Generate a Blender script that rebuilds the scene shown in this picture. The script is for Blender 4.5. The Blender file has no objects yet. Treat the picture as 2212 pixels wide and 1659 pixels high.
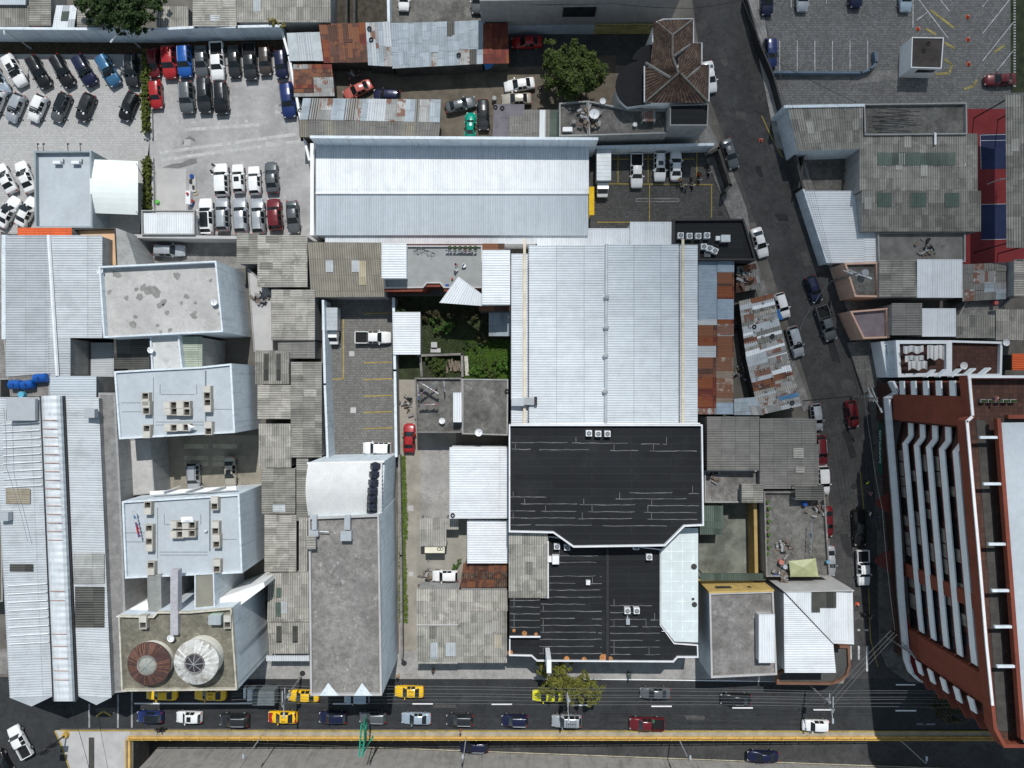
import bpy, bmesh, math, random
from mathutils import Vector, Matrix
from mathutils.geometry import tessellate_polygon
rnd = random.Random(11)
# ---------------------------------------------------------------- camera, sky, sun, exposure
H, F, CX, CY = 110.0, 1587.0, 1106.0, 829.5      # drone height (m); focal length and centre in units of the photo's layout grid
sc = bpy.context.scene
cam = bpy.data.cameras.new('camera'); cam.sensor_width = 36; cam.lens = 18 / (CX / F); cam.clip_end = 4000
co = bpy.data.objects.new('camera', cam); co.location = (0, 0, H); sc.collection.objects.link(co); sc.camera = co
SUN = Vector((0.075, 0.637, 1.0)).normalized()
w = bpy.data.worlds.new('World'); sc.world = w; w.use_nodes = True
sky = w.node_tree.nodes.new('ShaderNodeTexSky'); sky.sky_type = 'NISHITA'; sky.sun_disc = False
sky.sun_elevation = math.asin(SUN.z); sky.sun_rotation = math.atan2(SUN.x, SUN.y); sky.altitude = 2800
bg = w.node_tree.nodes['Background']; bg.inputs[1].default_value = 0.135
hs = w.node_tree.nodes.new('ShaderNodeHueSaturation'); hs.inputs['Hue'].default_value = .475; hs.inputs['Saturation'].default_value = .6      # thin white cloud whitens the blue
w.node_tree.links.new(sky.outputs[0], hs.inputs['Color']); w.node_tree.links.new(hs.outputs[0], bg.inputs[0])
sl = bpy.data.lights.new('sun', 'SUN'); sl.energy = 3.5; sl.angle = math.radians(0.5); sl.color = (1, 0.98, 0.955)
so = bpy.data.objects.new('sun', sl); so.rotation_euler = SUN.to_track_quat('Z', 'Y').to_euler(); so.location = (20, 120, 190)
sc.collection.objects.link(so)
sc.view_settings.view_transform = 'Standard'; sc.view_settings.look = 'None'; sc.view_settings.exposure = 0.1
sc.view_settings.gamma = 1
C = sc.collection.objects
# ---------------------------------------------------------------- helpers
def P(x, y, z=0.0): return Vector(((x - CX) * (H - z) / F, (CY - y) * (H - z) / F, z))
def tag(o, label=None, cat=None, group=None, kind=None):
    for k, v in (('label', label), ('category', cat), ('group', group), ('kind', kind)):
        if v: o[k] = v
    return o
def thing(name, label, cat, loc=(0, 0, 0), rz=0, group=None):
    o = bpy.data.objects.new(name, None); C.link(o); o.location = loc; o.rotation_euler = (0, 0, rz); o.empty_display_size = .2
    return tag(o, label, cat, group)
def clone(root, loc, rz=0, label=None, group=None):
    r = root.copy(); C.link(r); r.location = loc; r.rotation_euler = (0, 0, rz)
    if label: r['label'] = label
    if group: r['group'] = group
    for ch in list(root.children):
        c = ch.copy(); C.link(c); c.parent = r
        for g in list(ch.children):
            d = g.copy(); C.link(d); d.parent = c
    return r
class MB:
    def __init__(s): s.v = []; s.f = []; s.m = []; s.uv = {}
    def add(s, vs, fs, mi=0):
        b = len(s.v); s.v += [Vector(p) for p in vs]
        for f in fs: s.f.append(tuple(i + b for i in f)); s.m.append(mi)
    def quad(s, a, b, c, d, mi=0): s.add([a, b, c, d], [(0, 1, 2, 3)], mi)
    def box(s, c, d, rz=0, mi=0):
        x, y, z = [k / 2 for k in d]; M = Matrix.Rotation(rz, 3, 'Z'); c = Vector(c)
        vs = [c + M @ Vector((i * x, j * y, k * z)) for k in (-1, 1) for j in (-1, 1) for i in (-1, 1)]
        s.add(vs, [(0, 2, 3, 1), (4, 5, 7, 6), (0, 1, 5, 4), (1, 3, 7, 5), (3, 2, 6, 7), (2, 0, 4, 6)], mi)
    def prism(s, poly, z0, z1=None, mi=0, cap=True, side=True, mt=None):
        n = len(poly); pts = [Vector(p).to_3d() if len(p) == 2 else Vector(p) for p in poly]
        ar = sum(pts[i].x * pts[(i + 1) % n].y - pts[(i + 1) % n].x * pts[i].y for i in range(n))
        if ar < 0: pts.reverse()
        top = [Vector((p.x, p.y, p.z if z1 is None else z1)) for p in pts]; bot = [Vector((p.x, p.y, z0)) for p in pts]
        if side: s.add(bot + top, [(i, (i + 1) % n, n + (i + 1) % n, n + i) for i in range(n)], mi)
        if cap:
            for t in tessellate_polygon([top]):
                a, b, c = [top[i] for i in t]
                if (b - a).cross(c - a).z < 0: t = (t[0], t[2], t[1])
                s.add([top[i] for i in t], [(0, 1, 2)], mi if mt is None else mt)
    def cyl(s, c, r, h, n=12, mi=0, ax='z', r2=None, cap=True):
        r2 = r if r2 is None else r2; c = Vector(c); vs = []
        for k, rr in ((0, r), (1, r2)):
            for i in range(n):
                a = 2 * math.pi * i / n; p = (rr * math.cos(a), rr * math.sin(a), k * h)
                if ax == 'y': p = (p[0], p[2] - h / 2, p[1])
                if ax == 'x': p = (p[2] - h / 2, p[0], p[1])
                vs.append(c + Vector(p))
        fs = [(i, (i + 1) % n, n + (i + 1) % n, n + i) for i in range(n)]
        if cap: fs += [tuple(range(n))[::-1], tuple(range(n, 2 * n))]
        s.add(vs, fs, mi)
    def tube(s, pts, r, n=5, mi=0, r2=None):
        pts = [Vector(p) for p in pts]; vs = []; L = len(pts)
        for i, p in enumerate(pts):
            d = (pts[min(i + 1, L - 1)] - pts[max(i - 1, 0)]).normalized()
            a = d.cross(Vector((0, 0, 1)));
            if a.length < .01: a = d.cross(Vector((1, 0, 0)))
            a.normalize(); b = d.cross(a); rr = r if r2 is None else r + (r2 - r) * i / (L - 1)
            vs += [p + rr * (math.cos(2 * math.pi * k / n) * a + math.sin(2 * math.pi * k / n) * b) for k in range(n)]
        fs = [(i * n + k, i * n + (k + 1) % n, (i + 1) * n + (k + 1) % n, (i + 1) * n + k) for i in range(L - 1) for k in range(n)]
        fs += [tuple(range(n))[::-1], tuple(range((L - 1) * n, L * n))]
        s.add(vs, fs, mi)
    def torus(s, c, R, r, n=14, m=6, mi=0, ax='z'):
        vs = []; c = Vector(c)
        for i in range(n):
            a = 2 * math.pi * i / n
            for j in range(m):
                b = 2 * math.pi * j / m; q = R + r * math.cos(b)
                p = (q * math.cos(a), q * math.sin(a), r * math.sin(b))
                if ax == 'y': p = (p[0], p[2], p[1])
                vs.append(c + Vector(p))
        s.add(vs, [(i * m + j, ((i + 1) % n) * m + j, ((i + 1) % n) * m + (j + 1) % m, i * m + (j + 1) % m) for i in range(n) for j in range(m)], mi)
    def ring(s, poly, z0, z1, t, mi=0):            # a parapet: wall of thickness t just inside poly
        inn = inset(poly, t); n = len(poly)
        for i in range(n):
            j = (i + 1) % n
            o0, o1, i0, i1 = poly[i], poly[j], inn[i], inn[j]
            q = lambda p, z: Vector((p[0], p[1], z))
            s.add([q(o0, z0), q(o1, z0), q(o1, z1), q(o0, z1), q(i0, z0), q(i1, z0), q(i1, z1), q(i0, z1)],
                  [(0, 1, 2, 3), (3, 2, 6, 7), (7, 6, 5, 4)], mi)
    def build(s, name, mats, root=None, smooth=False, uv=None, local=False):
        me = bpy.data.meshes.new(name); off = Vector((0, 0, 0)) if (root is None or local) else root.location
        p = root
        me.from_pydata([tuple(v - off) for v in s.v], [], s.f)
        for m in (mats if isinstance(mats, (list, tuple)) else [mats]): me.materials.append(m)
        me.polygons.foreach_set('material_index', s.m)
        if smooth: me.polygons.foreach_set('use_smooth', [True] * len(s.f))
        if uv:
            l = me.uv_layers.new(name='UV'); d = []
            for f in s.f:
                for i in f: d += uv[i]
            l.data.foreach_set('uv', d)
        me.validate(); me.update()
        o = bpy.data.objects.new(name, me); C.link(o)
        if root: o.parent = root
        return o
def inset(poly, t):
    n = len(poly); ar = sum(poly[i][0] * poly[(i + 1) % n][1] - poly[(i + 1) % n][0] * poly[i][1] for i in range(n))
    sg = 1 if ar > 0 else -1; out = []
    for i in range(n):
        a, b, c = [Vector((poly[k % n][0], poly[k % n][1])) for k in (i - 1, i, i + 1)]
        d1, d2 = (b - a).normalized(), (c - b).normalized()
        n1, n2 = Vector((-d1.y, d1.x)) * sg, Vector((-d2.y, d2.x)) * sg
        m = n1 + n2
        if m.length < .2: m = n1
        m.normalize(); k = t / max(.35, m.dot(n1)); out.append(b + m * k)
    return out
# ---------------------------------------------------------------- materials
class NT:
    def __init__(s, name):
        s.mat = bpy.data.materials.new(name); s.mat.use_nodes = True; s.t = s.mat.node_tree; s.t.nodes.clear()
        s.out = s.t.nodes.new('ShaderNodeOutputMaterial'); s.b = s.t.nodes.new('ShaderNodeBsdfPrincipled')
        s.t.links.new(s.b.outputs[0], s.out.inputs[0])
        s.pos = s.t.nodes.new('ShaderNodeNewGeometry').outputs['Position']
    def n(s, ty, **kw):
        x = s.t.nodes.new('ShaderNode' + ty)
        for k, v in kw.items(): setattr(x, k, v)
        return x
    def put(s, sock, v):
        if hasattr(v, 'node'): s.t.links.new(v, sock)
        else: sock.default_value = v
    def math(s, op, a, b=0.0, c=0.0):
        x = s.n('Math', operation=op)
        for i, v in enumerate((a, b, c)): s.put(x.inputs[i], v)
        return x.outputs[0]
    def scale(s, v, k):
        x = s.n('VectorMath', operation='MULTIPLY'); s.put(x.inputs[0], v); x.inputs[1].default_value = k; return x.outputs[0]
    def noise(s, vec, sc, det=5, rough=.6):
        x = s.n('TexNoise'); s.put(x.inputs['Vector'], vec); x.inputs['Scale'].default_value = sc
        x.inputs['Detail'].default_value = det; x.inputs['Roughness'].default_value = rough; return x.outputs['Fac']
    def ramp(s, f, p0, p1):
        x = s.n('MapRange'); s.put(x.inputs[0], f); x.inputs[1].default_value = p0; x.inputs[2].default_value = p1; x.clamp = True
        return x.outputs[0]
    def mix(s, f, a, b):
        x = s.n('Mix', data_type='RGBA'); s.put(x.inputs[0], f)
        for i, v in ((6, a), (7, b)): s.put(x.inputs[i], v if hasattr(v, 'node') else (*v, 1))
        return x.outputs[2]
    def mul(s, col, f):                # colour times a scalar socket
        x = s.n('VectorMath', operation='SCALE'); s.put(x.inputs[0], col if hasattr(col, 'node') else col); s.put(x.inputs[3], f); return x.outputs[0]
    def fin(s, col, rough=.85, metal=0, spec=.3, bump=None, bs=.3, bd=.02):
        s.put(s.b.inputs['Base Color'], col if hasattr(col, 'node') else (*col, 1)); s.b.inputs['Roughness'].default_value = rough
        s.b.inputs['Metallic'].default_value = metal; s.b.inputs['Specular IOR Level'].default_value = spec
        if bump is not None:
            x = s.n('Bump'); x.inputs['Strength'].default_value = bs; x.inputs['Distance'].default_value = bd; s.put(x.inputs['Height'], bump)
            s.t.links.new(x.outputs[0], s.b.inputs['Normal'])
        return s.mat
def M(name, col, rough=.85, var=.16, sc=.8, stain=0, st=(.03, .03, .028), ssc=.18, th=.56, streak=0, metal=0, spec=.25, speck=.12, light=0, mott=0, crack=0):
    t = NT(name); c = Vector(col)
    base = t.mix(t.ramp(t.noise(t.pos, sc), .3, .7), tuple(c * (1 - var)), tuple(c * (1 + var)))
    if speck: base = t.mul(base, t.math('ADD', 1 - speck, t.math('MULTIPLY', t.noise(t.pos, 9, 3), 2 * speck)))
    if mott: base = t.mul(base, t.math('ADD', 1 - mott, t.math('MULTIPLY', t.ramp(t.noise(t.pos, 1.3, 9, .78), .36, .64), 2 * mott)))
    if stain: base = t.mix(t.math('MULTIPLY', t.ramp(t.noise(t.pos, ssc, 8, .68), th, th + .1), stain), base, st)
    if crack: base = t.mix(t.math('MULTIPLY', t.math('LESS_THAN', t.math('ABSOLUTE', t.math('SUBTRACT', t.noise(t.pos, .22, 7, .62), .5)), .0035), crack), base, tuple(c * .3))
    if light: base = t.mix(t.math('MULTIPLY', t.ramp(t.noise(t.pos, .55, 9, .75), .58, .64), light), base, tuple(min(.8, k * 2.2) for k in c))
    if streak: base = t.mix(t.math('MULTIPLY', t.ramp(t.noise(t.scale(t.pos, (2.2, 2.2, .12)), 1, 4), .52, .75), streak), base, tuple(c * .35))
    return t.fin(base, rough, metal, spec)
def MC(name, col, per=.27, groove=.35, sv=.14, sw=1.0, sl=2.3, var=.12, rust=0, rc=(.16, .06, .03), rough=.7, metal=0, dirt=.25, dsc=.35, seam=.35, light=0, spec=.3, thin=0):
    # corrugated sheets: UV x across the ribs, y along them (metres); every sheet has its own tone, colour darkens along the grooves
    t = NT(name); c = Vector(col); uv = t.n('UVMap').outputs[0]; sp = t.n('SeparateXYZ'); t.put(sp.inputs[0], uv); u, v = sp.outputs[0], sp.outputs[1]
    cb = t.n('CombineXYZ'); t.put(cb.inputs[0], t.math('FLOOR', t.math('DIVIDE', u, sw))); t.put(cb.inputs[1], t.math('FLOOR', t.math('DIVIDE', v, sl)))
    wn = t.n('TexWhiteNoise', noise_dimensions='2D'); t.put(wn.inputs[0], cb.outputs[0]); r = wn.outputs[0]
    base = t.mix(t.ramp(t.noise(t.pos, .9), .3, .7), tuple(c * (1 - var)), tuple(c * (1 + var)))
    base = t.mul(base, t.math('ADD', 1 - sv, t.math('MULTIPLY', r, 2 * sv)))
    if dirt:
        base = t.mix(t.math('MULTIPLY', t.ramp(t.noise(t.scale(t.pos, (1, 1, .3)), dsc, 8, .7), .5, .68), dirt), base, tuple(c * .3))
        base = t.mix(t.math('MULTIPLY', t.ramp(t.noise(t.scale(uv, (2.4, .16, 1)), 1, 5, .65), .5, .72), .25 + dirt * .3), base, tuple(c * .5))
    if light: base = t.mix(t.math('MULTIPLY', t.ramp(t.noise(t.pos, .7, 6, .7), .57, .63), light), base, tuple(min(.75, k * 1.9) for k in c))
    if rust: base = t.mix(t.math('MULTIPLY', t.ramp(t.math('ADD', t.noise(t.pos, .8, 6, .7), t.math('MULTIPLY', t.math('SUBTRACT', r, .5), .45)), .62 - rust * .3, .7 - rust * .3), .9), base, rc)
    if seam: base = t.mix(t.math('MULTIPLY', t.math('LESS_THAN', t.math('FRACT', t.math('DIVIDE', v, sl)), .035), seam), base, tuple(c * .25))
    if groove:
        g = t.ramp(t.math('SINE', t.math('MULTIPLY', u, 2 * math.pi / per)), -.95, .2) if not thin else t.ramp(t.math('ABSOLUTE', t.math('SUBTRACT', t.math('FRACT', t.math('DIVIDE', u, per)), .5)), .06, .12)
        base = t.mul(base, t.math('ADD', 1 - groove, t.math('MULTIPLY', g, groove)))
    return t.fin(base, rough, metal, spec)
def MT(name, col, mortar, bw, bh, var=.25, rough=.85, off=.5, ms=.04, stain=0, big=.2, st=(.03, .028, .024), spots=None):
    t = NT(name); c = Vector(col); x = t.n('TexBrick'); t.put(x.inputs['Vector'], t.pos); x.offset = off
    x.inputs['Scale'].default_value = 1; x.inputs['Brick Width'].default_value = bw; x.inputs['Row Height'].default_value = bh
    x.inputs['Mortar Size'].default_value = ms; x.inputs['Mortar Smooth'].default_value = .3; x.inputs['Bias'].default_value = 0
    x.inputs['Color1'].default_value = (*(c * (1 - var)), 1); x.inputs['Color2'].default_value = (*(c * (1 + var)), 1); x.inputs['Mortar'].default_value = (*mortar, 1)
    base = t.mul(x.outputs[0], t.math('ADD', 1 - big, t.math('MULTIPLY', t.noise(t.pos, .22, 7, .65), 2 * big)))
    if stain: base = t.mix(t.math('MULTIPLY', t.ramp(t.noise(t.pos, .16, 8, .7), .53, .66), stain), base, st)
    if spots: base = t.mix(t.math('MULTIPLY', t.ramp(t.noise(t.pos, 3.1, 2, .5), .63, .7), .5), base, spots)
    return t.fin(base, rough, 0, .25)
def ML(name, a, b, c):                 # leaves: every leaf its own tone
    t = NT(name); r = t.n('NewGeometry').outputs['Random Per Island']
    k = t.math('ADD', t.math('MULTIPLY', r, .6), t.math('MULTIPLY', t.noise(t.pos, .8, 3), .5))
    col = t.mix(t.ramp(k, .2, .55), a, b); col = t.mix(t.ramp(k, .6, .9), col, c)
    t.b.inputs['Transmission Weight'].default_value = 0
    return t.fin(col, .7, 0, .2)
m_asph = M('asphalt', (.034, .036, .038), var=.22, sc=.35, stain=.35, st=(.065, .066, .066), th=.58, speck=.25, mott=.15, crack=.7)
m_asph2 = M('worn_asphalt', (.054, .0535, .0535), var=.25, sc=.3, stain=.5, st=(.11, .105, .1), th=.57, speck=.25, mott=.2, crack=.8)
m_conc = M('concrete', (.30, .29, .275), var=.18, sc=.4, stain=.35, st=(.12, .115, .105), th=.55, mott=.14, crack=.6)
m_concl = M('pale_concrete', (.42, .41, .40), var=.12, sc=.4, stain=.25, st=(.24, .23, .21), th=.56)
m_concd = M('dark_concrete', (.13, .125, .115), var=.3, sc=.5, stain=.55, st=(.045, .043, .04), th=.52, light=.5, mott=.3, crack=.6)
m_concm = M('grey_concrete', (.20, .19, .18), var=.25, sc=.5, stain=.5, st=(.075, .07, .065), th=.54, light=.4, mott=.25, crack=.6)
m_dirt = M('packed_dirt', (.115, .098, .075), var=.3, sc=.5, stain=.5, st=(.05, .043, .035), th=.52, light=.2)
m_pale = M('pale_gravel', (.33, .325, .32), var=.22, sc=.22, stain=.3, st=(.2, .19, .185), th=.54, light=.3, mott=.12)
m_hexl = MT('light_pavers', (.40, .395, .385), (.30, .297, .29), .42, .36, var=.1, big=.14)
m_hexd = MT('dark_pavers', (.082, .08, .077), (.055, .054, .052), .42, .36, var=.22, big=.35, stain=.35, spots=(.2, .17, .1))
m_hexm = MT('grey_pavers', (.165, .16, .15), (.10, .097, .09), .42, .36, var=.16, big=.25)
m_hexe = MT('spotted_pavers', (.165, .163, .16), (.10, .098, .096), .42, .36, var=.22, big=.3, spots=(.36, .31, .17))  # mid-grey pavers with random pale spots
m_grass = M('lawn_soil', (.032, .04, .018), var=.5, sc=.9)
m_line = M('white_road_paint', (.78, .78, .77), var=.08, stain=.15, st=(.3, .3, .3))
m_yel = M('worn_yellow_paint', (.34, .25, .06), var=.3, stain=.5, st=(.15, .14, .11), ssc=.7)
m_yelr = M('yellow_rail_paint', (.52, .33, .08), var=.12)
m_kerb = M('kerb_concrete', (.33, .30, .24), var=.25, sc=.8, stain=.4, st=(.14, .12, .09))
m_red = M('red_court', (.20, .028, .03), var=.18, sc=.3)
m_blue = M('blue_court', (.022, .03, .08), var=.25, sc=.3)
m_wblue = M('bluegrey_wall', (.62, .675, .71), var=.08, sc=.5, streak=.42, stain=.2, mott=.08)
m_wwhite = M('white_wall', (.78, .78, .77), var=.05, streak=.15)
m_wgrey = M('grey_wall', (.30, .30, .29), var=.15, streak=.4)
m_wdark = M('dark_wall', (.06, .057, .052), var=.3, streak=.4)
m_wpink = M('salmon_wall', (.56, .36, .27), var=.12, streak=.3)
m_wyel = M('yellow_wall', (.50, .35, .12), var=.15, stain=.3, streak=.3)
m_wbrick = MT('brick_wall', (.20, .11, .08), (.22, .2, .18), .4, .2, var=.2)
m_wcream = M('cream_wall', (.66, .61, .50), var=.08, streak=.2)
m_rblue = M('bluegrey_membrane', (.42, .46, .49), var=.07, sc=.3, stain=.3, st=(.33, .36, .38), th=.56, speck=.06, mott=.06)
m_rgrey = M('light_roof_screed', (.43, .42, .405), var=.12, sc=.25, stain=.35, st=(.3, .29, .28), th=.54, speck=.06, mott=.1, crack=.3)
m_black = MT('black_membrane', (.0125, .0138, .0155), (.021, .022, .0235), 11, 1.03, var=.16, ms=.05, big=.4, stain=.55, st=(.026, .027, .028), rough=.8)
m_seal = M('pale_sealant', (.17, .17, .17), var=.4)
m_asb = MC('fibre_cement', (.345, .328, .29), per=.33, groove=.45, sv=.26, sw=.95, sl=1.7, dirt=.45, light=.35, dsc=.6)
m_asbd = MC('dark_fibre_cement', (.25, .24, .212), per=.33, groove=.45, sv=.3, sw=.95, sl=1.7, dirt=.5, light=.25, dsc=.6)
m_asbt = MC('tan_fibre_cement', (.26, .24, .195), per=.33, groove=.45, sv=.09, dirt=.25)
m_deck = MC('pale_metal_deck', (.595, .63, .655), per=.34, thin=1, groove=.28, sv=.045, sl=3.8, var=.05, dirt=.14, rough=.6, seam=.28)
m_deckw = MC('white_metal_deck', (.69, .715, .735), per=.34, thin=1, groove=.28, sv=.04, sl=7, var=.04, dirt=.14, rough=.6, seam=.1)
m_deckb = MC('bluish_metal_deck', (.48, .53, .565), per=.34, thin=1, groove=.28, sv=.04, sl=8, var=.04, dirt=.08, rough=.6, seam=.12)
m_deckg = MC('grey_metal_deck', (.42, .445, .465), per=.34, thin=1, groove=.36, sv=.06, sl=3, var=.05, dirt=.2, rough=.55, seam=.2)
m_mblue = MC('galvanised_sheet', (.30, .345, .38), groove=.15, sv=.16, sw=.8, sl=2.2, dirt=.3, rough=.6, seam=.5)
m_mgrey = MC('weathered_sheet', (.33, .33, .32), groove=.2, sv=.3, sw=.8, sl=2.4, dirt=.4, rust=.08, rough=.65, seam=.5)
m_rust = MC('rusted_sheet', (.11, .05, .035), groove=.2, sv=.3, sw=.8, sl=2.2, var=.3, dirt=.35, rust=.5, rc=(.19, .075, .035), seam=.5)
m_redsh = MC('red_rusted_sheet', (.14, .028, .018), groove=.2, sv=.25, sw=.8, sl=2.2, var=.3, dirt=.35, rust=.3, rc=(.2, .06, .02), seam=.5)
m_moire = MC('dull_tan_sheet', (.20, .193, .178), per=.36, groove=.35, sv=.12, sw=.9, sl=2.0, dirt=.3, seam=.5)
m_orange = MC('orange_sheet', (.66, .12, .035), groove=.3, sv=.06, dirt=.1)
m_green = MC('green_plastic_sheet', (.085, .118, .098), groove=.4, sv=.25, dirt=.3)
m_skyl = MC('clear_plastic_sheet', (.42, .45, .46), groove=.25, sv=.15, dirt=.3, rough=.4)
m_skyd = MC('dirty_plastic_sheet', (.07, .07, .062), groove=.35, sv=.3, dirt=.4, rough=.4)
m_tile = MC('clay_tiles', (.105, .066, .047), per=.30, groove=.6, sv=.45, sw=.3, sl=.42, var=.35, dirt=.4, light=.3, seam=.6)
m_poly = M('milky_polycarbonate', (.58, .64, .64), var=.06, rough=.35, stain=.15, st=(.4, .44, .42))
m_canv = M('white_canopy_fabric', (.72, .77, .75), var=.03, rough=.6)
m_white = M('white_metal', (.70, .71, .72), var=.08, rough=.5, stain=.3, st=(.42, .42, .41), ssc=.5)
m_grey = M('grey_metal', (.33, .35, .36), var=.15, rough=.5)
m_dkmet = M('dark_metal', (.03, .03, .032), rough=.5)
m_fan = M('fan_grille', (.10, .11, .12), rough=.5)
m_steel = M('galvanised_steel', (.45, .48, .5), var=.12, rough=.4, metal=.3)
m_wood = M('old_wood', (.16, .13, .10), var=.3, sc=3)
m_rub = M('black_rubber', (.012, .012, .013), rough=.8)
m_tank = M('blue_plastic_tank', (.01, .085, .33), rough=.4, var=.1)
m_brred = M('brick_red_paint', (.19, .052, .032), var=.12, sc=.4, streak=.3, mott=.08)
m_band = M('pale_parapet', (.74, .77, .79), var=.06, streak=.12)
m_glassd = M('dark_window', (.012, .014, .017), rough=.15, spec=.5, var=.3)
m_curt = M('curtained_window', (.22, .20, .175), var=.4, sc=1.2, rough=.4)
m_terr = MT('terrace_tiles', (.075, .036, .027), (.045, .028, .024), .55, .55, var=.25, off=0)
m_vbox = M('vent_concrete', (.40, .37, .32), var=.15, stain=.3, st=(.2, .18, .15), ssc=.8)
m_cloth = M('white_cloth', (.78, .78, .77), var=.04)
m_tarpb = M('blue_tarpaulin', (.03, .13, .32), var=.2)
m_tarpg = M('pale_green_tarpaulin', (.34, .36, .20), var=.2, rough=.4)
m_cone = M('orange_plastic', (.7, .09, .02), var=.05)
m_leaf = ML('leaf', (.018, .028, .008), (.045, .068, .014), (.085, .11, .022))
m_leafy = ML('yellow_green_leaf', (.042, .047, .010), (.11, .113, .02), (.19, .182, .035))
m_leafd = ML('dark_leaf', (.012, .022, .007), (.026, .048, .013), (.05, .085, .02))
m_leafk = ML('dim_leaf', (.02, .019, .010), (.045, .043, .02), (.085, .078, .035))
m_leafg = ML('fresh_leaf', (.02, .05, .008), (.05, .11, .016), (.10, .19, .03))
m_bark = M('bark', (.06, .045, .033), var=.3, sc=4)
# ---------------------------------------------------------------- generic builders
def ground(name, poly, mat, layer, z=0.0, kerb=0):
    b = MB(); pts = [P(*p, z) for p in poly]; zz = z + .004 * layer + kerb
    b.prism([(p.x, p.y) for p in pts], z - .02, zz, side=kerb > 0)
    return tag(b.build(name, mat), kind='structure')
def lines(name, segs, mat, layer=9, wd=.12, z=0):
    b = MB()
    for s in segs:
        a, c = P(s[0], s[1], z), P(s[2], s[3], z); k = s[4] if len(s) > 4 else wd
        d = (c - a).normalized(); n = Vector((-d.y, d.x, 0)) * k / 2; u = Vector((0, 0, .004 * layer))
        b.quad(a - n + u, c - n + u, c + n + u, a + n + u)
    return tag(b.build(name, mat), kind='structure')
PROF = {'wave': [(0, 0), (.25, 1), (.5, 0), (.75, -1)], 'deck': [(0, -.4), (.1, 1), (.26, 1), (.36, -.4)], 'flat': [(0, 0)]}
def corr(root, quads, mat, name='roof', prof='wave', per=None, amp=.035, rows=1):
    b = MB(); uv = []; per = per or (.34 if prof == 'deck' else .33)
    for q in quads:
        a, bb, c, d = [Vector(p) for p in q]
        if (bb - a).cross(d - a).z < 0: sgn = -1
        else: sgn = 1
        nrm = (bb - a).cross(d - a).normalized() * sgn
        W = ((bb - a).length + (c - d).length) / 2; L = ((d - a).length + (c - bb).length) / 2
        us = []; k = 0
        while k * per < W:
            for fr, h in PROF[prof]:
                x = (k + fr) * per
                if x < W: us.append((x / W, h))
            k += 1
        us.append((1, 0)); n = len(us); base = len(b.v); fs = []
        for r in range(rows + 1):
            t = r / rows
            for (u, h) in us:
                p = (a * (1 - u) + bb * u) * (1 - t) + (d * (1 - u) + c * u) * t + nrm * (amp * h)
                b.v.append(p); uv.append((u * W, t * L))
        for r in range(rows):
            for i in range(n - 1):
                f = (base + r * n + i, base + r * n + i + 1, base + (r + 1) * n + i + 1, base + (r + 1) * n + i)
                b.f.append(f if sgn > 0 else f[::-1]); b.m.append(0)
    return b.build(name, mat, root, uv=uv, smooth=prof == 'wave')
def V3(p): return P(p[0], p[1], p[2])
def rv(x0, y0, x1, y1, zn, zs): return [(x0, y0, zn), (x1, y0, zn), (x1, y1, zs), (x0, y1, zs)]       # ribs run up-down the picture
def rh(x0, y0, x1, y1, zw, ze): return [(x0, y0, zw), (x0, y1, zw), (x1, y1, ze), (x1, y0, ze)]       # ribs run across it
def shed(name, label, quads, mat, wall=None, prof='wave', per=None, amp=.035, base=0, cat='building', drop=.10, mats=None, open_=False, group=None):
    Q = [[V3(p) for p in q] for q in quads]; c = sum((p for q in Q for p in q), Vector()) / (4 * len(Q))
    root = thing(name, label, cat, (c.x, c.y, base), group=group)
    b = MB()
    for q in Q:
        cc = sum(q, Vector()) / 4
        if open_:
            for p in q:
                s = p + (cc - p) * .06; b.box((s.x, s.y, (base + p.z - drop) / 2), (.14, .14, p.z - drop - base))
            b.prism([p - Vector((0, 0, drop * .3)) for p in q], 0, None, side=False)
        else: b.prism([(p + (cc - p).normalized() * .18) - Vector((0, 0, drop)) for p in q], base)
    b.build('post' if open_ else 'wall', wall or m_wgrey, root)
    if mats:
        for i, (q, m) in enumerate(zip(Q, mats)): corr(root, [q], m, 'roof', prof, per, amp)
    else: corr(root, Q, mat, 'roof', prof, per, amp)
    if mat in (m_asb, m_asbd):                # single sheets that were replaced or have gone dark
        for q in Q:
            W, L = (q[1] - q[0]).length, (q[3] - q[0]).length
            for _ in range(int(W * L / 26)):
                u, v, du, dv = rnd.uniform(0, .95), rnd.uniform(0, .8), 1.0 / W, 1.8 / L
                if u + du > 1 or v + dv > 1: continue
                pt = lambda s, t: (q[0] * (1 - s) + q[1] * s) * (1 - t) + (q[3] * (1 - s) + q[2] * s) * t + Vector((0, 0, .045))
                corr(root, [[pt(u, v), pt(u + du, v), pt(u + du, v + dv), pt(u, v + dv)]], rnd.choice((m_shl, m_shl, m_shd, m_shd, m_skyl)), 'replacement_sheet', prof, per, amp)
    return root
m_shl = MC('newer_fibre_sheet', (.375, .36, .325), per=.33, groove=.4, sv=.1, dirt=.3); m_shd = MC('mossy_fibre_sheet', (.20, .195, .17), per=.33, groove=.4, sv=.1, dirt=.4)
def panel(root, q, mat, name='skylight', lift=.07, prof='wave', per=None):
    corr(root, [[V3(p) + Vector((0, 0, lift)) for p in q]], mat, name, prof, per, .035)
def flat(name, label, poly, z, wall, roof, par=.5, pt=.2, base=0, cat='building', pmat=None, floor=None):
    pts = [P(x, y, z) for x, y in poly]; c = sum(pts, Vector()) / len(pts); xy = [(p.x, p.y) for p in pts]
    root = thing(name, label, cat, (c.x, c.y, base))
    zf = z - par
    b = MB(); b.prism(xy, base, zf, cap=False); b.build('wall', wall, root)
    b = MB(); b.prism(inset(xy, pt * .5) if par else xy, zf, zf, side=False); b.build('roof', roof, root)
    if par: b = MB(); b.ring(xy, zf, z, pt); b.build('parapet', pmat or wall, root)
    return root
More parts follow.
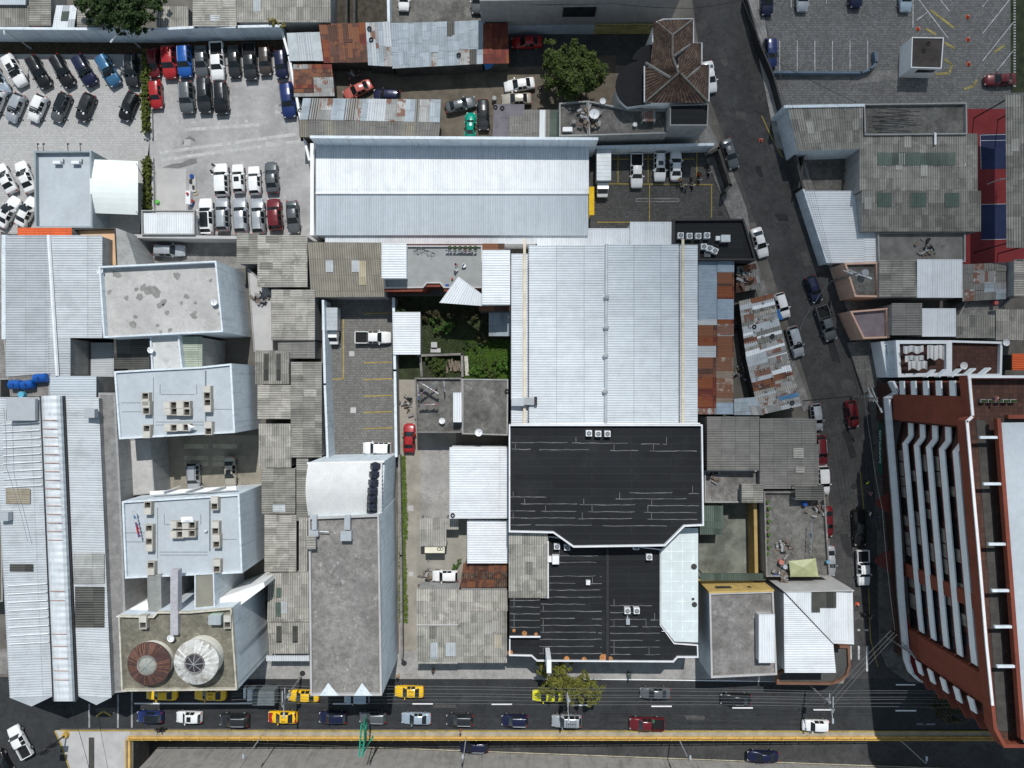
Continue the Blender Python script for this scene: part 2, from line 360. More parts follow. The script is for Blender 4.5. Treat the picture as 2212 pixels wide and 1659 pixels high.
def part(root, name, mat, fn, smooth=False):
    b = MB(); fn(b); return b.build(name, mat, root, smooth=smooth)
def patch(root, q, nu, nv, mats, wts, name='roof', seed=1, jit=.25, per=.16):
    # a patchwork of separate sheets laid over one another
    r = random.Random(seed); a, b_, c, d = [V3(p) for p in q]; ml = list(mats)
    nrm = (b_ - a).cross(d - a); nrm = nrm.normalized() * (1 if nrm.z > 0 else -1); B = MB(); uv = []
    pt = lambda u, v: (a * (1 - u) + b_ * u) * (1 - v) + (d * (1 - u) + c * u) * v
    us = [0] + [(i + r.uniform(-jit, jit)) / nu for i in range(1, nu)] + [1]
    for i in range(nu):
        vs = [0] + [(j + r.uniform(-jit, jit)) / nv for j in range(1, nv)] + [1]
        for j in range(nv):
            u0, u1, v0, v1 = us[i] - .012, us[i + 1] + .012, vs[j] - .012, vs[j + 1] + .012
            mi = r.choices(range(len(ml)), wts)[0]; lift = nrm * r.uniform(.0, .10); sk = nrm * r.uniform(-.02, .03)
            A, Bq, Cq, D = pt(u0, v0) + lift, pt(u1, v0) + lift + sk, pt(u1, v1) + lift + sk, pt(u0, v1) + lift
            W = (Bq - A).length; Lh = (D - A).length; n = max(2, int(W / per)); o = r.uniform(0, 50); base = len(B.v)
            for t in (0, 1):
                for k in range(n + 1):
                    s = k / n; h = .02 if k % 2 else -.01
                    B.v.append((A * (1 - s) + Bq * s) * (1 - t) + (D * (1 - s) + Cq * s) * t + nrm * h); uv.append((o + s * W, o + t * Lh))
            for k in range(n):
                f = (base + k, base + k + 1, base + n + 2 + k, base + n + 1 + k)
                if (B.v[f[1]] - B.v[f[0]]).cross(B.v[f[3]] - B.v[f[0]]).z < 0: f = f[::-1]
                B.f.append(f); B.m.append(mi)
    return B.build(name, ml, root, uv=uv)
def patched(name, label, q, nu, nv, mats, wts, wall=None, seed=1, base=0, cat='shed', drop=.12, jit=.25):
    pts = [V3(p) for p in q]; c = sum(pts, Vector()) / 4; root = thing(name, label, cat, (c.x, c.y, base))
    b = MB(); b.prism([(p + (c - p).normalized() * .2) - Vector((0, 0, drop)) for p in pts], base); b.build('wall', wall or m_wdark, root)
    patch(root, q, nu, nv, mats, wts, seed=seed, jit=jit); return root
def wallrun(name, label, pts, z, t, mat, base=0, cat='wall', coping=None):
    p = [P(x, y, z) for x, y in pts]; c = sum(p, Vector()) / len(p); root = thing(name, label, cat, (c.x, c.y, base))
    b = MB(); k = MB()
    for i in range(len(p) - 1):
        d = p[i + 1] - p[i]; m = (p[i] + p[i + 1]) / 2; a = math.atan2(d.y, d.x)
        b.box((m.x, m.y, (base + z) / 2), (d.length + t * .98, t, z - base), a); k.box((m.x, m.y, z + .045), (d.length + t, t + .08, .09), a)
    b.build('wall_panel', mat, root); k.build('coping', coping or mat, root); return root
def text(s, size, mat, root, loc, rot=(0, 0, 0), name='lettering'):
    cu = bpy.data.curves.new(name, 'FONT'); cu.body = s; cu.size = size; cu.extrude = .004; cu.align_x = 'CENTER'; cu.align_y = 'CENTER'
    o = bpy.data.objects.new(name, cu); C.link(o); dg = bpy.context.evaluated_depsgraph_get(); me = bpy.data.meshes.new_from_object(o.evaluated_get(dg))
    bpy.data.objects.remove(o); me.materials.clear(); me.materials.append(mat); q = bpy.data.objects.new(name, me); C.link(q)
    q.location = loc; q.rotation_euler = rot; q.parent = root; return q
# ---------------------------------------------------------------- a cloud over the north-east shades that part of the town
def make_cloud():
    t = NT('cloud'); tc = t.n('TexCoord').outputs['Object']; sp = t.n('SeparateXYZ'); t.put(sp.inputs[0], tc)
    r2 = t.math('SQRT', t.math('ADD', t.math('POWER', sp.outputs[0], 2), t.math('POWER', sp.outputs[1], 2)))
    k = t.math('ADD', r2, t.math('MULTIPLY', t.math('SUBTRACT', t.noise(tc, 2.2, 4), .5), .35))
    a = t.math('MULTIPLY', t.ramp(k, .99, .70), .34)
    tr = t.n('BsdfTransparent'); df = t.n('BsdfDiffuse'); df.inputs[0].default_value = (.9, .9, .9, 1); mx = t.n('MixShader')
    t.put(mx.inputs[0], a); t.t.links.new(tr.outputs[0], mx.inputs[1]); t.t.links.new(df.outputs[0], mx.inputs[2]); t.t.links.new(mx.outputs[0], t.out.inputs[0])
    bm = bmesh.new(); bmesh.ops.create_icosphere(bm, subdivisions=4, radius=1)
    for v in bm.verts:
        v.co *= 1 + .06 * math.sin(5 * v.co.x + 1) * math.cos(4 * v.co.y); v.co.z = max(v.co.z, -.35)
    me = bpy.data.meshes.new('cloud'); bm.to_mesh(me); bm.free(); me.materials.append(t.mat)
    o = bpy.data.objects.new('cloud', me); C.link(o); g = P(2050, 330); z = 420
    o.location = (g.x + SUN.x / SUN.z * z, g.y + SUN.y / SUN.z * z, z); o.scale = (68, 58, 14); o.rotation_euler = (0, 0, math.radians(28)); tag(o, kind='structure')
make_cloud()
# ---------------------------------------------------------------- ground
def base_ground():
    b = MB(); L = 420; ys, yn, xw = P(0, 1672).y, P(0, 1594).y, P(288, 0).x
    b.quad((-L, yn, 0), (L, yn, 0), (L, L, 0), (-L, L, 0)); b.quad((-L, -L, 0), (L, -L, 0), (L, ys, 0), (-L, ys, 0)); b.quad((-L, ys, 0), (xw, ys, 0), (xw, yn, 0), (-L, yn, 0))
    tag(b.build('ground', M('town_ground', (.13, .12, .105), var=.3, sc=.3, stain=.5, st=(.06, .055, .05), th=.54)), kind='structure')
    # the sunken road: slopes down to the west into an underpass
    xe = P(2212, 0).x + 6; d = -11.5; ym = (ys + yn) / 2
    r = MB(); r.quad((xw - 22, ys, d - .4), (xe, ys, -.05), (xe, yn, -.05), (xw - 22, yn, d - .4)); r.quad((xe, ys, -.05), (400, ys, -.05), (400, yn, -.05), (xe, yn, -.05))
    tag(r.build('underpass_road', m_asph2), kind='structure')
    lw = MB(); lw.quad((xw - 22, ys + .12, d - .33), (xe, ys + .12, .0), (xe, ys + .24, .0), (xw - 22, ys + .24, d - .33))
    tag(lw.build('underpass_edge_line', M('faded_edge_paint', (.46, .42, .30), var=.25, mott=.25)), kind='structure')
    s = MB(); s.quad((xw - 22, ys, d - 1), (xe, ys, -1), (xe, ys, .0), (xw - 22, ys, .0)); tag(s.build('underpass_south_wall', M('retaining_wall', (.34, .33, .31), var=.15, streak=.5, stain=.45, st=(.14, .135, .125))), kind='structure')
    n = MB(); n.quad((xw - 22, yn, 0), (xe, yn, 0), (xe, yn, -1), (xw - 22, yn, d - 1)); tag(n.build('underpass_north_wall', m_wgrey), kind='structure')
    e = MB(); e.box((xw - .25, ym, -2.4), (.5, yn - ys - .02, 4.7)); e.quad((xw - 22, ys, 0 - .01), (xw - .5, ys, -.01), (xw - .5, yn, -.01), (xw - 22, yn, -.01)); tag(e.build('underpass_portal', m_wdark), kind='structure')
base_ground()
ground('lot_paving', [(-60, 112), (322, 112), (324, 505), (-60, 505)], m_hexl, 1)
ground('dry_grass_strip', [(-60, 60), (612, 60), (612, 112), (322, 117), (-60, 117)], M('dry_grass', (.05, .038, .024), var=.5, sc=1.5), 2)
ground('gravel_lot', [(323, 88), (612, 88), (640, 180), (668, 330), (700, 520), (300, 520), (323, 300)], m_pale, 1)
ground('washing_slab', [(338, 365), (402, 365), (402, 460), (338, 460)], m_concl, 3)
ground('mechanics_yard', [(620, 60), (1190, 60), (1210, 305), (650, 305)], m_dirt, 1)
ground('north_alley', [(1090, 66), (1440, 60), (1420, 140), (1090, 145)], m_asph2, 2)
ground('grey_yard', [(840, -20), (1045, -20), (1045, 60), (840, 60)], m_concd, 2)
ground('garden_soil', [(715, -20), (840, -20), (840, 60), (715, 60)], M('dark_soil', (.05, .042, .032), var=.5, sc=1.2), 2)
ground('dark_lot', [(1270, 310), (1575, 310), (1640, 480), (1270, 500)], m_hexd, 2)
ground('corner_soil', [(1180, 120), (1330, 120), (1330, 230), (1180, 230)], m_dirt, 3)
ground('side_street', [(1490, -40), (1640, -40), (1668, 130), (1706, 330), (1762, 500), (1838, 690), (1876, 850), (1894, 1000), (1905, 1250), (1920, 1440), (1990, 1500), (1760, 1500), (1790, 1440), (1795, 1260), (1790, 1060), (1768, 910), (1735, 800), (1668, 590), (1612, 420), (1566, 300), (1520, 180)], m_asph2, 3)
ground('east_sidewalk', [(1600, -40), (1640, -40), (1664, 130), (1704, 330), (1676, 318), (1640, 130)], m_conc, 4, kerb=.12)
ground('shop_sidewalk', [(1706, 345), (1762, 500), (1838, 690), (1868, 800), (1890, 800), (1845, 640), (1770, 440), (1730, 330)], m_concm, 4, kerb=.12)
ground('apartment_sidewalk', [(1868, 800), (1886, 950), (1893, 1150), (1898, 1400), (1915, 1440), (1960, 1472), (2020, 1478), (2230, 1478), (2230, 1400), (1960, 1400), (1940, 820)], m_concd, 4, kerb=.12)
ground('west_sidewalk', [(1530, 270), (1566, 330), (1612, 450), (1632, 560), (1660, 640), (1735, 830), (1752, 880), (1735, 890), (1650, 680), (1580, 480), (1500, 280)], m_concm, 4, kerb=.12)
ground('car_park', [(1625, -40), (2230, -40), (2230, 250), (1690, 250), (1670, 150)], m_hexe, 2)
ground('lawn_edge', [(2183, -20), (2230, -20), (2230, 200), (2183, 200)], m_grass, 4)
ground('court_surface', [(2080, 235), (2230, 235), (2230, 580), (2080, 580)], m_red, 3)
for y0, y1 in ((290, 366), (442, 518)): ground('court_paint', [(2117, y0), (2195, y0 - 2), (2200, y1 - 2), (2119, y1)], m_blue, 5)
ground('main_road', [(-60, 1462), (2260, 1466), (2260, 1578), (300, 1574), (-60, 1574)], m_asph, 4)
ground('west_junction', [(-60, 1500), (130, 1500), (130, 1575), (172, 1700), (-60, 1700)], m_asph, 3)
ground('traffic_island', [(120, 1577), (282, 1577), (282, 1700), (165, 1700), (134, 1608)], m_concl, 5, kerb=.12)
ground('median', [(282, 1578), (2260, 1580), (2260, 1593), (282, 1593)], m_kerb, 5, kerb=.14)
ground('sidewalk', [(520, 1412), (862, 1412), (862, 1466), (520, 1466)], m_conc, 6, kerb=.10)
ground('sidewalk', [(862, 1405), (1545, 1405), (1545, 1466), (862, 1466)], m_conc, 6, kerb=.10)
ground('sidewalk', [(1545, 1400), (1800, 1400), (1836, 1440), (1820, 1476), (1545, 1468)], m_concm, 6, kerb=.10)
ground('sidewalk', [(-60, 1400), (520, 1400), (520, 1455), (-60, 1455)], m_concm, 6, kerb=.10)
ground('paver_lot', [(700, 640), (852, 640), (852, 990), (700, 990)], m_hexm, 3)
ground('dirt_lane', [(858, 760), (985, 760), (985, 1440), (862, 1440)], M('sandy_lane', (.30, .275, .235), var=.2, sc=.4, stain=.45, st=(.17, .15, .12), th=.54), 2)
ground('lane_yard', [(900, 1110), (1015, 1110), (1015, 1270), (900, 1270)], M('yard_concrete', (.27, .255, .22), var=.2, sc=.4, stain=.4, st=(.15, .14, .115)), 3)
ground('concrete_yard', [(910, 965), (975, 965), (975, 1120), (910, 1120)], m_conc, 5)
ground('garden', [(848, 640), (1105, 640), (1105, 820), (848, 820)], m_grass, 3)
ground('courtyard', [(350, 940), (580, 940), (580, 1070), (350, 1070)], M('yellowed_concrete', (.24, .22, .175), var=.25, sc=.35, stain=.5, st=(.10, .092, .075), th=.52), 3)
ground('small_lot', [(300, 505), (530, 505), (530, 580), (300, 580)], m_concm, 3)
ground('back_alley', [(200, 820), (330, 820), (340, 1420), (230, 1420)], m_concm, 2)
ground('shop_yard', [(1740, 320), (1865, 320), (1865, 420), (1740, 420)], m_concd, 4)
ground('terrace_yard', [(1510, 1080), (1640, 1080), (1640, 1260), (1510, 1260)], M('green_stained_concrete', (.155, .165, .14), var=.3, sc=.4, stain=.6, st=(.05, .055, .045), th=.5, light=.3), 5)
ground('drain_kerb', [(1760, 168), (1880, 152), (1972, 150), (1972, 168), (1835, 182), (1835, 178)], m_concm, 5)
m_fline = M('faded_line_paint', (.5, .5, .5), var=.3, mott=.3)
# ---------------------------------------------------------------- painted markings
lines('lane_marking', [(525, 1464.5, 533, 1464.5), (548, 1464.5, 563, 1464.5), (576, 1464.5, 590, 1464.5), (603, 1464, 668, 1464), (852, 1464.5, 878, 1464.5), (892, 1464.5, 906, 1464.5), (916, 1465, 1085, 1465), (1098, 1465.5, 1112, 1465.5), (1123, 1465.5, 1138, 1465.5), (1150, 1466, 1300, 1466.5), (1300, 1467, 1700, 1472)], m_line, 9, .17)
lines('lane_marking', [(290, 1519.5, 590, 1519.5), (719, 1520, 762, 1520), (891, 1520, 935, 1520), (1062, 1521, 1106, 1521), (1235, 1523, 1279, 1523), (1407, 1525.5, 1451, 1525.5), (1582, 1529, 1626, 1529), (1757, 1533, 1802, 1533), (1934, 1535, 1979, 1535), (1935, 1479, 1977, 1479)], m_line, 9, .2)
lines('lane_marking', [(255, 1500, 255, 1572), (285, 1490, 285, 1572), (193, 1520, 193, 1572)], M('worn_white_paint', (.3, .3, .3), var=.4), 9, .25)
lines('lane_marking', [(1852, 1361, 1858, 1361, .3), (1868, 1361, 1876, 1361, .3), (1855, 1395, 1855, 1425, .3), (1873, 1395, 1873, 1450, .3), (1838, 1395, 1838, 1425, .25)], M('faded_white_paint', (.42, .42, .42), var=.5), 9, .4)
lines('lane_marking', [(130, 1577.2, 282, 1577.2), (282, 1577.5, 2260, 1579.5), (134, 1608, 165, 1700), (120, 1578, 134, 1608)], m_yel, 46, .22)
lines('road_arrow', [(1980, 1564, 2020, 1564.5, .25), (2000, 1564.3, 1990, 1562, .2)], M('ghost_white_paint', (.17, .17, .18)), 9, .3)
lines('road_arrow', [(208, 1547, 222, 1537), (224, 1537, 240, 1546)], m_yel, 9, .25)
lines('parking_line', [(742, 690, 742, 820), (700, 820, 742, 818)] + [(785, y, 848, y - 2) for y in (678, 784, 820, 856, 891, 926)], m_yel, 9, .16)
lines('parking_line', [(1335, 318, 1335, 398), (1400, 318, 1400, 398), (1468, 318, 1468, 400), (1505, 318, 1505, 400), (1296, 397, 1540, 399), (1300, 344, 1500, 344), (1403, 400, 1403, 490), (1290, 480, 1500, 480), (1537, 400, 1537, 470)], m_yel, 9, .14)
lines('parking_line', [(1684 + 38 * i, 88, 1684 + 38 * i, 153) for i in range(6)] + [(1671, -5, 1671, 20), (1709, -5, 1709, 16), (1747, -5, 1747, 13), (1785, -5, 1785, 8)], m_fline, 9, .11)
lines('parking_line', [(1985, 0, 2048, 83), (2031, 0, 2051, 25), (1980, 44, 2004, 26), (2122, 15, 2134, 0), (2122, 73, 2180, 0), (2122, 132, 2189, 48), (2153, 153, 2188, 110), (1972, -5, 1972, 60)], m_fline, 9, .12)
lines('faded_marking', [(2010, 22, 2060, 60), (2000, 62, 2022, 75), (2040, 92, 2062, 105), (2148, 112, 2170, 98), (2082, 193, 2104, 185), (2104, 185, 2110, 172), (2020, 160, 2050, 158), (2050, 158, 2056, 140), (2056, 140, 2040, 128)], M('faded_yellow_paint', (.30, .245, .09), var=.5), 9, .35)
lines('kerb_blocks', [(2189, 6 * i, 2194, 6 * i) for i in range(32)], M('kerb_white_paint', (.4, .4, .4)), 10, .22)
lines('court_line', [(2117, 292, 2195, 290, .05), (2117, 292, 2119, 366, .05), (2117, 304, 2175, 303, .05), (2117, 442, 2190, 440, .05), (2119, 518, 2200, 516, .05)], m_line, 10, .06)
lines('courtyard_marking', [(398 + 62 * i, y, 450 + 62 * i, y) for i in range(2) for y in (964, 990, 1002)], M('pale_yellow_paint', (.36, .34, .26), var=.3), 9, .7)
lines('kerb_line', [(1858, 1020, 1866, 1100), (1876, 1270, 1880, 1380), (1880, 1380, 1896, 1440), (1645, 250, 1668, 300), (1668, 300, 1690, 340)], m_yel, 9, .14)
for x, y, s in ((760, 764, 5.5), (763, 886, 6), (887, 1098, 6), (888, 1240, 5), (405, 308, 7), (88, 312, 7), (580, 312, 6)): ground('manhole_slab', [(x - s, y - s), (x + s, y - s), (x + s, y + s), (x - s, y + s)], m_concl, 8)
for x, y in ((654, 1454), (873, 1432), (1845, 1050), (1980, 1509)):
    p = P(x, y); b = MB(); b.cyl((p.x, p.y, .11), .42, .016, 16); tag(b.build('manhole_cover', m_dkmet), 'round dark manhole cover near ' + {654: 'the narrow tall building', 873: 'the dirt lane', 1845: 'the black pickup', 1980: 'the corner of the red apartment block'}[x], 'manhole cover', 'manhole covers')
ground('speed_drain', [(193, 1592), (205, 1592), (205, 1700), (193, 1700)], m_wdark, 40)
# water stains that dried on the lots keep their own shape
ground('wet_stain', [(350, 362), (372, 354), (392, 352), (408, 344), (424, 342), (426, 352), (408, 358), (385, 364)], M('damp_gravel', (.17, .165, .16), var=.2), 3)
ground('oil_stain', [(392, 312), (399, 300), (410, 294), (420, 300), (424, 308), (415, 303), (404, 300), (401, 310)], M('oily_gravel', (.15, .14, .13), var=.2), 3)

r0 = random.Random(12); m_pa, m_pb = M('dark_asphalt_patch', (.027, .027, .029), var=.2, mott=.2), M('pale_asphalt_patch', (.075, .072, .07), var=.25, mott=.25)
for x, y, w_, h_, m in ((1560, 120, 14, 40, m_pb), (1600, 250, 22, 16, m_pb), (1640, 370, 12, 26, m_pa), (1690, 470, 26, 14, m_pa), (1740, 560, 16, 30, m_pb), (1800, 760, 18, 46, m_pa), (1830, 830, 30, 18, m_pb), (1835, 960, 14, 60, m_pa), (1855, 1060, 18, 18, m_pb), (1830, 1180, 16, 50, m_pa), (1850, 1330, 30, 20, m_pb), (700, 1540, 60, 8, m_pa), (1330, 1545, 70, 10, m_pa), (1500, 1550, 40, 9, m_pb), (1680, 1500, 50, 12, m_pa), (960, 1525, 50, 7, m_pb), (230, 1535, 50, 12, m_pb)):
    ground('asphalt_patch', [(x + w_ / 2 * k * r0.uniform(.8, 1.15) + l * h_ * .15, y + h_ / 2 * l * r0.uniform(.8, 1.15)) for k, l in ((-1, -1), (0, -1.05), (1, -1), (1.1, 0), (1, 1), (0, 1.1), (-1, 1), (-1.05, 0))], m, 6)
lines('asphalt_crack', [(x0 + i * 9, y0 + dy[i % 5], x0 + i * 9 + 9, y0 + dy[(i + 1) % 5]) for x0, y0, n in ((560, 1572, 60), (1150, 1574, 60), (600, 1511, 20), (1330, 1560, 30)) for dy in ((0, 2, -1, 3, 1),) for i in range(n) if r0.random() < .6], M('tar_crack', (.012, .012, .012)), 7, .07)
lines('tyre_track', [(x0, y0, x1, y1, .5) for x0, y0, x1, y1 in ((345, 330, 640, 290), (350, 345, 650, 305), (400, 280, 560, 270))], M('dusty_track', (.40, .395, .385), mott=.2), 2, .4)

lines('tyre_track', [(x, y + (x - 600) * .011, x + 150, y + (x - 450) * .011, .45) for y in (1489, 1500, 1541, 1553) for x in range(250, 1900, 150) if r0.random() < .8], M('dark_wheel_track', (.029, .0305, .032), mott=.2), 5, .45)
# ================================================================ BUILDINGS
# ---- long white hall (top centre)
h = shed('long_hall', 'long bright white metal roofed hall beside the gravel car lot', [rv(682, 308, 1272, 418, 4.4, 5.6), rv(682, 418, 1271, 508, 5.6, 4.6)], m_deckw, m_wwhite, 'deck', mats=[m_deckw, m_deckb])  # less sun on the south slope is put into its duller deck colour
part(h, 'gable_wall', m_wwhite, lambda b: [b.box(tuple((P(673, y0, 5.6) + P(673, y1, 5.6)) / 2 - Vector((0, 0, 2.7)))[:2] + (2.7,), (.5, abs(P(0, y0, 6).y - P(0, y1, 6).y), 5.4)) for y0, y1 in ((308, 508),)])
part(h, 'ridge_cap', m_white, lambda b: b.tube([P(682, 418, 5.68), P(1271, 418, 5.68)], .16, 6))
wallrun('boundary_wall', 'tall grey wall along the north edge of the long white hall', [(672, 296), (1290, 300)], 7.7, .3, m_wblue)
shed('lean_to', 'low white lean-to roof strip along the south edge of the long hall', [rv(702, 508, 1160, 527, 4.2, 3.9), rv(1160, 493, 1361, 545, 4.2, 4.0), rv(1361, 479, 1451, 545, 4.5, 4.3)], m_deckw, m_wwhite, 'deck')
b = MB(); b.box((P(1278, 434, 3.2).x, P(1278, 434, 3.2).y, 3.2), (.75, 4.1, .12)); b.box((P(1276, 434, 3.2).x, P(1278, 434, 3.2).y, 1.6), (.2, 3.8, 3.1)); tag(b.build('awning', M('bright_yellow_paint', (.75, .47, .02))), 'bright yellow awning on the east end wall of the long white hall', 'awning')
# ---- big deck hall (centre)
h = shed('deck_hall', 'largest pale metal deck hall with a row of ridge ventilators', [rh(1142, 530, 1310, 914, 8.0, 9.0), rh(1310, 528, 1466, 914, 9.0, 8.0)], m_deck, m_wwhite, 'deck', mats=[m_deck, MC('cool_metal_deck', (.575, .615, .64), per=.34, thin=1, groove=.28, sv=.045, sl=3.8, var=.05, dirt=.14, rough=.6, seam=.28)])
part(h, 'ridge_cap', m_steel, lambda b: b.tube([P(1310, 527, 9.1), P(1308, 914, 9.1)], .22, 6))
for q in (rh(1104, 548, 1140, 914, 7.6, 7.3), rh(1468, 529, 1507, 914, 7.6, 7.8)): corr(h, [[V3(p) for p in q]], m_deck, 'side_roof', 'deck')
for x0, x1, y0 in ((1106, 1139, 552), (1470, 1505, 532)): part(h, 'side_wall', m_wwhite, lambda b: b.prism([P(x0, y0, 7.3), P(x1, y0, 7.3), P(x1, 914, 7.3), P(x0, 914, 7.3)], 0, 7.1))
m_cg = M('cream_gutter', (.62, .54, .42))
for x in (1133, 1475): part(h, 'gutter', m_cg, lambda b: b.box((P(x, 722, 7.65).x, P(x, 722, 7.65).y, 7.7), (.36, 26.5, .12)))
part(h, 'north_fascia', m_white, lambda b: [b.tube([P(1104, 916, 8.1), P(1310, 915, 9.15), P(1512, 915, 8.1)], .12, 5)])
VT = [(1310, 642), (1309, 707), (1308, 768), (1307, 845)]
b = MB(); vroot = None
for i, (x, y) in enumerate(VT):
    lab = ['northernmost', 'second', 'third', 'southernmost'][i] + ' dark ridge ventilator on the largest metal deck hall'
    if vroot is None:
        vroot = thing('roof_ventilator', lab, 'ventilator', P(x, y, 9.15), group='ridge ventilators of the deck hall')
        b.cyl((0, 0, .05), .26, .3, 12); b.cyl((0, 0, .35), .38, .12, 12, 0, 'z', .2); b.build('cowl', m_grey, vroot, local=True)
        b = MB(); b.cyl((0, 0, -.12), .42, .17, 12); b.build('flashing', m_white, vroot, local=True)
    else: clone(vroot, P(x, y, 9.15), 0, lab)
# ---- black roofed shop
bl = flat('black_roof_shop', 'large black membrane roof shop with white parapet south of the deck hall', [(1099, 917), (1518, 917), (1521, 1136), (1479, 1138), (1437, 1180), (1239, 1183), (1195, 1152), (1099, 1150)], 9.3, m_wdark, m_black, .55, .2, pmat=m_white)
def sealant(root, rows, z):
    r = random.Random(5)
    def fn(b):
        for y, x0, x1 in rows:
            x = x0
            while x < x1:
                e = min(x1, x + r.uniform(40, 170)); n = max(2, int((e - x) / 12)); pts = [P(x + (e - x) * i / n, y + (x - 1300) * .012 + r.uniform(-.7, .7), z) for i in range(n + 1)]
                for i in range(n):
                    w_ = Vector((0, r.uniform(.025, .05), 0)); b.quad(pts[i] - w_, pts[i + 1] - w_, pts[i + 1] + w_, pts[i] + w_)
                if r.random() < .55: q = P(x + 8, y, z); b.quad(q, q + Vector((.06, 0, 0)), q + Vector((.06, .9, 0)), q + Vector((0, .9, 0)))
                x = e + r.uniform(4, 45)
    part(root, 'sealant_seam', m_seal, fn)
sealant(bl, [(958, 1105, 1440), (973, 1105, 1505), (1064, 1360, 1510), (1076, 1100, 1180), (1077, 1330, 1510), (1091, 1125, 1510), (1106, 1100, 1505), (1121, 1100, 1510), (1136, 1100, 1460)], 8.765)
b4 = flat('black_roof_shop', 'lower black roof shop with white front parapet facing the main road', [(1100, 1290), (1183, 1290), (1183, 1158), (1428, 1186), (1428, 1350), (1457, 1389), (1508, 1393), (1509, 1421), (1464, 1421), (1455, 1431), (1160, 1429), (1148, 1418), (1100, 1417)], 6.8, m_wdark, m_black, .35, .16, pmat=m_white)
sealant(b4, [(1246 + i * 15.2, 1165, 1300) for i in range(12)] + [(1248 + i * 15, 1318, 1425) for i in range(4, 12)] + [(1202, 1200, 1300), (1216, 1195, 1305)], 6.465)
part(b4, 'expansion_ridge', m_dkmet, lambda b: b.box((P(1312, 1305, 6.5).x, P(1312, 1305, 6.5).y, 6.55), (.38, 16.2, .16)))
b = MB(); ug = flat('roof_annex', 'small raised black roof section at the west front corner of the lower shop', [(1100, 1292), (1168, 1292), (1168, 1377), (1100, 1377)], 7.4, m_wdark, m_black, 0, base=6.4)
sealant(ug, [(1299 + i * 14.6, 1102, 1166) for i in range(5)], 7.41); part(ug, 'front_edge', m_white, lambda b: b.box((P(1134, 1375, 7.4).x, P(1134, 1375, 7.4).y, 7.45), (4.3, .22, .2)))
part(ug, 'leaf_litter', M('orange_leaf_litter', (.36, .16, .06), var=.4, sc=3), lambda b: [b.cyl(tuple(P(x, y, 7.4)), rr, .03, 9) for x, y, rr in ((1110, 1362, .25), (1133, 1368, .36), (1158, 1370, .25))])
part(b4, 'leaf_litter', M('orange_lichen', (.36, .16, .06), var=.4, sc=3), lambda b: [b.cyl(tuple(P(x, y, 6.46)), rr, .03, 9) for x, y, rr in ((1224, 1423, .4), (1262, 1424, .35), (1304, 1421, .6), (1318, 1424, .4), (1102, 1410, .4))])
g = flat('glazed_roof', 'pale cyan translucent panel roof with a grid of seams beside the black roofs', [(1478, 1140), (1508, 1141), (1508, 1388), (1457, 1386), (1428, 1349), (1428, 1186), (1437, 1181)], 7.0, m_wdark, m_poly, 0)
part(g, 'seam', M('panel_seam', (.72, .78, .77)), lambda b: [b.box((P(1468, 1170 + 21.5 * i, 7).x, P(0, 1170 + 21.5 * i, 7).y, 7.02), (5.0, .08, .03)) for i in range(10)] + [b.box((P(x, 1270, 7).x, P(x, 1270, 7).y, 7.012), (.08, 14, .03)) for x in (1450, 1474, 1497)])
part(g, 'soot_stain', M('soot', (.05, .05, .048)), lambda b: [b.cyl(tuple(P(x, y, 7.0)), rr, .045, 14) for x, y, rr in ((1499, 1224, .42), (1500, 1306, .38), (1497, 1294, .2))])
shed('corrugated_annex', 'grey fibre cement roof wedged into the west notch of the black roofs', [rv(1099, 1150, 1183, 1292, 8.3, 7.2)], m_asb, m_wgrey, mats=[m_asb])
# ---- yellow and white corner houses on the main road
y = flat('grey_house', 'grey concrete roof house with yellow north wall and pale west wall', [(1532, 1281), (1671, 1277), (1679, 1458), (1536, 1465)], 6.8, m_wblue, m_concm, .3, .25, pmat=m_concl)
part(y, 'north_wall', m_wyel, lambda b: [b.prism([P(1531, 1280.5, 6.8) + Vector((0, .16, 0)), P(1672, 1276, 6.8) + Vector((0, .16, 0)), P(1672, 1277.5, 6.8), P(1531, 1281.5, 6.8)], 0, 6.85)] + [])
part(y, 'window', m_glassd, lambda b: [b.box((P(x, 1279, 6.8).x, P(x, 1279, 6.8).y + .22, 5.1), (2.2, .1, .8)) for x in (1570, 1640)])
shed('roof_shelter', 'narrow white metal lean-to on the grey concrete roof of the corner house', [rv(1639, 1327, 1674, 1432, 8.2, 8.0)], m_deckw, m_concl, 'deck', base=6.5)
wc = shed('corner_house', 'white metal hip roof house on the street corner with brown canopy', [[(1694, 1277, 9.2), (1800, 1276, 9.0), (1800, 1390, 8.6), (1695, 1278, 9.2)], [(1800, 1276, 9.0), (1842, 1275, 8.6), (1845, 1392, 8.4), (1800, 1390, 8.6)]], m_deckw, m_concl, 'deck')
corr(wc, [[V3(p) for p in ((1693, 1277, 9.2), (1694, 1390, 8.7), (1800, 1390, 8.6), (1694, 1277, 9.2))], [V3(p) for p in ((1694, 1390, 8.7), (1695, 1453, 8.5), (1806, 1453, 8.4), (1800, 1390, 8.6))]], m_deckw, 'roof', 'deck')
part(wc, 'south_wall', m_concl, lambda b: b.prism([P(1696, 1285, 8.2), P(1798, 1388, 8.2), P(1804, 1451, 8.2), P(1697, 1451, 8.2)], 0, 8.0))
part(wc, 'north_parapet', m_concl, lambda b: [b.prism([P(1692, 1276, 8.9), P(1843, 1273.5, 8.9), P(1843, 1275.5, 8.9), P(1692, 1278, 8.9)], 0, 9.25)])
panel(wc, rv(1752, 1278, 1805, 1312, 8.95, 8.85), m_skyd, 'skylight', .22); panel(wc, rv(1752, 1312, 1770, 1322, 8.85, 8.8), m_skyd, 'skylight', .22)
part(wc, 'hip_flashing', m_dkmet, lambda b: b.tube([P(1694, 1279, 9.28), P(1800, 1391, 8.6)], .07, 5))
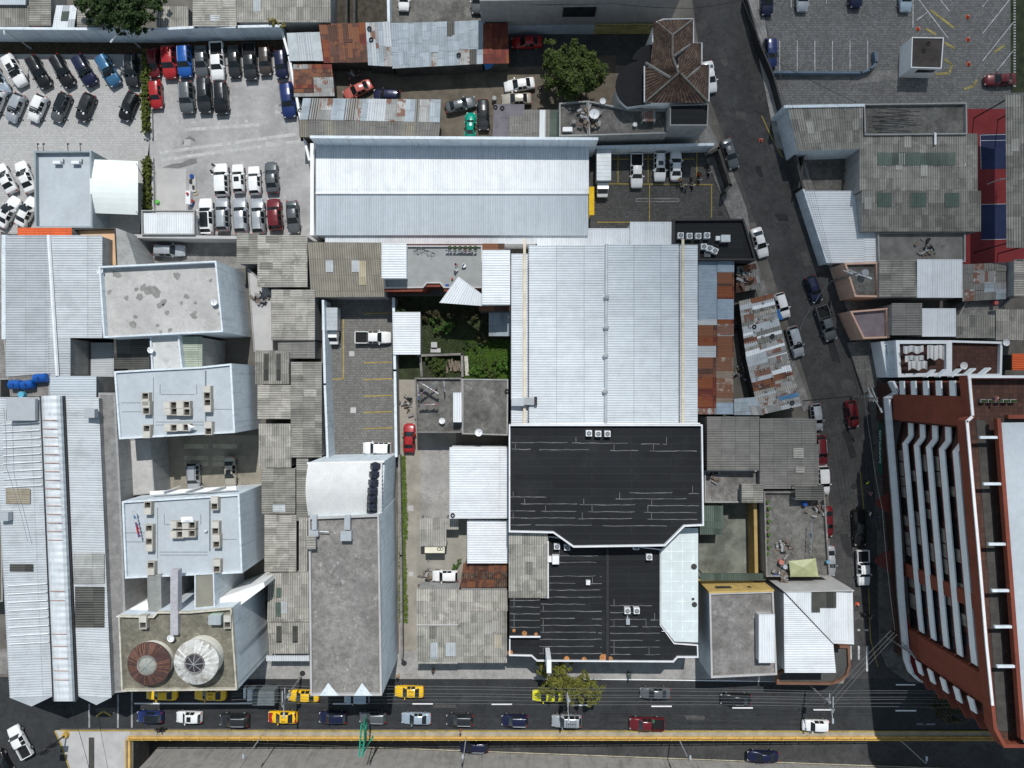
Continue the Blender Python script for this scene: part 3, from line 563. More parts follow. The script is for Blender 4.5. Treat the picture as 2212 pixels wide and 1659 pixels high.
cv = [(1800, 1395), (1836, 1395), (1838, 1440), (1832, 1460), (1815, 1474), (1795, 1480), (1678, 1479), (1678, 1456)]
part(wc, 'canopy', M('dim_canopy_slab', (.07, .072, .07), var=.2), lambda b: b.prism([P(x, y_, 4.2) for x, y_ in cv], 3.9, 4.2))
part(wc, 'canopy_fascia', M('brown_fascia', (.17, .09, .06), var=.15), lambda b: b.ring([P(x, y_, 4.6)[:2] for x, y_ in cv], 3.8, 4.6, .35))
part(wc, 'ground_floor', m_wgrey, lambda b: b.prism([P(x, y_, 3) for x, y_ in ((1800, 1396), (1822, 1396), (1822, 1450), (1800, 1462), (1690, 1462), (1690, 1440))], 0, 3.9))
# ---- terraces and tin roofs east of the black shop
t = shed('tin_house', 'tan grey sheet roof house by the street with a sunken flat terrace', [rh(1527, 900, 1640, 1016, 5.4, 5.6)], m_moire, m_wgrey, mats=[m_moire])
shed('tin_house', 'dull sheet roof with pale replacement sheets overhanging the parked red jeep', [rh(1641, 905, 1764, 960, 5.0, 4.8), rh(1641, 960, 1769, 1056, 5.0, 4.7)], m_moire, m_wgrey)
t2 = flat('terrace_house', 'stained concrete terrace south of the tan sheet roof', [(1522, 1016), (1645, 1016), (1645, 1086), (1522, 1086)], 4.0, m_wgrey, m_concm, .4, .2)
for i, q in enumerate(((1713, 968, 1736, 990), (1718, 1008, 1738, 1022))): panel(bpy.data.objects['tin_house.001'], rh(*q, 4.9, 4.85), m_shl, 'replacement_sheet', .03)
shed('stair_shelter', 'small corrugated shelter on the corner of the stained terrace', [rh(1602, 1046, 1649, 1086, 5.2, 5.1)], m_asbd, m_wgrey, base=3.5)
wallrun('yellow_wall', 'ochre wall east of the green stained yard', [(1631, 1088), (1634, 1250)], 3.0, .4, M('dull_ochre_wall', (.36, .25, .10), var=.2, stain=.4))
shed('green_canopy', 'dirty green plastic canopy along the north side of the green stained yard', [rv(1512, 1142, 1560, 1155, 3.2, 3.0), rv(1512, 1092, 1562, 1142, 3.3, 3.2)], m_green, m_wdark, open_=True)
shed('green_canopy', 'green plastic strip roof against the yellow wall of the grey house', [rv(1512, 1238, 1655, 1254, 4.2, 4.0)], m_green, m_wdark, open_=True)
tr = flat('terrace_house', 'flat dark terrace by the street cluttered with laundry and drums', [(1650, 1062), (1782, 1062), (1794, 1246), (1655, 1246)], 5.0, m_wgrey, m_concd, .5, .22, pmat=m_concm)
shed('terrace_shelter', 'black plastic covered shelter on the cluttered street terrace', [rh(1718, 1050, 1780, 1080, 6.4, 6.3)], m_skyd, m_wgrey, base=4.5, open_=True)
b = MB(); p = P(1735, 1226, 6.2); b.add([P(1704, 1212, 5.7), P(1762, 1206, 5.7), P(1768, 1246, 5.7), P(1708, 1246, 5.7), p], [(0, 1, 4), (1, 2, 4), (2, 3, 4), (3, 0, 4)])
for x, y_ in ((1704, 1212), (1762, 1206), (1768, 1246), (1708, 1246)): q = P(x, y_, 5.7); b.box((q.x, q.y, 5.1), (.08, .08, 1.2))
tag(b.build('tarpaulin', m_tarpg), 'pale green tarpaulin tent on the cluttered street terrace', 'tarpaulin')
# ---- rusty patchwork strip and street shacks
ps = thing('tin_shed', 'long rust and blue patchwork sheet roof beside the largest deck hall', 'shed', P(1547, 728, 0)); part(ps, 'wall', m_wdark, lambda b: b.prism([P(1510, 564, 4.2), P(1584, 564, 4.2), P(1582, 893, 4.2), P(1510, 893, 4.2)], 0, 4.05))
m_smb = MC('smooth_blue_sheet', (.25, .31, .37), groove=.08, sv=.08, sw=3, sl=3, dirt=.15, seam=.3); m_tanr = MC('tan_rust_sheet', (.30, .24, .19), groove=.2, sv=.3, dirt=.4, rust=.3)
for i, (x0, x1, y0, y1, m) in enumerate([(1508, 1549, 562, 600, m_smb), (1508, 1549, 600, 645, m_smb), (1508, 1549, 645, 690, m_smb), (1507, 1549, 690, 702, m_deckg), (1508, 1549, 702, 727, m_rust), (1508, 1549, 727, 747, m_redsh), (1507, 1547, 746, 772, m_deckg), (1507, 1547, 772, 815, m_rust), (1507, 1547, 815, 855, m_redsh), (1507, 1547, 855, 882, m_redsh), (1507, 1547, 882, 895, m_mgrey), (1549, 1586, 564, 588, m_smb), (1549, 1586, 588, 618, m_rust), (1549, 1586, 618, 646, m_redsh), (1549, 1585, 646, 690, m_smb), (1549, 1585, 690, 700, m_redsh), (1549, 1585, 700, 726, m_mgrey), (1549, 1585, 726, 748, m_rust), (1549, 1585, 748, 772, m_rust), (1547, 1584, 772, 830, m_tanr), (1547, 1584, 830, 870, m_tanr), (1547, 1584, 870, 895, m_smb)]):
    corr(ps, [[V3(p) for p in rh(x0, y0, x1, y1, 4.35 + .02 * (i % 3), 4.3 + .02 * (i % 2))]], m, 'roof_sheet', 'wave', .2, .02)
patched('shack', 'collapsed timber and tin shack at the kerb below the black roof', [(1592, 576, 2.2), (1632, 570, 2.4), (1645, 622, 2.2), (1590, 632, 2.0)], 3, 4, [m_rust, m_mgrey, m_moire], [2, 2, 2], seed=9)
patched('shack', 'crooked patchwork tin shack with green sheet beside the street, north part', [(1597, 652, 3.0), (1668, 636, 2.8), (1694, 745, 2.8), (1612, 770, 3.0)], 2, 14, [m_mgrey, m_moire, m_rust, m_deckw, m_asb, m_deckg], [3, 3, 3, 2, 3, 3], seed=21, jit=.45)
patched('shack', 'crooked tin shack with blue painted sheet and tyres beside the street, south part', [(1612, 772, 3.0), (1695, 748, 2.8), (1730, 875, 2.8), (1640, 895, 3.0)], 2, 14, [m_mgrey, m_deckw, m_rust, M('blue_painted_tin', (.07, .16, .27), var=.4, stain=.6, st=(.3, .32, .33), ssc=.8), m_asb, m_deckg, m_moire], [3, 3, 2.5, 1, 2, 3, 2], seed=35, jit=.45)
patched('shack', 'flat blue-grey sheet shack at the south end of the rusty patchwork strip', [(1586, 862, 3.4), (1632, 858, 3.3), (1648, 896, 3.3), (1586, 896, 3.4)], 2, 2, [m_mblue, m_mgrey], [3, 1], seed=2)
bk = flat('black_roof_house', 'small black flat roof with two rows of fan units beside the street', [(1454, 473), (1607, 472), (1634, 562), (1508, 562), (1508, 531), (1454, 529)], 5.2, m_wdark, m_black, .45, .25, pmat=m_dkmet)
# ---- tiled house
th = thing('tiled_house', 'clay tiled hip roof house with white gutters and rounded black balconies', 'house', P(1465, 170, 8))
def tri_roof(tris, mat):                       # hips as tiled planes
    b = MB(); uv = []
    for q, dr in tris:
        pts = [V3(p) for p in q]; n0 = len(b.v); b.add(pts, [tuple(range(len(pts)))])
        for p in pts: uv.append(((p.x, -p.y) if dr == 'v' else (p.y, p.x)))
    return b.build('roof', mat, th, uv=uv)
ze, zr = 8.6, 10.6
def hip(q, dr, rows=1): corr(th, [[V3(p) for p in q]], m_tile, 'roof', 'wave', .32, .05)
hip([(1410, 92, ze), (1410, 42, ze + .3), (1453, 75, zr), (1453, 122, zr)], 0)          # west slope of the north wing
hip([(1410, 92, ze), (1453, 75, zr), (1453, 122, zr), (1404, 140, ze)], 0)
hip([(1404, 140, ze), (1453, 122, zr), (1466, 158, zr), (1395, 140, ze - .1)], 0)
hip([(1497, 42, ze), (1497, 94, ze), (1453, 122, zr), (1453, 75, zr)], 0)
hip([(1418, 44, ze), (1497, 42, ze), (1453, 75, zr), (1452, 74, zr)], 0)
hip([(1497, 94, ze), (1515, 94, ze), (1515, 140, ze), (1465, 125, zr)], 0)
hip([(1515, 140, ze), (1532, 140, ze), (1531, 220, ze), (1470, 158, zr)], 0)
hip([(1465, 125, zr), (1515, 140, ze), (1470, 158, zr), (1466, 156, zr)], 0)
hip([(1392, 222, ze), (1531, 222, ze), (1470, 160, zr), (1462, 160, zr)], 0)
hip([(1392, 145, ze), (1392, 222, ze), (1462, 160, zr), (1453, 150, zr)], 0)
part(th, 'wall', m_wwhite, lambda b: [b.prism([P(x, y_, 8.4) for x, y_ in pl], 0, 8.3) for pl in ([(1414, 48), (1495, 45), (1495, 98), (1513, 98), (1513, 144), (1529, 144), (1529, 218), (1396, 218), (1396, 148), (1410, 138)],)])
part(th, 'gutter', m_white, lambda b: [b.tube([P(x, y_, 8.65) for x, y_ in pl], .09, 5) for pl in ([(1410, 92), (1411, 60), (1418, 48), (1432, 42), (1498, 41), (1498, 93), (1516, 93), (1516, 140), (1533, 140), (1531, 222)], [(1392, 143), (1392, 222)])])
part(th, 'ridge_tile', M('mortar_ridge', (.17, .16, .14), var=.3), lambda b: [b.tube([P(*p) for p in l], .14, 5) for l in ([(1453, 75, 10.65), (1453, 122, 10.65), (1466, 158, 10.65)], [(1466, 158, 10.65), (1392, 222, 8.7)], [(1470, 158, 10.65), (1531, 222, 8.7)], [(1453, 75, 10.65), (1497, 42, 8.7)], [(1453, 75, 10.65), (1420, 50, 8.7)])])
part(th, 'valley_flashing', m_concm, lambda b: [b.tube([P(*p) for p in l], .2, 5) for l in ([(1395, 136, 8.75), (1448, 168, 10.3)], [(1455, 122, 10.4), (1490, 97, 9.0)], [(1482, 170, 10.0), (1512, 145, 8.9)])])
arc = lambda cx, cy, r, a0, a1, n=10: [(cx + r * math.cos(math.radians(a0 + (a1 - a0) * i / n)), cy + r * math.sin(math.radians(a0 + (a1 - a0) * i / n))) for i in range(n + 1)]
part(th, 'balcony_roof', M('dark_roof_felt', (.012, .0125, .014), var=.2), lambda b: [b.prism([P(x, y_, 7.6) for x, y_ in [(1412, 222)] + arc(1382, 184, 52, 120, 262, 12) + [(1378, 130)] + arc(1408, 140, 44, 195, 275, 8)], 7.3, 7.6)])
part(th, 'balcony_wall', m_wwhite, lambda b: b.prism([P(x, y_, 7.3) for x, y_ in [(1410, 220)] + arc(1384, 184, 49, 120, 262, 12) + [(1378, 135), (1410, 110)]], 0, 7.28))
tb = flat('black_roof_block', 'square black flat roof block attached south of the tiled house', [(1447, 226), (1531, 224), (1529, 271), (1447, 271)], 7.9, m_wgrey, m_black, .15, .15)
tt = flat('terrace_house', 'cluttered grey terrace with satellite dishes west of the tiled house', [(1270, 217), (1360, 235), (1447, 236), (1442, 288), (1272, 293)], 5.6, m_wgrey, m_concd, .5, .2)
flat('terrace_house', 'small brown stained terrace with scrap beside the dish terrace', [(1208, 222), (1270, 217), (1272, 293), (1208, 294)], 5.2, m_wgrey, m_concd, .4, .2)
shed('roof_shelter', 'rusty striped sheet shelter on the terrace south of the tiled house', [rv(1387, 239, 1416, 262, 6.6, 6.3)], m_mgrey, m_wgrey, base=5.1, open_=True)
# ---- workshop block at the top edge
jw = flat('workshop_block', 'tall grey workshop block with a painted yellow sign at the top edge', [(1036, -60), (1470, -60), (1470, -4), (1036, 2)], 9.6, M('dim_render', (.24, .235, .23), var=.12, streak=.3), m_concm, .3, .25)
yb = P(1250, 71, 0).y
part(jw, 'lower_annex', M('pale_blue_render', (.33, .38, .43), var=.12, streak=.2), lambda b: b.box((P(1170, 0).x, yb + .3, 1.25), (P(1290, 0).x - P(1050, 0).x, 1.0, 2.5)))
part(jw, 'window', m_glassd, lambda b: b.box((P(1252, 0, 7).x, P(0, -1, 9.6).y, 6.4), (4.6, .35, 2.4)))
sg = thing('painted_sign', 'yellow painted wall sign of the car workshop reading MECANICA AUTOMOTRIZ', 'sign', (P(1348, 0).x, yb - .14, 1.6))
b = MB(); b.box((P(1348, 0).x, yb - .14, 1.55), (9.3, .14, 2.9)); b.build('board', M('dull_yellow_board', (.33, .29, .12), var=.2), sg)
for s, sz, dx, dz, mm in (('MECANICA AUTOMOTRIZ', .62, -.6, 1.0, m_dkmet), ('J V', .62, 3.9, 1.0, m_dkmet), ('ENDEREZADA', .42, .4, .45, m_redsh), ('PINTURA', .42, .2, .02, m_redsh), ('LAVADO', .42, -1.6, -.95, m_dkmet)):
    text(s, sz, mm, sg, (dx, -.09, dz), (math.pi / 2, 0, 0))
b = MB(); b.torus((3.8, -.09, .2), .5, .04, 6, 5, 0, 'y'); b.build('emblem', m_dkmet, sg, local=True)
# ---- tin rows around the mechanics' yard
patched('tin_row', 'rusty brown half of the long tin row north of the mechanics yard', [(690, 53, 3.6), (792, 50, 3.6), (796, 134, 3.2), (700, 135, 3.2)], 6, 2, [m_rust, m_redsh], [6, 1], seed=3)
patched('tin_row', 'mixed grey and rust middle section of the tin row with tyres on it', [(790, 50, 3.7), (842, 48, 3.7), (848, 143, 3.3), (796, 140, 3.3)], 6, 2, [m_mgrey, m_mblue, m_redsh, m_deckg], [2, 2, 1, 1], seed=8)
patched('tin_row', 'long blue-grey galvanised section of the tin row with one yellow sheet', [(846, 52, 3.8), (1045, 45, 3.8), (1044, 137, 3.3), (850, 147, 3.3)], 12, 3, [m_mblue, m_skyd, m_mgrey, M('yellow_sheet', (.33, .30, .04))], [12, .8, 1.5, .35], seed=14, jit=.12)
patched('tin_row', 'dark red section at the east end of the tin row', [(1044, 52, 3.8), (1096, 50, 3.8), (1099, 136, 3.3), (1044, 137, 3.3)], 3, 2, [m_redsh], [1], seed=5)
patched('tin_shed', 'pale tin shed with a loose yellow and white sheet near the lot corner', [(620, 72, 3.4), (690, 70, 3.4), (698, 131, 3.1), (626, 131, 3.1)], 4, 1, [M('pale_tin', (.42, .46, .47)), m_deckg], [3, 1], seed=6)
patched('tin_shed', 'rust striped tin shed at the west end of the mechanics yard', [(634, 140, 3.2), (716, 140, 3.2), (722, 207, 3.0), (636, 208, 3.0)], 2, 8, [m_rust, m_mgrey, m_redsh], [3, 2, 1], seed=12, jit=.15)
t3 = patched('tin_shed', 'long grey tin shed north of the long white hall, upper half', [(658, 213, 4.2), (949, 216, 4.2), (947, 264, 4.6), (650, 258, 4.6)], 16, 1, [m_deckg, m_mgrey, m_skyd, m_mblue], [4, 4, 1, 2], seed=17)
patched('tin_shed', 'tan moire lower half of the long tin shed north of the white hall', [(649, 259, 4.6), (948, 265, 4.6), (944, 299, 4.1), (650, 296, 4.1)], 16, 1, [m_moire, m_moire, m_asbt], [3, 3, 1], seed=18, jit=.1)
patched('tin_shed', 'purple grey sheet shed beside the parked scrap cars', [(1068, 226, 3.4), (1132, 226, 3.4), (1130, 300, 3.2), (1064, 300, 3.2)], 2, 3, [M('purplish_sheet', (.14, .13, .145), var=.2), m_moire], [2, 1], seed=19)
patched('tin_shed', 'mixed white and grey tin shed between purple shed and dish terrace', [(1132, 238, 3.4), (1206, 238, 3.4), (1206, 302, 3.2), (1130, 302, 3.2)], 5, 1, [m_deckw, m_moire, m_green, m_deckg], [1, 3, 1, 1], seed=23)
# ---- top-left: boundary wall and the roofs behind it
wallrun('boundary_wall', 'long pale blue-grey boundary wall between the parking lots and the northern roofs', [(-60, 61), (225, 63), (330, 64), (425, 59), (512, 58), (606, 56)], 3.9, .28, m_wblue)
wallrun('boundary_wall', 'pale wall running down beside the tin sheds at the lot corner', [(606, 56), (624, 120), (640, 205), (655, 290), (668, 345)], 2.8, .25, m_wwhite)
shed('corrugated_roof', 'dark weathered corrugated roof at the far left behind the boundary wall', [rv(-60, 12, 62, 57, 4.2, 3.8)], m_asbd, m_wgrey)
shed('corrugated_roof', 'bluish metal roof at the top left corner', [rv(-60, -40, 55, 10, 5, 4.6)], m_deckb, m_wgrey)
shed('corrugated_roof', 'small corrugated roof right of the orange sheet behind the wall', [rh(62, -40, 110, 55, 4.0, 4.0)], m_asbd, m_wgrey)
shed('corrugated_roof', 'ribbed roof half hidden under the dark tree', [rh(166, 20, 224, 59, 3.9, 3.7)], m_asbd, m_wgrey)
shed('corrugated_roof', 'small ribbed roof right of the dark tree behind the wall', [rv(338, 13, 407, 59, 4.2, 3.7)], m_asb, m_wgrey)
h = shed('corrugated_roof', 'wide grey corrugated roof with a small skylight behind the wall', [rh(416, -40, 511, 57, 4.4, 4.0)], m_asb, m_wgrey); panel(h, rh(454, 33, 475, 46, 4.23, 4.1), m_skyl)
h = shed('corrugated_roof', 'long fibre cement roof with white patches above the tin sheds', [rv(512, -40, 714, 48, 5.0, 4.0)], m_asb, m_wgrey)
shed('orange_roof', 'bright orange corrugated sheet leaning behind the boundary wall', [rv(72, 40, 92, 58, 3.9, 3.5)], m_orange, m_wdark)
patched('shack', 'white and pale green plastic sheet shack behind the boundary wall', [(122, 12, 4.0), (166, 12, 4.0), (160, 60, 3.8), (114, 60, 3.8)], 3, 3, [m_deckw, m_deckg, m_green], [4, 2, 1], seed=44)
wallrun('garden_wall', 'narrow block wall between the dark soil garden and grey yard', [(838, -30), (840, 50)], 2.4, .3, m_wblue)
for i, x in enumerate((748, 765)): wallrun('garden_wall', 'crumbling block wall in the dark soil garden, ' + ('west one' if i == 0 else 'east one'), [(x, -30), (x, 48)], 1.8, .3, m_wdark)
# ---- office with canopy
of = flat('office', 'grey flat roof office with tall parapets and a white fabric canopy', [(73, 326), (197, 325), (200, 492), (75, 492)], 4.4, M('office_grey', (.27, .31, .33), var=.1), m_rblue, .7, .25)
def canopy(b):
    n = 10
    for i in range(n):
        y0, y1 = 344 + 116 * i / n, 344 + 116 * (i + 1) / n; z0, z1 = [3.6 + .9 * math.sin(math.pi * k / n) for k in (i, i + 1)]
        b.quad(P(194, y1, z1), P(298, y1 + 4, z1), P(298, y0 + 4, z0), P(194, y0, z0)); b.quad(P(194, y0, z0 - .06), P(298, y0 + 4, z0 - .06), P(298, y1 + 4, z1 - .06), P(194, y1, z1 - .06))
cn = thing('canopy', 'white arched fabric canopy between the office and the hedge', 'canopy', P(246, 402, 0)); part(cn, 'fabric', m_canv, canopy, True)
part(cn, 'frame', m_white, lambda b: [b.tube([P(x, y_, 4.35), P(x, y_, 0)], .06, 6) for x in (199, 294) for y_ in (352, 455)] + [b.tube([P(196, 402, 4.42), P(297, 405, 4.42)], .05, 5)])
b = shed('site_cabin', 'bright white box cabin with dark rim at the edge of the gravel lot', [rv(308, 460, 420, 505, 3.3, 3.1)], m_deckw, m_wwhite, 'deck')
part(b, 'rim', m_wgrey, lambda q: q.ring([P(*p, 3.5)[:2] for p in ((306, 454), (421, 454), (421, 507), (306, 507))], 3.0, 3.6, .16))
flat('lot_wall', 'pale ribbed concrete wall south of the white cabin', [(288, 506), (512, 510), (512, 516), (290, 514)], 3.2, m_concl, m_concl, 0)
m_deckm = MC('ageing_metal_deck', (.50, .53, .55), per=.34, thin=1, groove=.34, sv=.06, sl=5, var=.05, dirt=.25, rough=.6, seam=.2)
# ---- left column of larger buildings
h = shed('deck_warehouse', 'wide grey-white metal deck warehouse at the left edge below the office', [rh(12, 508, 105, 812, 8.0, 8.8), rh(105, 508, 221, 730, 8.8, 8.0), rh(105, 730, 152, 812, 8.8, 8.5)], m_deck, m_wgrey, 'deck', mats=[m_deckg, m_deckm, m_deckg])
part(h, 'ridge_cap', m_white, lambda b: b.tube([P(105, 508, 8.9), P(124, 812, 8.9)], .25, 6)); part(h, 'west_gutter', m_wblue, lambda b: b.box((P(9, 620, 8).x, P(9, 620, 8).y, 7.6), (.8, 14.5, .7)))
shed('orange_roof', 'orange corrugated roof strip north of the deck warehouse', [rh(38, 492, 155, 512, 5.0, 4.8)], m_orange, m_wcream)
flat('stair_terrace', 'small peach tiled terrace with brown rim between warehouse and grey blocks', [(155, 494), (249, 492), (253, 575), (222, 575)], 6.0, m_wgrey, M('peach_tiles', (.62, .40, .24), var=.08), .8, .15, pmat=m_wdark)
flat('side_block', 'bare grey block wall house beside the silver car yard', [(250, 492), (272, 500), (296, 575), (254, 575)], 6.2, m_wgrey, m_wgrey, 0)
g1 = flat('grey_roof_block', 'three storey block with pale screed roof and dark round stains', [(213, 575), (467, 563), (482, 717), (223, 730)], 10.6, m_wblue, m_rgrey, .9, .22, pmat=m_wblue)
m_damp = M('damp_screed', (.235, .23, .215), var=.2, sc=1.5)
def blotch(b, x, y_, r_):
    for k in range(3 if r_ > 5 else 1):
        ox, oy, q = (rnd.uniform(-r_, r_) * .8, rnd.uniform(-r_, r_) * .8, r_ * rnd.uniform(.5, .9)) if k else (0, 0, r_)
        n = 16; ph = rnd.uniform(0, 6); b.prism([P(x + ox + q * (1 + .22 * math.sin(3 * a * .393 + ph) + rnd.uniform(-.14, .14)) * math.cos(a * .393), y_ + oy + q * (1 + .22 * math.sin(2 * a * .393 + ph) + rnd.uniform(-.14, .14)) * math.sin(a * .393), 9.7)[:2] for a in range(n)], 9.6, 9.708 + .002 * k, side=False)
for x, y_, r_ in ((251, 593, 7), (236, 631, 5), (383, 597, 7), (329, 627, 12), (308, 622, 6), (294, 625, 5), (301, 642, 7), (273, 644, 5), (345, 660, 7), (354, 651, 6), (403, 640, 6), (392, 655, 4), (422, 654, 4), (361, 676, 5), (417, 681, 6), (286, 700, 7), (292, 684, 5), (340, 703, 4), (347, 717, 4), (367, 713, 5), (455, 606, 4)):
    part(g1, 'roof_stain', m_damp, lambda b: blotch(b, x, y_, r_))
l1 = flat('lower_block', 'small white stained roof block south of the pale screed roof', [(323, 724), (386, 722), (396, 813), (328, 816)], 9.6, m_wblue, M('stained_white_screed', (.50, .51, .50), var=.1, stain=.5, st=(.25, .25, .24), ssc=.5, th=.54), .35, .2)
shed('light_well_roof', 'greenish plastic sheet roof right of the small white block', [rh(391, 727, 437, 797, 8.6, 8.4)], M('placeholder_green', (.3, .33, .28)) if 0 else MC('green_grey_plastic', (.33, .37, .30), groove=.3), m_wgrey)
shed('light_well_roof', 'dim grey plastic roof left of the small white block', [rh(246, 733, 322, 797, 6.6, 6.4)], m_skyd, m_wgrey)
shed('well_shed', 'dark sunken tin roof in the light well beside the warehouse', [rh(196, 740, 246, 850, 4.0, 3.8)], m_deckg, m_wdark)
g2 = flat('bluegrey_block', 'blue-grey roof block with rows of concrete vent boxes, upper one', [(246, 802), (330, 797), (432, 792), (500, 785), (508, 935), (257, 949)], 10.4, m_wblue, m_rblue, .3, .25)
g3 = flat('bluegrey_block', 'blue-grey roof block with vent boxes and drying cloths, lower one', [(263, 1083), (517, 1067), (524, 1238), (270, 1250)], 10.2, m_wblue, m_rblue, .35, .25)
part(g3, 'north_ledge', m_wwhite, lambda b: b.box((P(415, 1065, 8.6).x, P(415, 1065, 8.6).y + .3, 8.2), (12, .5, .2), .06))
for x in (372, 420, 468): part(g3, 'sun_fin', m_concl, lambda b: b.box((P(x, 1063, 8.6).x, P(x, 1063, 8.6).y + .45, 8.5), (2.6, .14, .7), .32))
for g_, yy in ((g2, 0), (g3, 281)):
    z_ = 10.1 if yy == 0 else 9.85; ox = 0 if yy == 0 else 9
    part(g_, 'roof_seam', M('dark_seam', (.16, .18, .19)), lambda b: [b.box(tuple((P(x0 + ox, y0 + yy, z_) + P(x1 + ox, y1 + yy, z_)) / 2 + Vector((0, 0, .012))), (max(.07, abs(x1 - x0) / 15.9), max(.07, abs(y1 - y0) / 15.9), .03)) for x0, y0, x1, y1 in ((331, 815, 332, 925), (443, 800, 446, 910), (263, 890, 325, 889), (336, 918, 440, 918), (336, 912, 440, 911), (451, 884, 502, 884), (348, 852, 420, 852), (346, 830, 346, 852), (425, 830, 425, 852), (262, 870, 330, 870))])
bt = flat('tower_block', 'front block with two round tower roofs and a stained terrace', [(255, 1330), (330, 1332), (338, 1322), (408, 1322), (500, 1314), (512, 1491), (262, 1494)], 12.6, m_wblue, M('brown_stained_screed', (.17, .16, .125), var=.25, sc=.4, stain=.45, st=(.07, .065, .05), light=.45, mott=.3, crack=.5), .6, .2, pmat=M('dirty_cream_coping', (.50, .47, .39), var=.2, mott=.2))
part(bt, 'middle_wall', M('lilac_wall', (.39, .38, .405), var=.15, stain=.4, mott=.15), lambda b: [b.box((P(379, 1300, 12.4).x, P(379, 1300, 12.4).y, 12.2), (1.0, 8.6, 1.2))])
m_drum = M('white_drum_wall', (.74, .71, .62), var=.06)
def tower(cx, cy, r, name, label, mat, ribm, zt):
    c = P(cx, cy, zt); rr = r * (H - zt) / F; t_ = thing(name, label, 'tower roof', (c.x, c.y, 11.9)); n = 40
    b = MB(); b.cyl((c.x, c.y, 12.0), rr * .93, zt - 12.1, 32); b.build('drum', m_drum, t_)
    b = MB(); vs = []
    for k, (q, z) in enumerate(((1.0, 0), (.42, .55))):
        vs += [(c.x + rr * q * math.cos(2 * math.pi * i / n), c.y + rr * q * math.sin(2 * math.pi * i / n), zt + z) for i in range(n)]
    b.add(vs, [(i, (i + 1) % n, n + (i + 1) % n, n + i) for i in range(n)]); b.cyl((c.x, c.y, zt - .16), rr, .155, n, 0); b.build('roof', mat, t_)
    b = MB()
    for i in range(ribm[1]):
        a = 2 * math.pi * i / ribm[1]; d = Vector((math.cos(a), math.sin(a), 0)); s = Vector((-d.y, d.x, 0)) * ribm[2]
        if rnd.random() < ribm[3]:
            p0 = c + d * rr * .97 + Vector((0, 0, .045)); p1 = c + d * rr * (.45 if rnd.random() < .8 else .7) + Vector((0, 0, .575)); b.quad(p0 - s, p0 + s, p1 + s * .7, p1 - s * .7)
    b.build('roof_rib', ribm[0], t_)
    b = MB(); b.torus((c.x, c.y, zt + .56), rr * .42, .12, 24); b.build('skylight_rim', m_concm, t_)
    b = MB(); b.cyl((c.x, c.y, zt + .5), rr * .41, .35, 8, 0, 'z', .05); b.build('skylight', ribm[4], t_)
    b = MB()
    for i in range(8): a = math.pi * i / 4; b.tube([(c.x + rr * .41 * math.cos(a), c.y + rr * .41 * math.sin(a), zt + .56), (c.x, c.y, zt + .92)], .04, 4)
    b.build('skylight_frame', m_grey, t_); return t_
tower(322, 1434, 47, 'round_tower', 'round rust brown tower roof with a glass centre above the front terrace', M('rust_brown_roof', (.075, .042, .037), var=.3, mott=.2), (M('rust_rib', (.22, .105, .065), var=.3), 60, .045, .5, M('dusty_glass', (.30, .31, .27), rough=.3)), 13.3)
tower(424, 1430, 49, 'round_tower', 'round white weathered tower roof with dark octagonal skylight', M('weathered_white_roof', (.47, .47, .44), var=.2, mott=.2, stain=.8, st=(.24, .20, .16), ssc=.9, th=.5), (M('patchy_white_rib', (.56, .56, .54), var=.2, mott=.2), 20, .16, .75, M('dim_glass', (.05, .045, .05), rough=.3)), 14.2)
flat('stair_block', 'grey ribbed stair roof strip between the lower blue-grey block and the front terrace', [(420, 1240), (462, 1238), (464, 1312), (420, 1316)], 11.0, m_wblue, MC('grey_rib_sheet', (.30, .29, .24), groove=.3), .2, .15)
flat('glass_light_well', 'greenish glass roof strip left of the lilac wall', [(318, 1244), (347, 1242), (349, 1318), (320, 1322)], 10.6, m_wgrey, M('greenish_glass', (.235, .245, .23), rough=.3, mott=.15), .05, .1)
flat('court_wall', 'white sunlit wall cap crossing the light court near the front terrace', [(464, 1296), (570, 1258), (572, 1268), (508, 1316), (420, 1326), (420, 1318), (464, 1313)], 9.2, m_wwhite, m_wwhite, 0)
flat('court_wall', 'slanted white wall cap on the west side of the front terrace', [(250, 1332), (318, 1296), (322, 1322), (345, 1322), (345, 1330), (256, 1334)], 9.8, m_wwhite, m_wwhite, 0)
wallrun('courtyard_wall', 'pale wall with stepped end west of the small car courtyard', [(334, 952), (342, 1066)], 3.0, .5, m_wblue)
flat('passage_roof', 'long grey passage roof between courtyard and the big left warehouse', [(258, 950), (326, 946), (334, 1066), (268, 1072)], 5.0, m_wgrey, m_rgrey, .1, .15)
# ---- long left warehouse with barrel vault
lw = shed('vault_warehouse', 'long left warehouse with two metal decks and a clear barrel vault between', [[(-14, 858, 9.4), (21, 1507, 9.4), (116, 1503, 10.0), (90, 858, 10.0)], [(137, 858, 10.0), (166, 1503, 10.0), (241, 1507, 9.2), (213, 858, 9.2)]], m_deckm, m_wgrey, 'deck')
def vault(b):
    n, L = 8, 90
    for j in range(L):
        for i in range(n):
            q = []
            for (ii, jj) in ((i, j), (i + 1, j), (i + 1, j + 1), (i, j + 1)):
                t_ = jj / L; a = math.pi * ii / n; x = (112 + 28 * t_) - 24 * math.cos(a); y_ = 855 + 660 * t_
                q.append(P(x, y_, 9.9 + 1.7 * math.sin(a) + (.07 if jj % 2 else 0)))
            b.add(q, [(3, 2, 1, 0)])
part(lw, 'barrel_vault', M('clear_vault_sheet', (.60, .63, .65), rough=.25, var=.12, stain=.25, st=(.2, .2, .2), ssc=.6), vault)
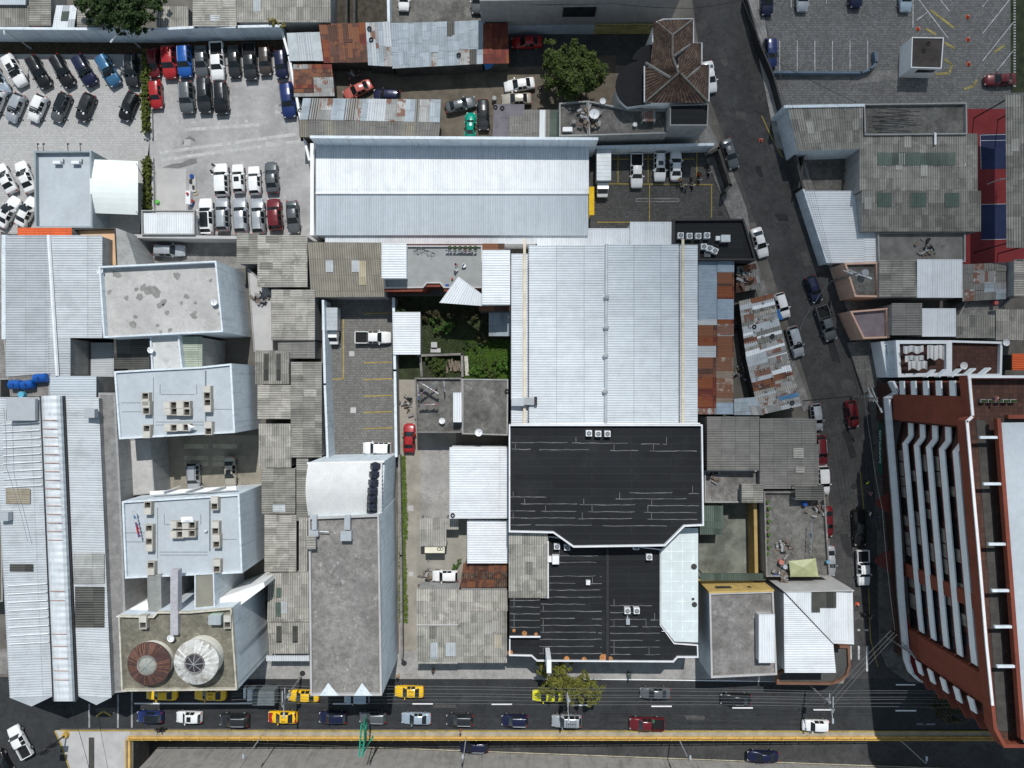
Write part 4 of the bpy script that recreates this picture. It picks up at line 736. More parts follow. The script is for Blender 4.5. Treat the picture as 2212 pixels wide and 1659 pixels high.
part(lw, 'vault_purlin', M('rusty_purlin', (.42, .24, .18)), lambda b: [b.tube([P((112 + 28 * t_) - 24 * math.cos(math.pi * i / 8), 855 + 660 * t_, 10.1 + 1.7 * math.sin(math.pi * i / 8)) for i in range(1, 6)], .05, 4) for t_ in [.08 + .028 * k for k in range(15)] + [.64, .67, .78, .82, .86, .9, .93]])
part(lw, 'vault_gutter', m_dkmet, lambda b: [b.tube([P(137, 855, 10.15), P(165, 1512, 10.15)], .24, 5), b.tube([P(87, 855, 10.1), P(115, 1512, 10.1)], .12, 5)])
for y_ in [915 + 17 * i for i in range(9)] + [1264 + 18 * i for i in range(8)]: part(lw, 'roof_batten', m_white, lambda b: b.tube([P(4 + (y_ - 900) * .033, y_ + 2, 9.6), P(84 + (y_ - 900) * .045, y_ - 3, 10.15)], .085, 4))
part(lw, 'front_gable', m_deckm, lambda b: [b.add([P(20, 1507, 9.3), P(68, 1526, 9.3), P(116, 1503, 9.9), P(116, 1503, 0), P(68, 1524, 0), P(20, 1504, 0)], [(0, 1, 2), (5, 4, 1, 0), (4, 3, 2, 1)]), b.add([P(166, 1503, 9.9), P(208, 1523, 9.2), P(240, 1507, 9.2), P(240, 1507, 0), P(208, 1523, 0), P(166, 1503, 0)], [(0, 1, 2), (5, 4, 1, 0), (4, 3, 2, 1)])])
panel(lw, rh(163, 1267, 226, 1355, 9.97, 9.3), m_skyd, lift=.1); panel(lw, rh(160, 1195, 226, 1260, 9.97, 9.3), MC('lichen_sheet', (.36, .37, .35), dirt=.5), 'stained_sheet', .1); panel(lw, rh(14, 1055, 66, 1088, 9.5, 9.9), MC('brown_stained_sheet', (.33, .29, .22), dirt=.5), 'stained_sheet', .1); panel(lw, rh(22, 1218, 72, 1234, 9.5, 9.9), m_skyd, lift=.1)
part(lw, 'roof_hatch', m_deckg, lambda b: b.box(tuple(P(48, 885, 10.6)), (3.9, 2.9, .7)))
for q in ((197, 893, 10.2), (11, 1115, 10.2)): part(lw, 'roof_hatch', m_deckg, lambda b: b.box(tuple(P(*q)), (1.4, 1.15, .9)))
shed('deck_annex', 'small slanted blue-grey deck roof between the warehouse and the light well', [rh(105, 812, 208, 858, 9.0, 8.6)], m_deckb, m_wgrey, 'deck')
flat('passage_block', 'long grey cement strip with random darker blotches beside the vault warehouse', [(212, 848), (249, 850), (257, 1000), (266, 1180), (274, 1420), (277, 1494), (238, 1498)], 8.3, m_wgrey, M('blotched_cement', (.22, .215, .21), var=.2, mott=.15, streak=.3, stain=.3, st=(.12, .118, .115)), .06, .3)  # cement colour broken up by random darker blotches
flat('edge_house', 'sliver of a brown roofed house at the left picture edge', [(-60, 900), (1, 900), (6, 1300), (-60, 1300)], 5.5, m_wgrey, m_dirt, .2, .2)
flat('edge_house', 'grey concrete house at the left edge beside the deck warehouse', [(-60, 500), (2, 500), (8, 700), (18, 820), (-60, 820)], 6.5, m_wgrey, m_concm, .2, .2)
# ---- old fibre cement roofs in the middle
A = lambda label, q, m=m_asb, **k: shed('corrugated_roof', label, [q], m, k.pop('wall', m_wgrey), **k)
big = A('well kept brown corrugated roof with two clear skylights at the top of the narrow paver lot', [(665, 523, 5.2), (824, 524, 5.2), (834, 641, 4.4), (672, 642, 4.4)], m_asbt, amp=.045)
for q in ((704, 562, 720, 588), (760, 562, 776, 588)): panel(big, rv(*q, 4.95, 4.78), m_skyl)
panel(big, rv(776, 563, 791, 616, 4.95, 4.58), MC('cream_sheet', (.42, .37, .26)), 'replacement_sheet')
A('patchy corrugated roof above the silver car yard, ribs across', rh(556, 508, 664, 620, 5.2, 4.8)); A('dark corrugated strip roof right of the silver car yard', rh(511, 504, 560, 570, 4.6, 4.4), m_asbd)
A('long grey corrugated roof with green corner sheet beside the paver lot', rh(586, 626, 680, 735, 5.0, 4.6)); A('tan striped sheet below the green cornered roof', rh(600, 735, 680, 774, 4.4, 4.3), m_moire)
p_ = P(0, 0)
h = A('ribbed roof with two columns of dark skylights', rv(551, 757, 625, 830, 4.6, 4.2), m_asbd)
for x in (570, 597): panel(h, rv(x, 764, x + 10, 822, 4.56, 4.24), m_skyd)
A('long dark corrugated roof running beside the paver lot', rh(628, 782, 695, 988, 4.6, 4.3), m_asbd); A('narrow grey corrugated roof west of the long dark one, upper', rh(556, 832, 632, 905, 4.7, 4.5))
A('corrugated roof with ribs up and down beside the small courtyard', rv(559, 915, 629, 1010, 4.9, 4.4)); A('corrugated roof with a sun bleached sheet south of the courtyard roof', rh(565, 1012, 638, 1110, 4.6, 4.3), m_asbd)
A('wide dark corrugated roof west of the narrow tall block', rh(571, 1112, 640, 1236, 4.6, 4.3)); A('narrow corrugated strip joining the tall block', rh(640, 988, 666, 1125, 4.2, 4.1), m_asbd); A('thin corrugated strip beside the dark gap', rv(646, 1118, 664, 1236, 4.2, 4.0))
h = A('mossy fibre cement roof with green and dark skylights near the road', [(580, 1238, 4.8), (668, 1236, 4.8), (668, 1343, 4.4), (577, 1343, 4.4)])
panel(h, rv(597, 1270, 608, 1291, 4.72, 4.62), m_green); panel(h, rv(595, 1301, 607, 1332, 4.6, 4.48), m_green)
h = A('lower slope of the mossy roof ending above the pavement', [(578, 1344, 4.3), (668, 1344, 4.3), (667, 1412, 3.6), (582, 1412, 3.6)])
for x in (597, 632): panel(h, rv(x, 1352, x + 11, 1388, 4.25, 3.9), m_skyd)
shed('awning', 'white plastic awning over the pavement below the mossy roof', [rv(575, 1416, 668, 1428, 3.3, 3.0)], m_deckw, m_wgrey, open_=True)
flat('small_yard_house', 'bare concrete roof and yard left of the patchy corrugated roofs', [(534, 575), (586, 630), (590, 760), (548, 760)], 3.0, m_wgrey, m_concl, .15, .15)
# ---- narrow tall block
nb = flat('narrow_block', 'tall narrow block with dark concrete roof and pale blue east wall', [(666, 1118), (819, 1112), (825, 1503), (670, 1503)], 13.6, m_wblue, M('mottled_screed', (.215, .205, .192), var=.2, sc=.35, stain=.45, st=(.11, .105, .1), th=.54, light=.55, mott=.3, crack=.5), .5, .25, pmat=m_concl)
part(nb, 'front_crest', m_wblue, lambda b: [b.add([P(x, 1503, 13.62), P(x + w_, 1503, 13.62), P(x + w_ * .45, 1475, 13.3), P(x + w_ * .45, 1503, 14.5)], [(0, 1, 3), (0, 3, 2), (3, 1, 2)]) for x, w_ in ((690, 42), (764, 40))])
nv = thing('vault_block', 'white curved vault roof on the north part of the narrow block', 'building', P(740, 1055, 0))
def nvault(b):
    n = 14
    for i in range(n):
        z = lambda k: 11.0 + 1.6 * math.sin(math.pi * (.12 + .76 * k / n)); y_ = lambda k: 1000 + 114 * k / n
        a = [P(666 - 6 * math.sin(math.pi * i / n), y_(i), z(i)), P(826, y_(i), z(i)), P(824, y_(i + 1), z(i + 1)), P(666 - 6 * math.sin(math.pi * (i + 1) / n), y_(i + 1), z(i + 1))]
        b.quad(*a[::-1])
part(nv, 'vault_roof', M('stained_vault_metal', (.58, .585, .57), var=.06, stain=.2, st=(.4, .39, .36), streak=0), nvault)
part(nv, 'roof_rib', m_white, lambda b: [b.tube([P(x, 1000 + 114 * k / 8, 11.03 + 1.6 * math.sin(math.pi * (.12 + .76 * k / 8))) for k in range(9)], .035, 4) for x in [672 + 6.2 * i for i in range(21)]])
part(nv, 'wall', m_wblue, lambda b: b.prism([P(664, 1000, 11.4), P(830, 996, 11.4), P(824, 1114, 11.4), P(664, 1116, 11.4)], 0, 10.9)); part(nv, 'north_parapet', m_wwhite, lambda b: b.prism([P(663, 999, 11.4), P(831, 995, 11.4), P(830, 999, 11.4), P(664, 1003, 11.4)], 10.9, 11.5))
part(nv, 'skylight', M('dark_dome_plastic', (.018, .022, .035), rough=.12, spec=.6), lambda b: [b.cyl((P(811 - i * 1.2, 1009 + 16.8 * i, 11.9).x, P(811, 1009 + 16.8 * i, 11.9).y, 11.4 + 1.3 * math.sin(math.pi * (.15 + .11 * i))), .72, .55, 4 if 0 else 12, 0, 'z', .3) for i in range(7)])
part(nv, 'skylight_frame', m_dkmet, lambda b: [b.box((P(811 - i * 1.2, 1009 + 16.8 * i, 11.9).x, P(811, 1009 + 16.8 * i, 11.9).y, 11.25 + 1.3 * math.sin(math.pi * (.15 + .11 * i))), (1.35, .98, .3)) for i in range(7)])
part(nb, 'air_duct', m_steel, lambda b: [b.box(tuple(P(x, 1128, 13.9)), (w_, 1.9, .6)) for x, w_ in ((680, .6), (751, .75))] + [b.box(tuple(P(749, 1156, 13.7)), (1.4, 1.3, 1.1)), b.box(tuple(P(680, 1151, 13.6)), (1.1, .8, .8)), b.tube([P(690, 1148, 13.9), P(710, 1149, 13.9)], .07)])
shed('roof_hut', 'small corrugated roof patch at the west edge of the narrow tall roof', [rh(661, 1158, 682, 1186, 14.4, 14.3)], m_asbd, m_wgrey, base=13.0)
wallrun('lot_wall', 'pale blue wall along the west side of the narrow paver lot', [(698, 650), (702, 830), (708, 988)], 4.0, .25, m_wblue)
wallrun('lot_wall', 'dark block wall between paver lot and the garden lane', [(850, 645), (853, 800), (856, 985)], 2.9, .3, m_wgrey, coping=m_wblue)
wallrun('lot_wall', 'weathered block wall between narrow tall block and dirt lane', [(862, 985), (866, 1200), (868, 1420)], 1.6, .25, m_concm)
for r_, xy, z in ((g1, ((529, 600), (530, 690)), 10), (g2, ((552, 820), (554, 900)), 9.8), (g3, ((566, 1100), (568, 1190)), 9.6), (bt, ((578, 1345), (580, 1405)), 12), (nb, ((853, 1180), (858, 1330)), 13)):
    for x, y_ in xy:
        q = P(x, y_, 0); a = max(p.x for p in [v.co + r_.location for v in r_.children[0].data.vertices]); part(r_, 'downpipe', m_grey, lambda b: b.tube([(a - .02 if r_ is nb else q.x - .05, q.y, .2), (a - .02 if r_ is nb else q.x - .05, q.y, z)], .07, 6))
# ---- terrace house with white tin roofs
tc_ = flat('red_terrace_house', 'grey terrace house with brick red fascia and white tin roofs', [(828, 530), (1042, 530), (1042, 622), (958, 622), (950, 612), (922, 612), (914, 622), (830, 623)], 6.4, m_brred, M('grey_terrace_floor', (.27, .28, .275), var=.1, stain=.2, st=(.2, .2, .19)), .35, .2, pmat=m_concl)
part(tc_, 'fascia', m_brred, lambda b: [b.box((P(x, 627, 6).x, P(x, yy, 6).y, 5.9), (w_, .5, .45)) for x, yy, w_ in ((872, 626, 5.4), (935, 616, 2.2), (985, 626, 3.4))])
A('white tin roof on the west end of the grey terrace', rh(824, 526, 878, 601, 8.4, 8.2), m_deckw, prof='deck', base=6.0, wall=m_wwhite); A('white tin roof on the east end of the grey terrace with rusty top', rh(1041, 540, 1102, 658, 8.4, 8.2), m_deckw, prof='deck', wall=m_wwhite)
shed('tin_flap', 'triangular white tin roof hanging over the terrace edge', [[(990, 597, 7.6), (1041, 635, 7.6), (1043, 661, 7.2), (949, 654, 7.2)]], m_deckw, m_wdark, 'deck', base=5.9, open_=True)
shed('tin_shed', 'rusty brown tin strip at the foot of the east terrace roof', [rh(1034, 660, 1102, 672, 5.4, 5.4)], m_rust, m_wdark); shed('tin_shed', 'rusty sheet at the head of the east terrace roof', [rh(1042, 526, 1090, 541, 8.3, 8.2)], m_rust, m_wdark, base=6)
A('white corrugated shed beside the shaded garden', rh(849, 674, 908, 766, 3.2, 3.0), m_deckw, prof='deck', wall=m_wgrey); A('bluish sheet roof in the shaded corner of the garden', rv(1056, 670, 1102, 726, 3.0, 2.8), m_mblue, wall=m_wdark)
for i, (pts, lb) in enumerate((([(903, 768), (998, 765)], 'low block wall along the top of the garden beds'), ([(998, 765), (999, 812)], 'low block wall right of the scrap timber bed'), ([(908, 770), (911, 812)], 'low block wall left of the bushy garden bed'))): wallrun('garden_wall', lb, pts, 1.1, .25, m_concm)
# ---- laundry terrace, white roofs by the lane
lt = flat('laundry_terrace', 'dark concrete terrace crossed by clothes lines above the dirt lane', [(896, 816), (998, 816), (998, 935), (898, 935)], 4.6, m_wgrey, m_concd, .5, .2, pmat=m_concm)
flat('flat_roof_house', 'stained dark flat roof right of the laundry terrace', [(998, 818), (1098, 819), (1097, 941), (998, 938)], 4.8, m_wgrey, m_concd, .12, .2)
A('narrow white sheet roof on the laundry terrace', rv(979, 848, 997, 912, 6.2, 6.0), m_deckw, base=4.1, open_=True)
A('large white corrugated roof beside the black shop', rh(971, 966, 1098, 1120, 5.6, 5.4), m_deckw, prof='deck', wall=m_wwhite); A('smaller white corrugated roof south of the large one', rh(1009, 1124, 1098, 1217, 4.6, 4.4), m_deckw, prof='deck', wall=m_wwhite)
A('grey corrugated canopy with a white sign below it', rv(907, 1119, 964, 1180, 3.2, 2.9), m_asb, open_=True, wall=m_wgrey); A('small corrugated canopy right of the signed canopy', rv(964, 1119, 990, 1144, 3.0, 2.8), m_asb, open_=True, wall=m_wgrey)
patched('tile_shed', 'collapsing rusty tile roof with a hole beside the white car', [(1002, 1217, 3.6), (1096, 1217, 3.6), (1096, 1268, 3.2), (995, 1268, 3.2)], 6, 3, [m_rust, m_tile], [2, 2], seed=71)
h = shed('corrugated_house', 'grey corrugated house with a white front edge facing the main road', [rv(900, 1272, 993, 1350, 4.4, 5.0), rv(900, 1350, 988, 1434, 5.0, 4.0)], m_asb, m_wgrey); part(h, 'ridge_cap', m_concl, lambda b: b.tube([P(900, 1350, 5.08), P(990, 1350, 5.08)], .12, 5))
panel(h, rv(930, 1387, 946, 1424, 4.6, 4.15), m_skyl); panel(h, rv(963, 1387, 984, 1417, 4.6, 4.25), m_skyl); part(h, 'front_edge', m_white, lambda b: b.box((P(946, 1427, 4).x, P(0, 1427, 4).y, 3.95), (6, .7, .12)))
h = shed('corrugated_house', 'grey corrugated house with a tan patch beside the lower black roof', [rv(993, 1274, 1097, 1320, 4.2, 4.6), rv(988, 1320, 1095, 1432, 5.0, 4.1)], m_asb, m_wgrey); panel(h, rv(1069, 1370, 1083, 1400, 4.6, 4.36), MC('tan_patch', (.40, .36, .28)), 'replacement_sheet')
# ---- east blocks
fh = shed('factory', 'large grey corrugated factory with green skylight strips', [rv(1857, 288, 2112, 412, 4.6, 5.8), rv(1862, 412, 2119, 500, 5.8, 4.6)], m_asbd, m_wgrey, amp=.045)
panel(fh, rv(1895, 330, 2063, 357, 5.0, 5.27), m_green)
for x in (1895, 1968, 2041): panel(fh, rv(x, 417, x + 31, 447, 5.74, 5.33), m_green)
for q in ((2018, 286, 2023, 313), (2083, 357, 2087, 377)): part(fh, 'repair_strip', m_white, lambda b: b.box(tuple(P((q[0] + q[2]) / 2, (q[1] + q[3]) / 2, 5.2)), (.3, 1.7, .08)))
h = shed('corrugated_hall', 'dark corrugated hall with a grey street front right of the side street', [[(1702, 232, 5.2), (1864, 230, 5.2), (1864, 322, 4.8), (1723, 326, 4.8)]], m_asbd, m_wblue); part(h, 'parapet', m_wblue, lambda b: b.prism([P(1694, 227, 5.4), P(1868, 224, 5.4), P(1868, 230, 5.4), P(1694, 233, 5.4)], 0, 5.4)); part(h, 'window', m_glassd, lambda b: [b.box((P(x, y_, 3).x, P(x, y_, 3).y, 3), (.12, 1.6, 1.0), .3) for x, y_ in ((1698, 262), (1707, 290))])
flat('flat_roof_house', 'dirty flat roof with scattered dark rods right of the corrugated hall', [(1866, 224), (2089, 221), (2090, 290), (1868, 292)], 5.0, m_wgrey, m_concd, .5, .2)
h = A('bright white ribbed roof between street and factory', [(1736, 412, 2.6), (1788, 568, 2.6), (1866, 568, 3.4), (1866, 412, 3.4)], m_deckw, prof='deck', wall=m_wwhite); A('white ribbed roof south of the factory corner', rh(1866, 502, 1896, 568, 3.4, 3.4), m_deckw, prof='deck', wall=m_wwhite)
part(h, 'street_front', m_wblue, lambda b: b.prism([P(1733, 408, 2.7), P(1737, 409, 2.7), P(1789, 568, 2.7), P(1785, 568, 2.7)], 0, 2.8))
flat('flat_roof_house', 'grey stained concrete roof with puddles south of the factory', [(1896, 502), (2086, 500), (2086, 566), (1898, 566)], 4.0, m_wgrey, M('puddled_concrete', (.17, .165, .155), var=.3, sc=.5, stain=.8, st=(.025, .025, .024), ssc=.35, th=.58), .35, .2)
A('olive corrugated roof left of the white ribbed one', rh(1899, 562, 1981, 642, 5.4, 5.2), m_asbd); A('clean white ribbed roof right of the olive one', rv(1981, 560, 2079, 643, 5.6, 5.2), m_deckw, wall=m_wgrey)
patched('tin_shed', 'striped brown and blue sheet roof right of the clean white roof', [(2080, 572, 4.4), (2172, 568, 4.4), (2172, 645, 4.0), (2079, 650, 4.0)], 4, 4, [m_moire, m_mblue, m_mgrey], [3, 1, 2], seed=81)
flat('salmon_house', 'salmon fronted house with a small stair hatch on its grey terrace', [(1824, 568), (1896, 566), (1900, 642), (1847, 641)], 4.9, m_wpink, m_concd, .5, .25, pmat=m_wpink)
flat('salmon_house', 'salmon house with a lilac tiled terrace and washing corner', [(1836, 672), (1918, 665), (1922, 730), (1865, 732)], 4.1, m_wpink, M('lilac_tiles', (.20, .165, .185), var=.2), .6, .25, pmat=m_wpink)
A('brown moire sheet roof right of the lilac terrace', rh(1926, 655, 1992, 724, 5.2, 5.2), m_moire); A('pale ribbed roof below the clean white one', rv(1992, 666, 2065, 727, 5.2, 4.9), m_deckw, wall=m_wgrey)
A('long dim corrugated roof with a coiled hose', rv(2066, 680, 2150, 730, 4.8, 4.6), m_asbd); A('corrugated roof in the far right corner with cream sheets', rv(2152, 668, 2230, 735, 4.8, 4.6), m_asb); A('pale corrugated roof at the right edge below the sports court', rh(2190, 560, 2230, 640, 5.6, 5.6), m_asb)
A('orange roof at the right edge beside the tiled terrace', rh(2186, 764, 2230, 800, 5.5, 5.5), m_orange, wall=m_wdark); A('tall open sided corrugated canopy at the right edge over the sports court', [(2172, 205, 7.2), (2240, 204, 8.0), (2240, 536, 8.0), (2174, 535, 7.2)], m_asbd, open_=True, wall=m_dkmet)
tt2 = flat('tiled_terrace', 'red tiled roof terrace with white sheets drying', [(1935, 735), (2052, 735), (2052, 812), (1940, 815)], 6.0, m_wblue, m_terr, .6, .5, pmat=m_band); flat('tiled_terrace', 'red tiled roof terrace right of the drying sheets', [(2052, 735), (2166, 738), (2164, 812), (2052, 812)], 6.0, m_wblue, m_terr, .6, .3, pmat=m_band)
flat('concrete_forecourt', 'low dark concrete yard slab left of the tiled terraces', [(1830, 740), (1900, 735), (1932, 815), (1866, 850)], .4, m_concd, m_concd, 0)
flat('white_frame_block', 'white framed narrow roof light beside the tiled terrace', [(1902, 738), (1932, 735), (1940, 815), (1916, 815)], 3.4, m_band, m_wdark, .6, .55, pmat=m_band)
flat('yard_house', 'low grey yard slab between the corrugated roofs at right', [(2090, 645), (2190, 640), (2150, 682), (2070, 682)], 3.0, m_wgrey, m_concm, .3, .2)
bo = flat('guard_booth', 'white guard booth with dark flat roof in the car park', [(1970, 80), (2039, 81), (2034, 148), (1968, 146)], 3.4, m_wwhite, M('dark_booth_roof', (.06, .05, .046), var=.3), .12, .12); part(bo, 'window', m_glassd, lambda b: b.box((P(2004, 0, 3).x, P(0, 146.5, 3.4).y - .03, 2.4), (2.6, .12, .9)))
wallrun('drive_wall', 'low dark blue curved wall around the parking bays', [(1672, 156), (1860, 157), (1880, 150), (1893, 135), (1890, 112)], .9, .22, M('slate_blue_wall', (.12, .16, .21)))
# ---- red apartment block
ap = thing('apartment_block', 'tall brick red apartment block with stacked pale balcony parapets', 'building', (62, -20, 0))
FZ = [8.2, 11.1, 14.0, 16.9, 19.8]
WP = [(53.65, .4), (53.75, -1.45), (53.8, -5.1), (54.87, -5.4), (54.92, -7.15), (54.09, -8.24), (55.0, -19.0), (56.15, -32.0), (56.4, -34.2), (56.0, -34.6), (56.25, -38.2), (55.9, -38.4), (56.4, -40.2), (57.6, -42.4)]
runs = [WP[0:2], WP[3:9], [(55.85, -38.3), (56.3, -40.0)], [(56.8, 1.0), (58.0, 2.0)]]
def band(b, run, z0, z1, t_, mi=0):
    for (x0, y0), (x1, y1) in zip(run[:-1], run[1:]):
        d = Vector((x1 - x0, y1 - y0)); n = Vector((-d.y, d.x)).normalized() * t_
        if n.x < 0: n = -n
        b.prism([(x0, y0), (x1, y1), (x1 + n.x, y1 + n.y), (x0 + n.x, y0 + n.y)], z0, z1, mi)
        bt_ = [(x0, y0, z0), (x0 + n.x, y0 + n.y, z0), (x1 + n.x, y1 + n.y, z0), (x1, y1, z0)]
for z in FZ:
    for r_ in runs: b = MB(); band(b, r_, z, z + 1.15, .18); b.build('balcony_parapet', m_band, ap)
    b = MB(); b.prism([(x + .03, y_) for x, y_ in WP] + [(90, -42), (90, .2)], z - .28, z - .02); b.prism([(x + .03, y_) for x, y_ in WP] + [(90, -42), (90, .2)], z - .28, z - .28); b.build('floor_slab', m_brred, ap)
core = [(54.5, .2), (54.5, -5.3), (55.7, -5.4), (54.95, -8.8), (56.9, -33.5), (56.9, -36.5), (57.2, -40), (59, -41.6), (90, -41.6), (90, .1)]
b = MB(); b.prism(core, 0, 22.4); b.build('core_wall', M('brown_inner_wall', (.07, .034, .028), var=.2), ap)
r_ = random.Random(3)
for z in [5.3] + FZ:
    yy = -9.3
    while yy > -33:
        L = r_.uniform(1.3, 2.6); t_ = (yy + 8.8) / (-33.5 + 8.8); x = 54.95 + 1.95 * t_ - .05; dk = r_.random() < .5
        b = MB(); b.box((x, yy - L / 2, z + 1.45), (.1, L * .92, 2.1), math.atan2(1.95, 24.7)); b.build('window' if dk else 'curtained_window', m_glassd if dk else m_curt, ap); yy -= L + (.05 if r_.random() < .8 else .8)
for y_, lab in ((-1.45, 'north_panel'), (0, 0)):
    if lab: b = MB(); b.prism([(53.74, -1.5), (53.8, -5.05), (55.6, -5.05), (55.6, -1.5)], 5.2, 22.6); b.build('red_panel', m_brred, ap)
b = MB(); b.prism([(55.95, -34.6), (56.25, -38.2), (58.0, -38.2), (57.7, -34.6)], 5.2, 22.6); b.build('red_panel', m_brred, ap)
b = MB(); b.prism([(55.6, -25.4), (55.75, -27.2), (57.6, -27.2), (57.4, -25.4)], 5.2, 22.5); b.build('red_pier', m_brred, ap)
top = [(53.36, 1.0), (53.77, -3.7), (53.1, -4.3), (54.5, -19.9), (55.4, -30.7), (56.1, -37.6), (56.4, -40.4), (57.6, -42.6), (92, -42.6), (92, 1.0)]
inn = inset(top, .5)
b = MB(); b.ring(top, 22.3, 24.0, .42); b.prism(top, 22.3, 22.3); b.build('roof_fascia', m_brred, ap)
b = MB(); band(b, [(x - .05, y_) for x, y_ in top[:6]], 24.003, 24.15, .30); b.box((72.6, .85, 24.08), (38.6, .3, .15)); b.build('white_coping', m_white, ap)
b = MB(); b.prism(inset(top, .45), 22.7, 22.9, side=False); b.build('roof_terrace', m_terr, ap)
ph = [(56.2, -4.0), (57.5, -21.0), (58.4, -33), (59.0, -41.2), (92, -41.2), (92, -4.0)]
b = MB(); b.prism([(x + 1.0, y_) for x, y_ in ph[:4]] + ph[4:], 22.9, 24.2); b.build('penthouse_wall', m_wdark, ap)
b = MB(); b.prism([(x + .55, y_ - .5) for x, y_ in ph[:4]] + ph[4:], 24.4, 24.75); b.build('penthouse_roof', m_rblue, ap)
b = MB(); b.prism([(55.0, -4.3), (56.2, -4.3), (57.5, -21), (59.0, -41.2), (57.5, -41.0), (56.3, -21)], 22.9, 22.95); b.build('void_shade_strip', m_wdark, ap)  # dark-coloured strip stands for the deep shaded gap beside the penthouse
b = MB(); band(b, ph[:4], 24.2, 24.9, .45); b.box((75, -3.8, 24.55), (35, .45, .7)); b.build('penthouse_beam', m_brred, ap)
for y_, x in ((-6.2, 55.6), (-11.6, 56), (-18.6, 56.6), (-24, 57), (-28.2, 57.3), (-32.8, 57.6)): b = MB(); b.box((x - .1, y_, 24.6), (2.3, .3, .3)); b.build('pergola_beam', m_wblue, ap)
low = [(53.7, .3), (54.4, -1.2), (53.1, -1.95), (54.5, -19.4), (55.1, -30.3), (55.9, -39.3), (56.5, -41), (57.5, -42), (59.2, -42.5), (64, -42.6)]
b = MB(); band(b, low, 5.0, 6.4, .3); b.build('first_floor_parapet', m_band, ap)
b = MB(); b.prism(low + [(90, -42.6), (90, .3)], 4.7, 5.0); b.build('first_floor_slab', m_concm, ap)
b = MB(); b.prism([(x + 1.6, y_ + (1 if y_ < -40 else 0)) for x, y_ in low] + [(90, -41), (90, .2)], 0, 4.68); b.build('shop_wall', m_wdark, ap)
b = MB(); b.prism([(x + .32, y_) for x, y_ in low[4:]] + [(64, -41.4), (58.5, -41), (57.2, -38)], 5.02, 5.9); b.build('red_ledge', M('bright_red_ledge', (.30, .03, .03)), ap)
for y_, z in ((-15.8, 3.4), (-24.2, 3.2)):
    b = MB(); b.prism([(54.9, y_)] + [(54.6 - 1.9 * math.sin(math.pi * i / 8), y_ - 2.9 * i / 8 + 0) for i in range(9)] + [(54.9, y_ - 2.9)], z, z + .5); b.build('entrance_canopy', M('red_canopy', (.11, .025, .02)), ap)
sn = thing('shop_sign', 'green shop sign with white letters on the street front of the apartment block', 'sign', (53.35, -9.5, 3.6)); b = MB(); b.box((0, 0, 0), (.12, 7.2, .9)); b.build('board', M('dark_green_board', (.01, .07, .045)), sn, local=True)
text('RESTAURANTE', .72, m_white, sn, (-.08, .4, 0), (math.pi / 2, 0, -math.pi / 2))
# ================================================================ VEHICLES
def paint(name, c, metal=.0, rough=.28):
    t = NT(name); t.b.inputs['Coat Weight'].default_value = .4; t.b.inputs['Coat Roughness'].default_value = .08
    k = t.math('ADD', .88, t.math('MULTIPLY', t.noise(t.pos, 2.5, 5), .24))
    return t.fin(t.mul(t.mix(0.0, c, c), k), rough, metal, .4)
PAINT = {k: paint('paint_' + k, c, m) for k, c, m in (('white', (.74, .74, .73), 0), ('silver', (.40, .42, .44), .35), ('grey', (.11, .12, .125), .3), ('dark', (.028, .03, .033), .2), ('black', (.009, .009, .01), 0), ('navy', (.011, .014, .045), .15),
    ('blue', (.014, .09, .34), .1), ('deepblue', (.013, .028, .12), .1), ('teal', (.04, .13, .24), .2), ('red', (.33, .016, .018), 0), ('maroon', (.13, .012, .016), .1), ('faded', (.42, .11, .09), 0), ('yellow', (.78, .47, .01), 0),
    ('lime', (.72, .66, .02), 0), ('turquoise', (.0, .26, .18), 0), ('beige', (.40, .37, .31), .2), ('paleblue', (.38, .45, .52), .3), ('brown', (.05, .038, .033), 0))}
m_glass = M('car_glass', (.012, .016, .018), rough=.08, spec=.6, var=.2, speck=0)
m_head = M('headlamp', (.6, .62, .64), rough=.15, speck=0); m_tail = M('tail_lamp', (.35, .01, .01), rough=.2, speck=0)
m_hub = M('wheel_rim', (.3, .31, .32), rough=.35, metal=.4, speck=0)
def station_ring(s):
    x, w_, zl, zb, zt, wt = s; cab = zt - zb > .25
    h = [(w_ * .86, zl), (w_ * .98, zl + .16), (w_, (zl + zb) / 2 + .06), (w_ * .965, zb), (wt, zt - .06 if cab else zb + (zt - zb) * .7), (wt * .80, zt), (0, zt + .025)]
    return [(x, y, z) for y, z in h] + [(x, -y, z) for y, z in h[-2::-1]]
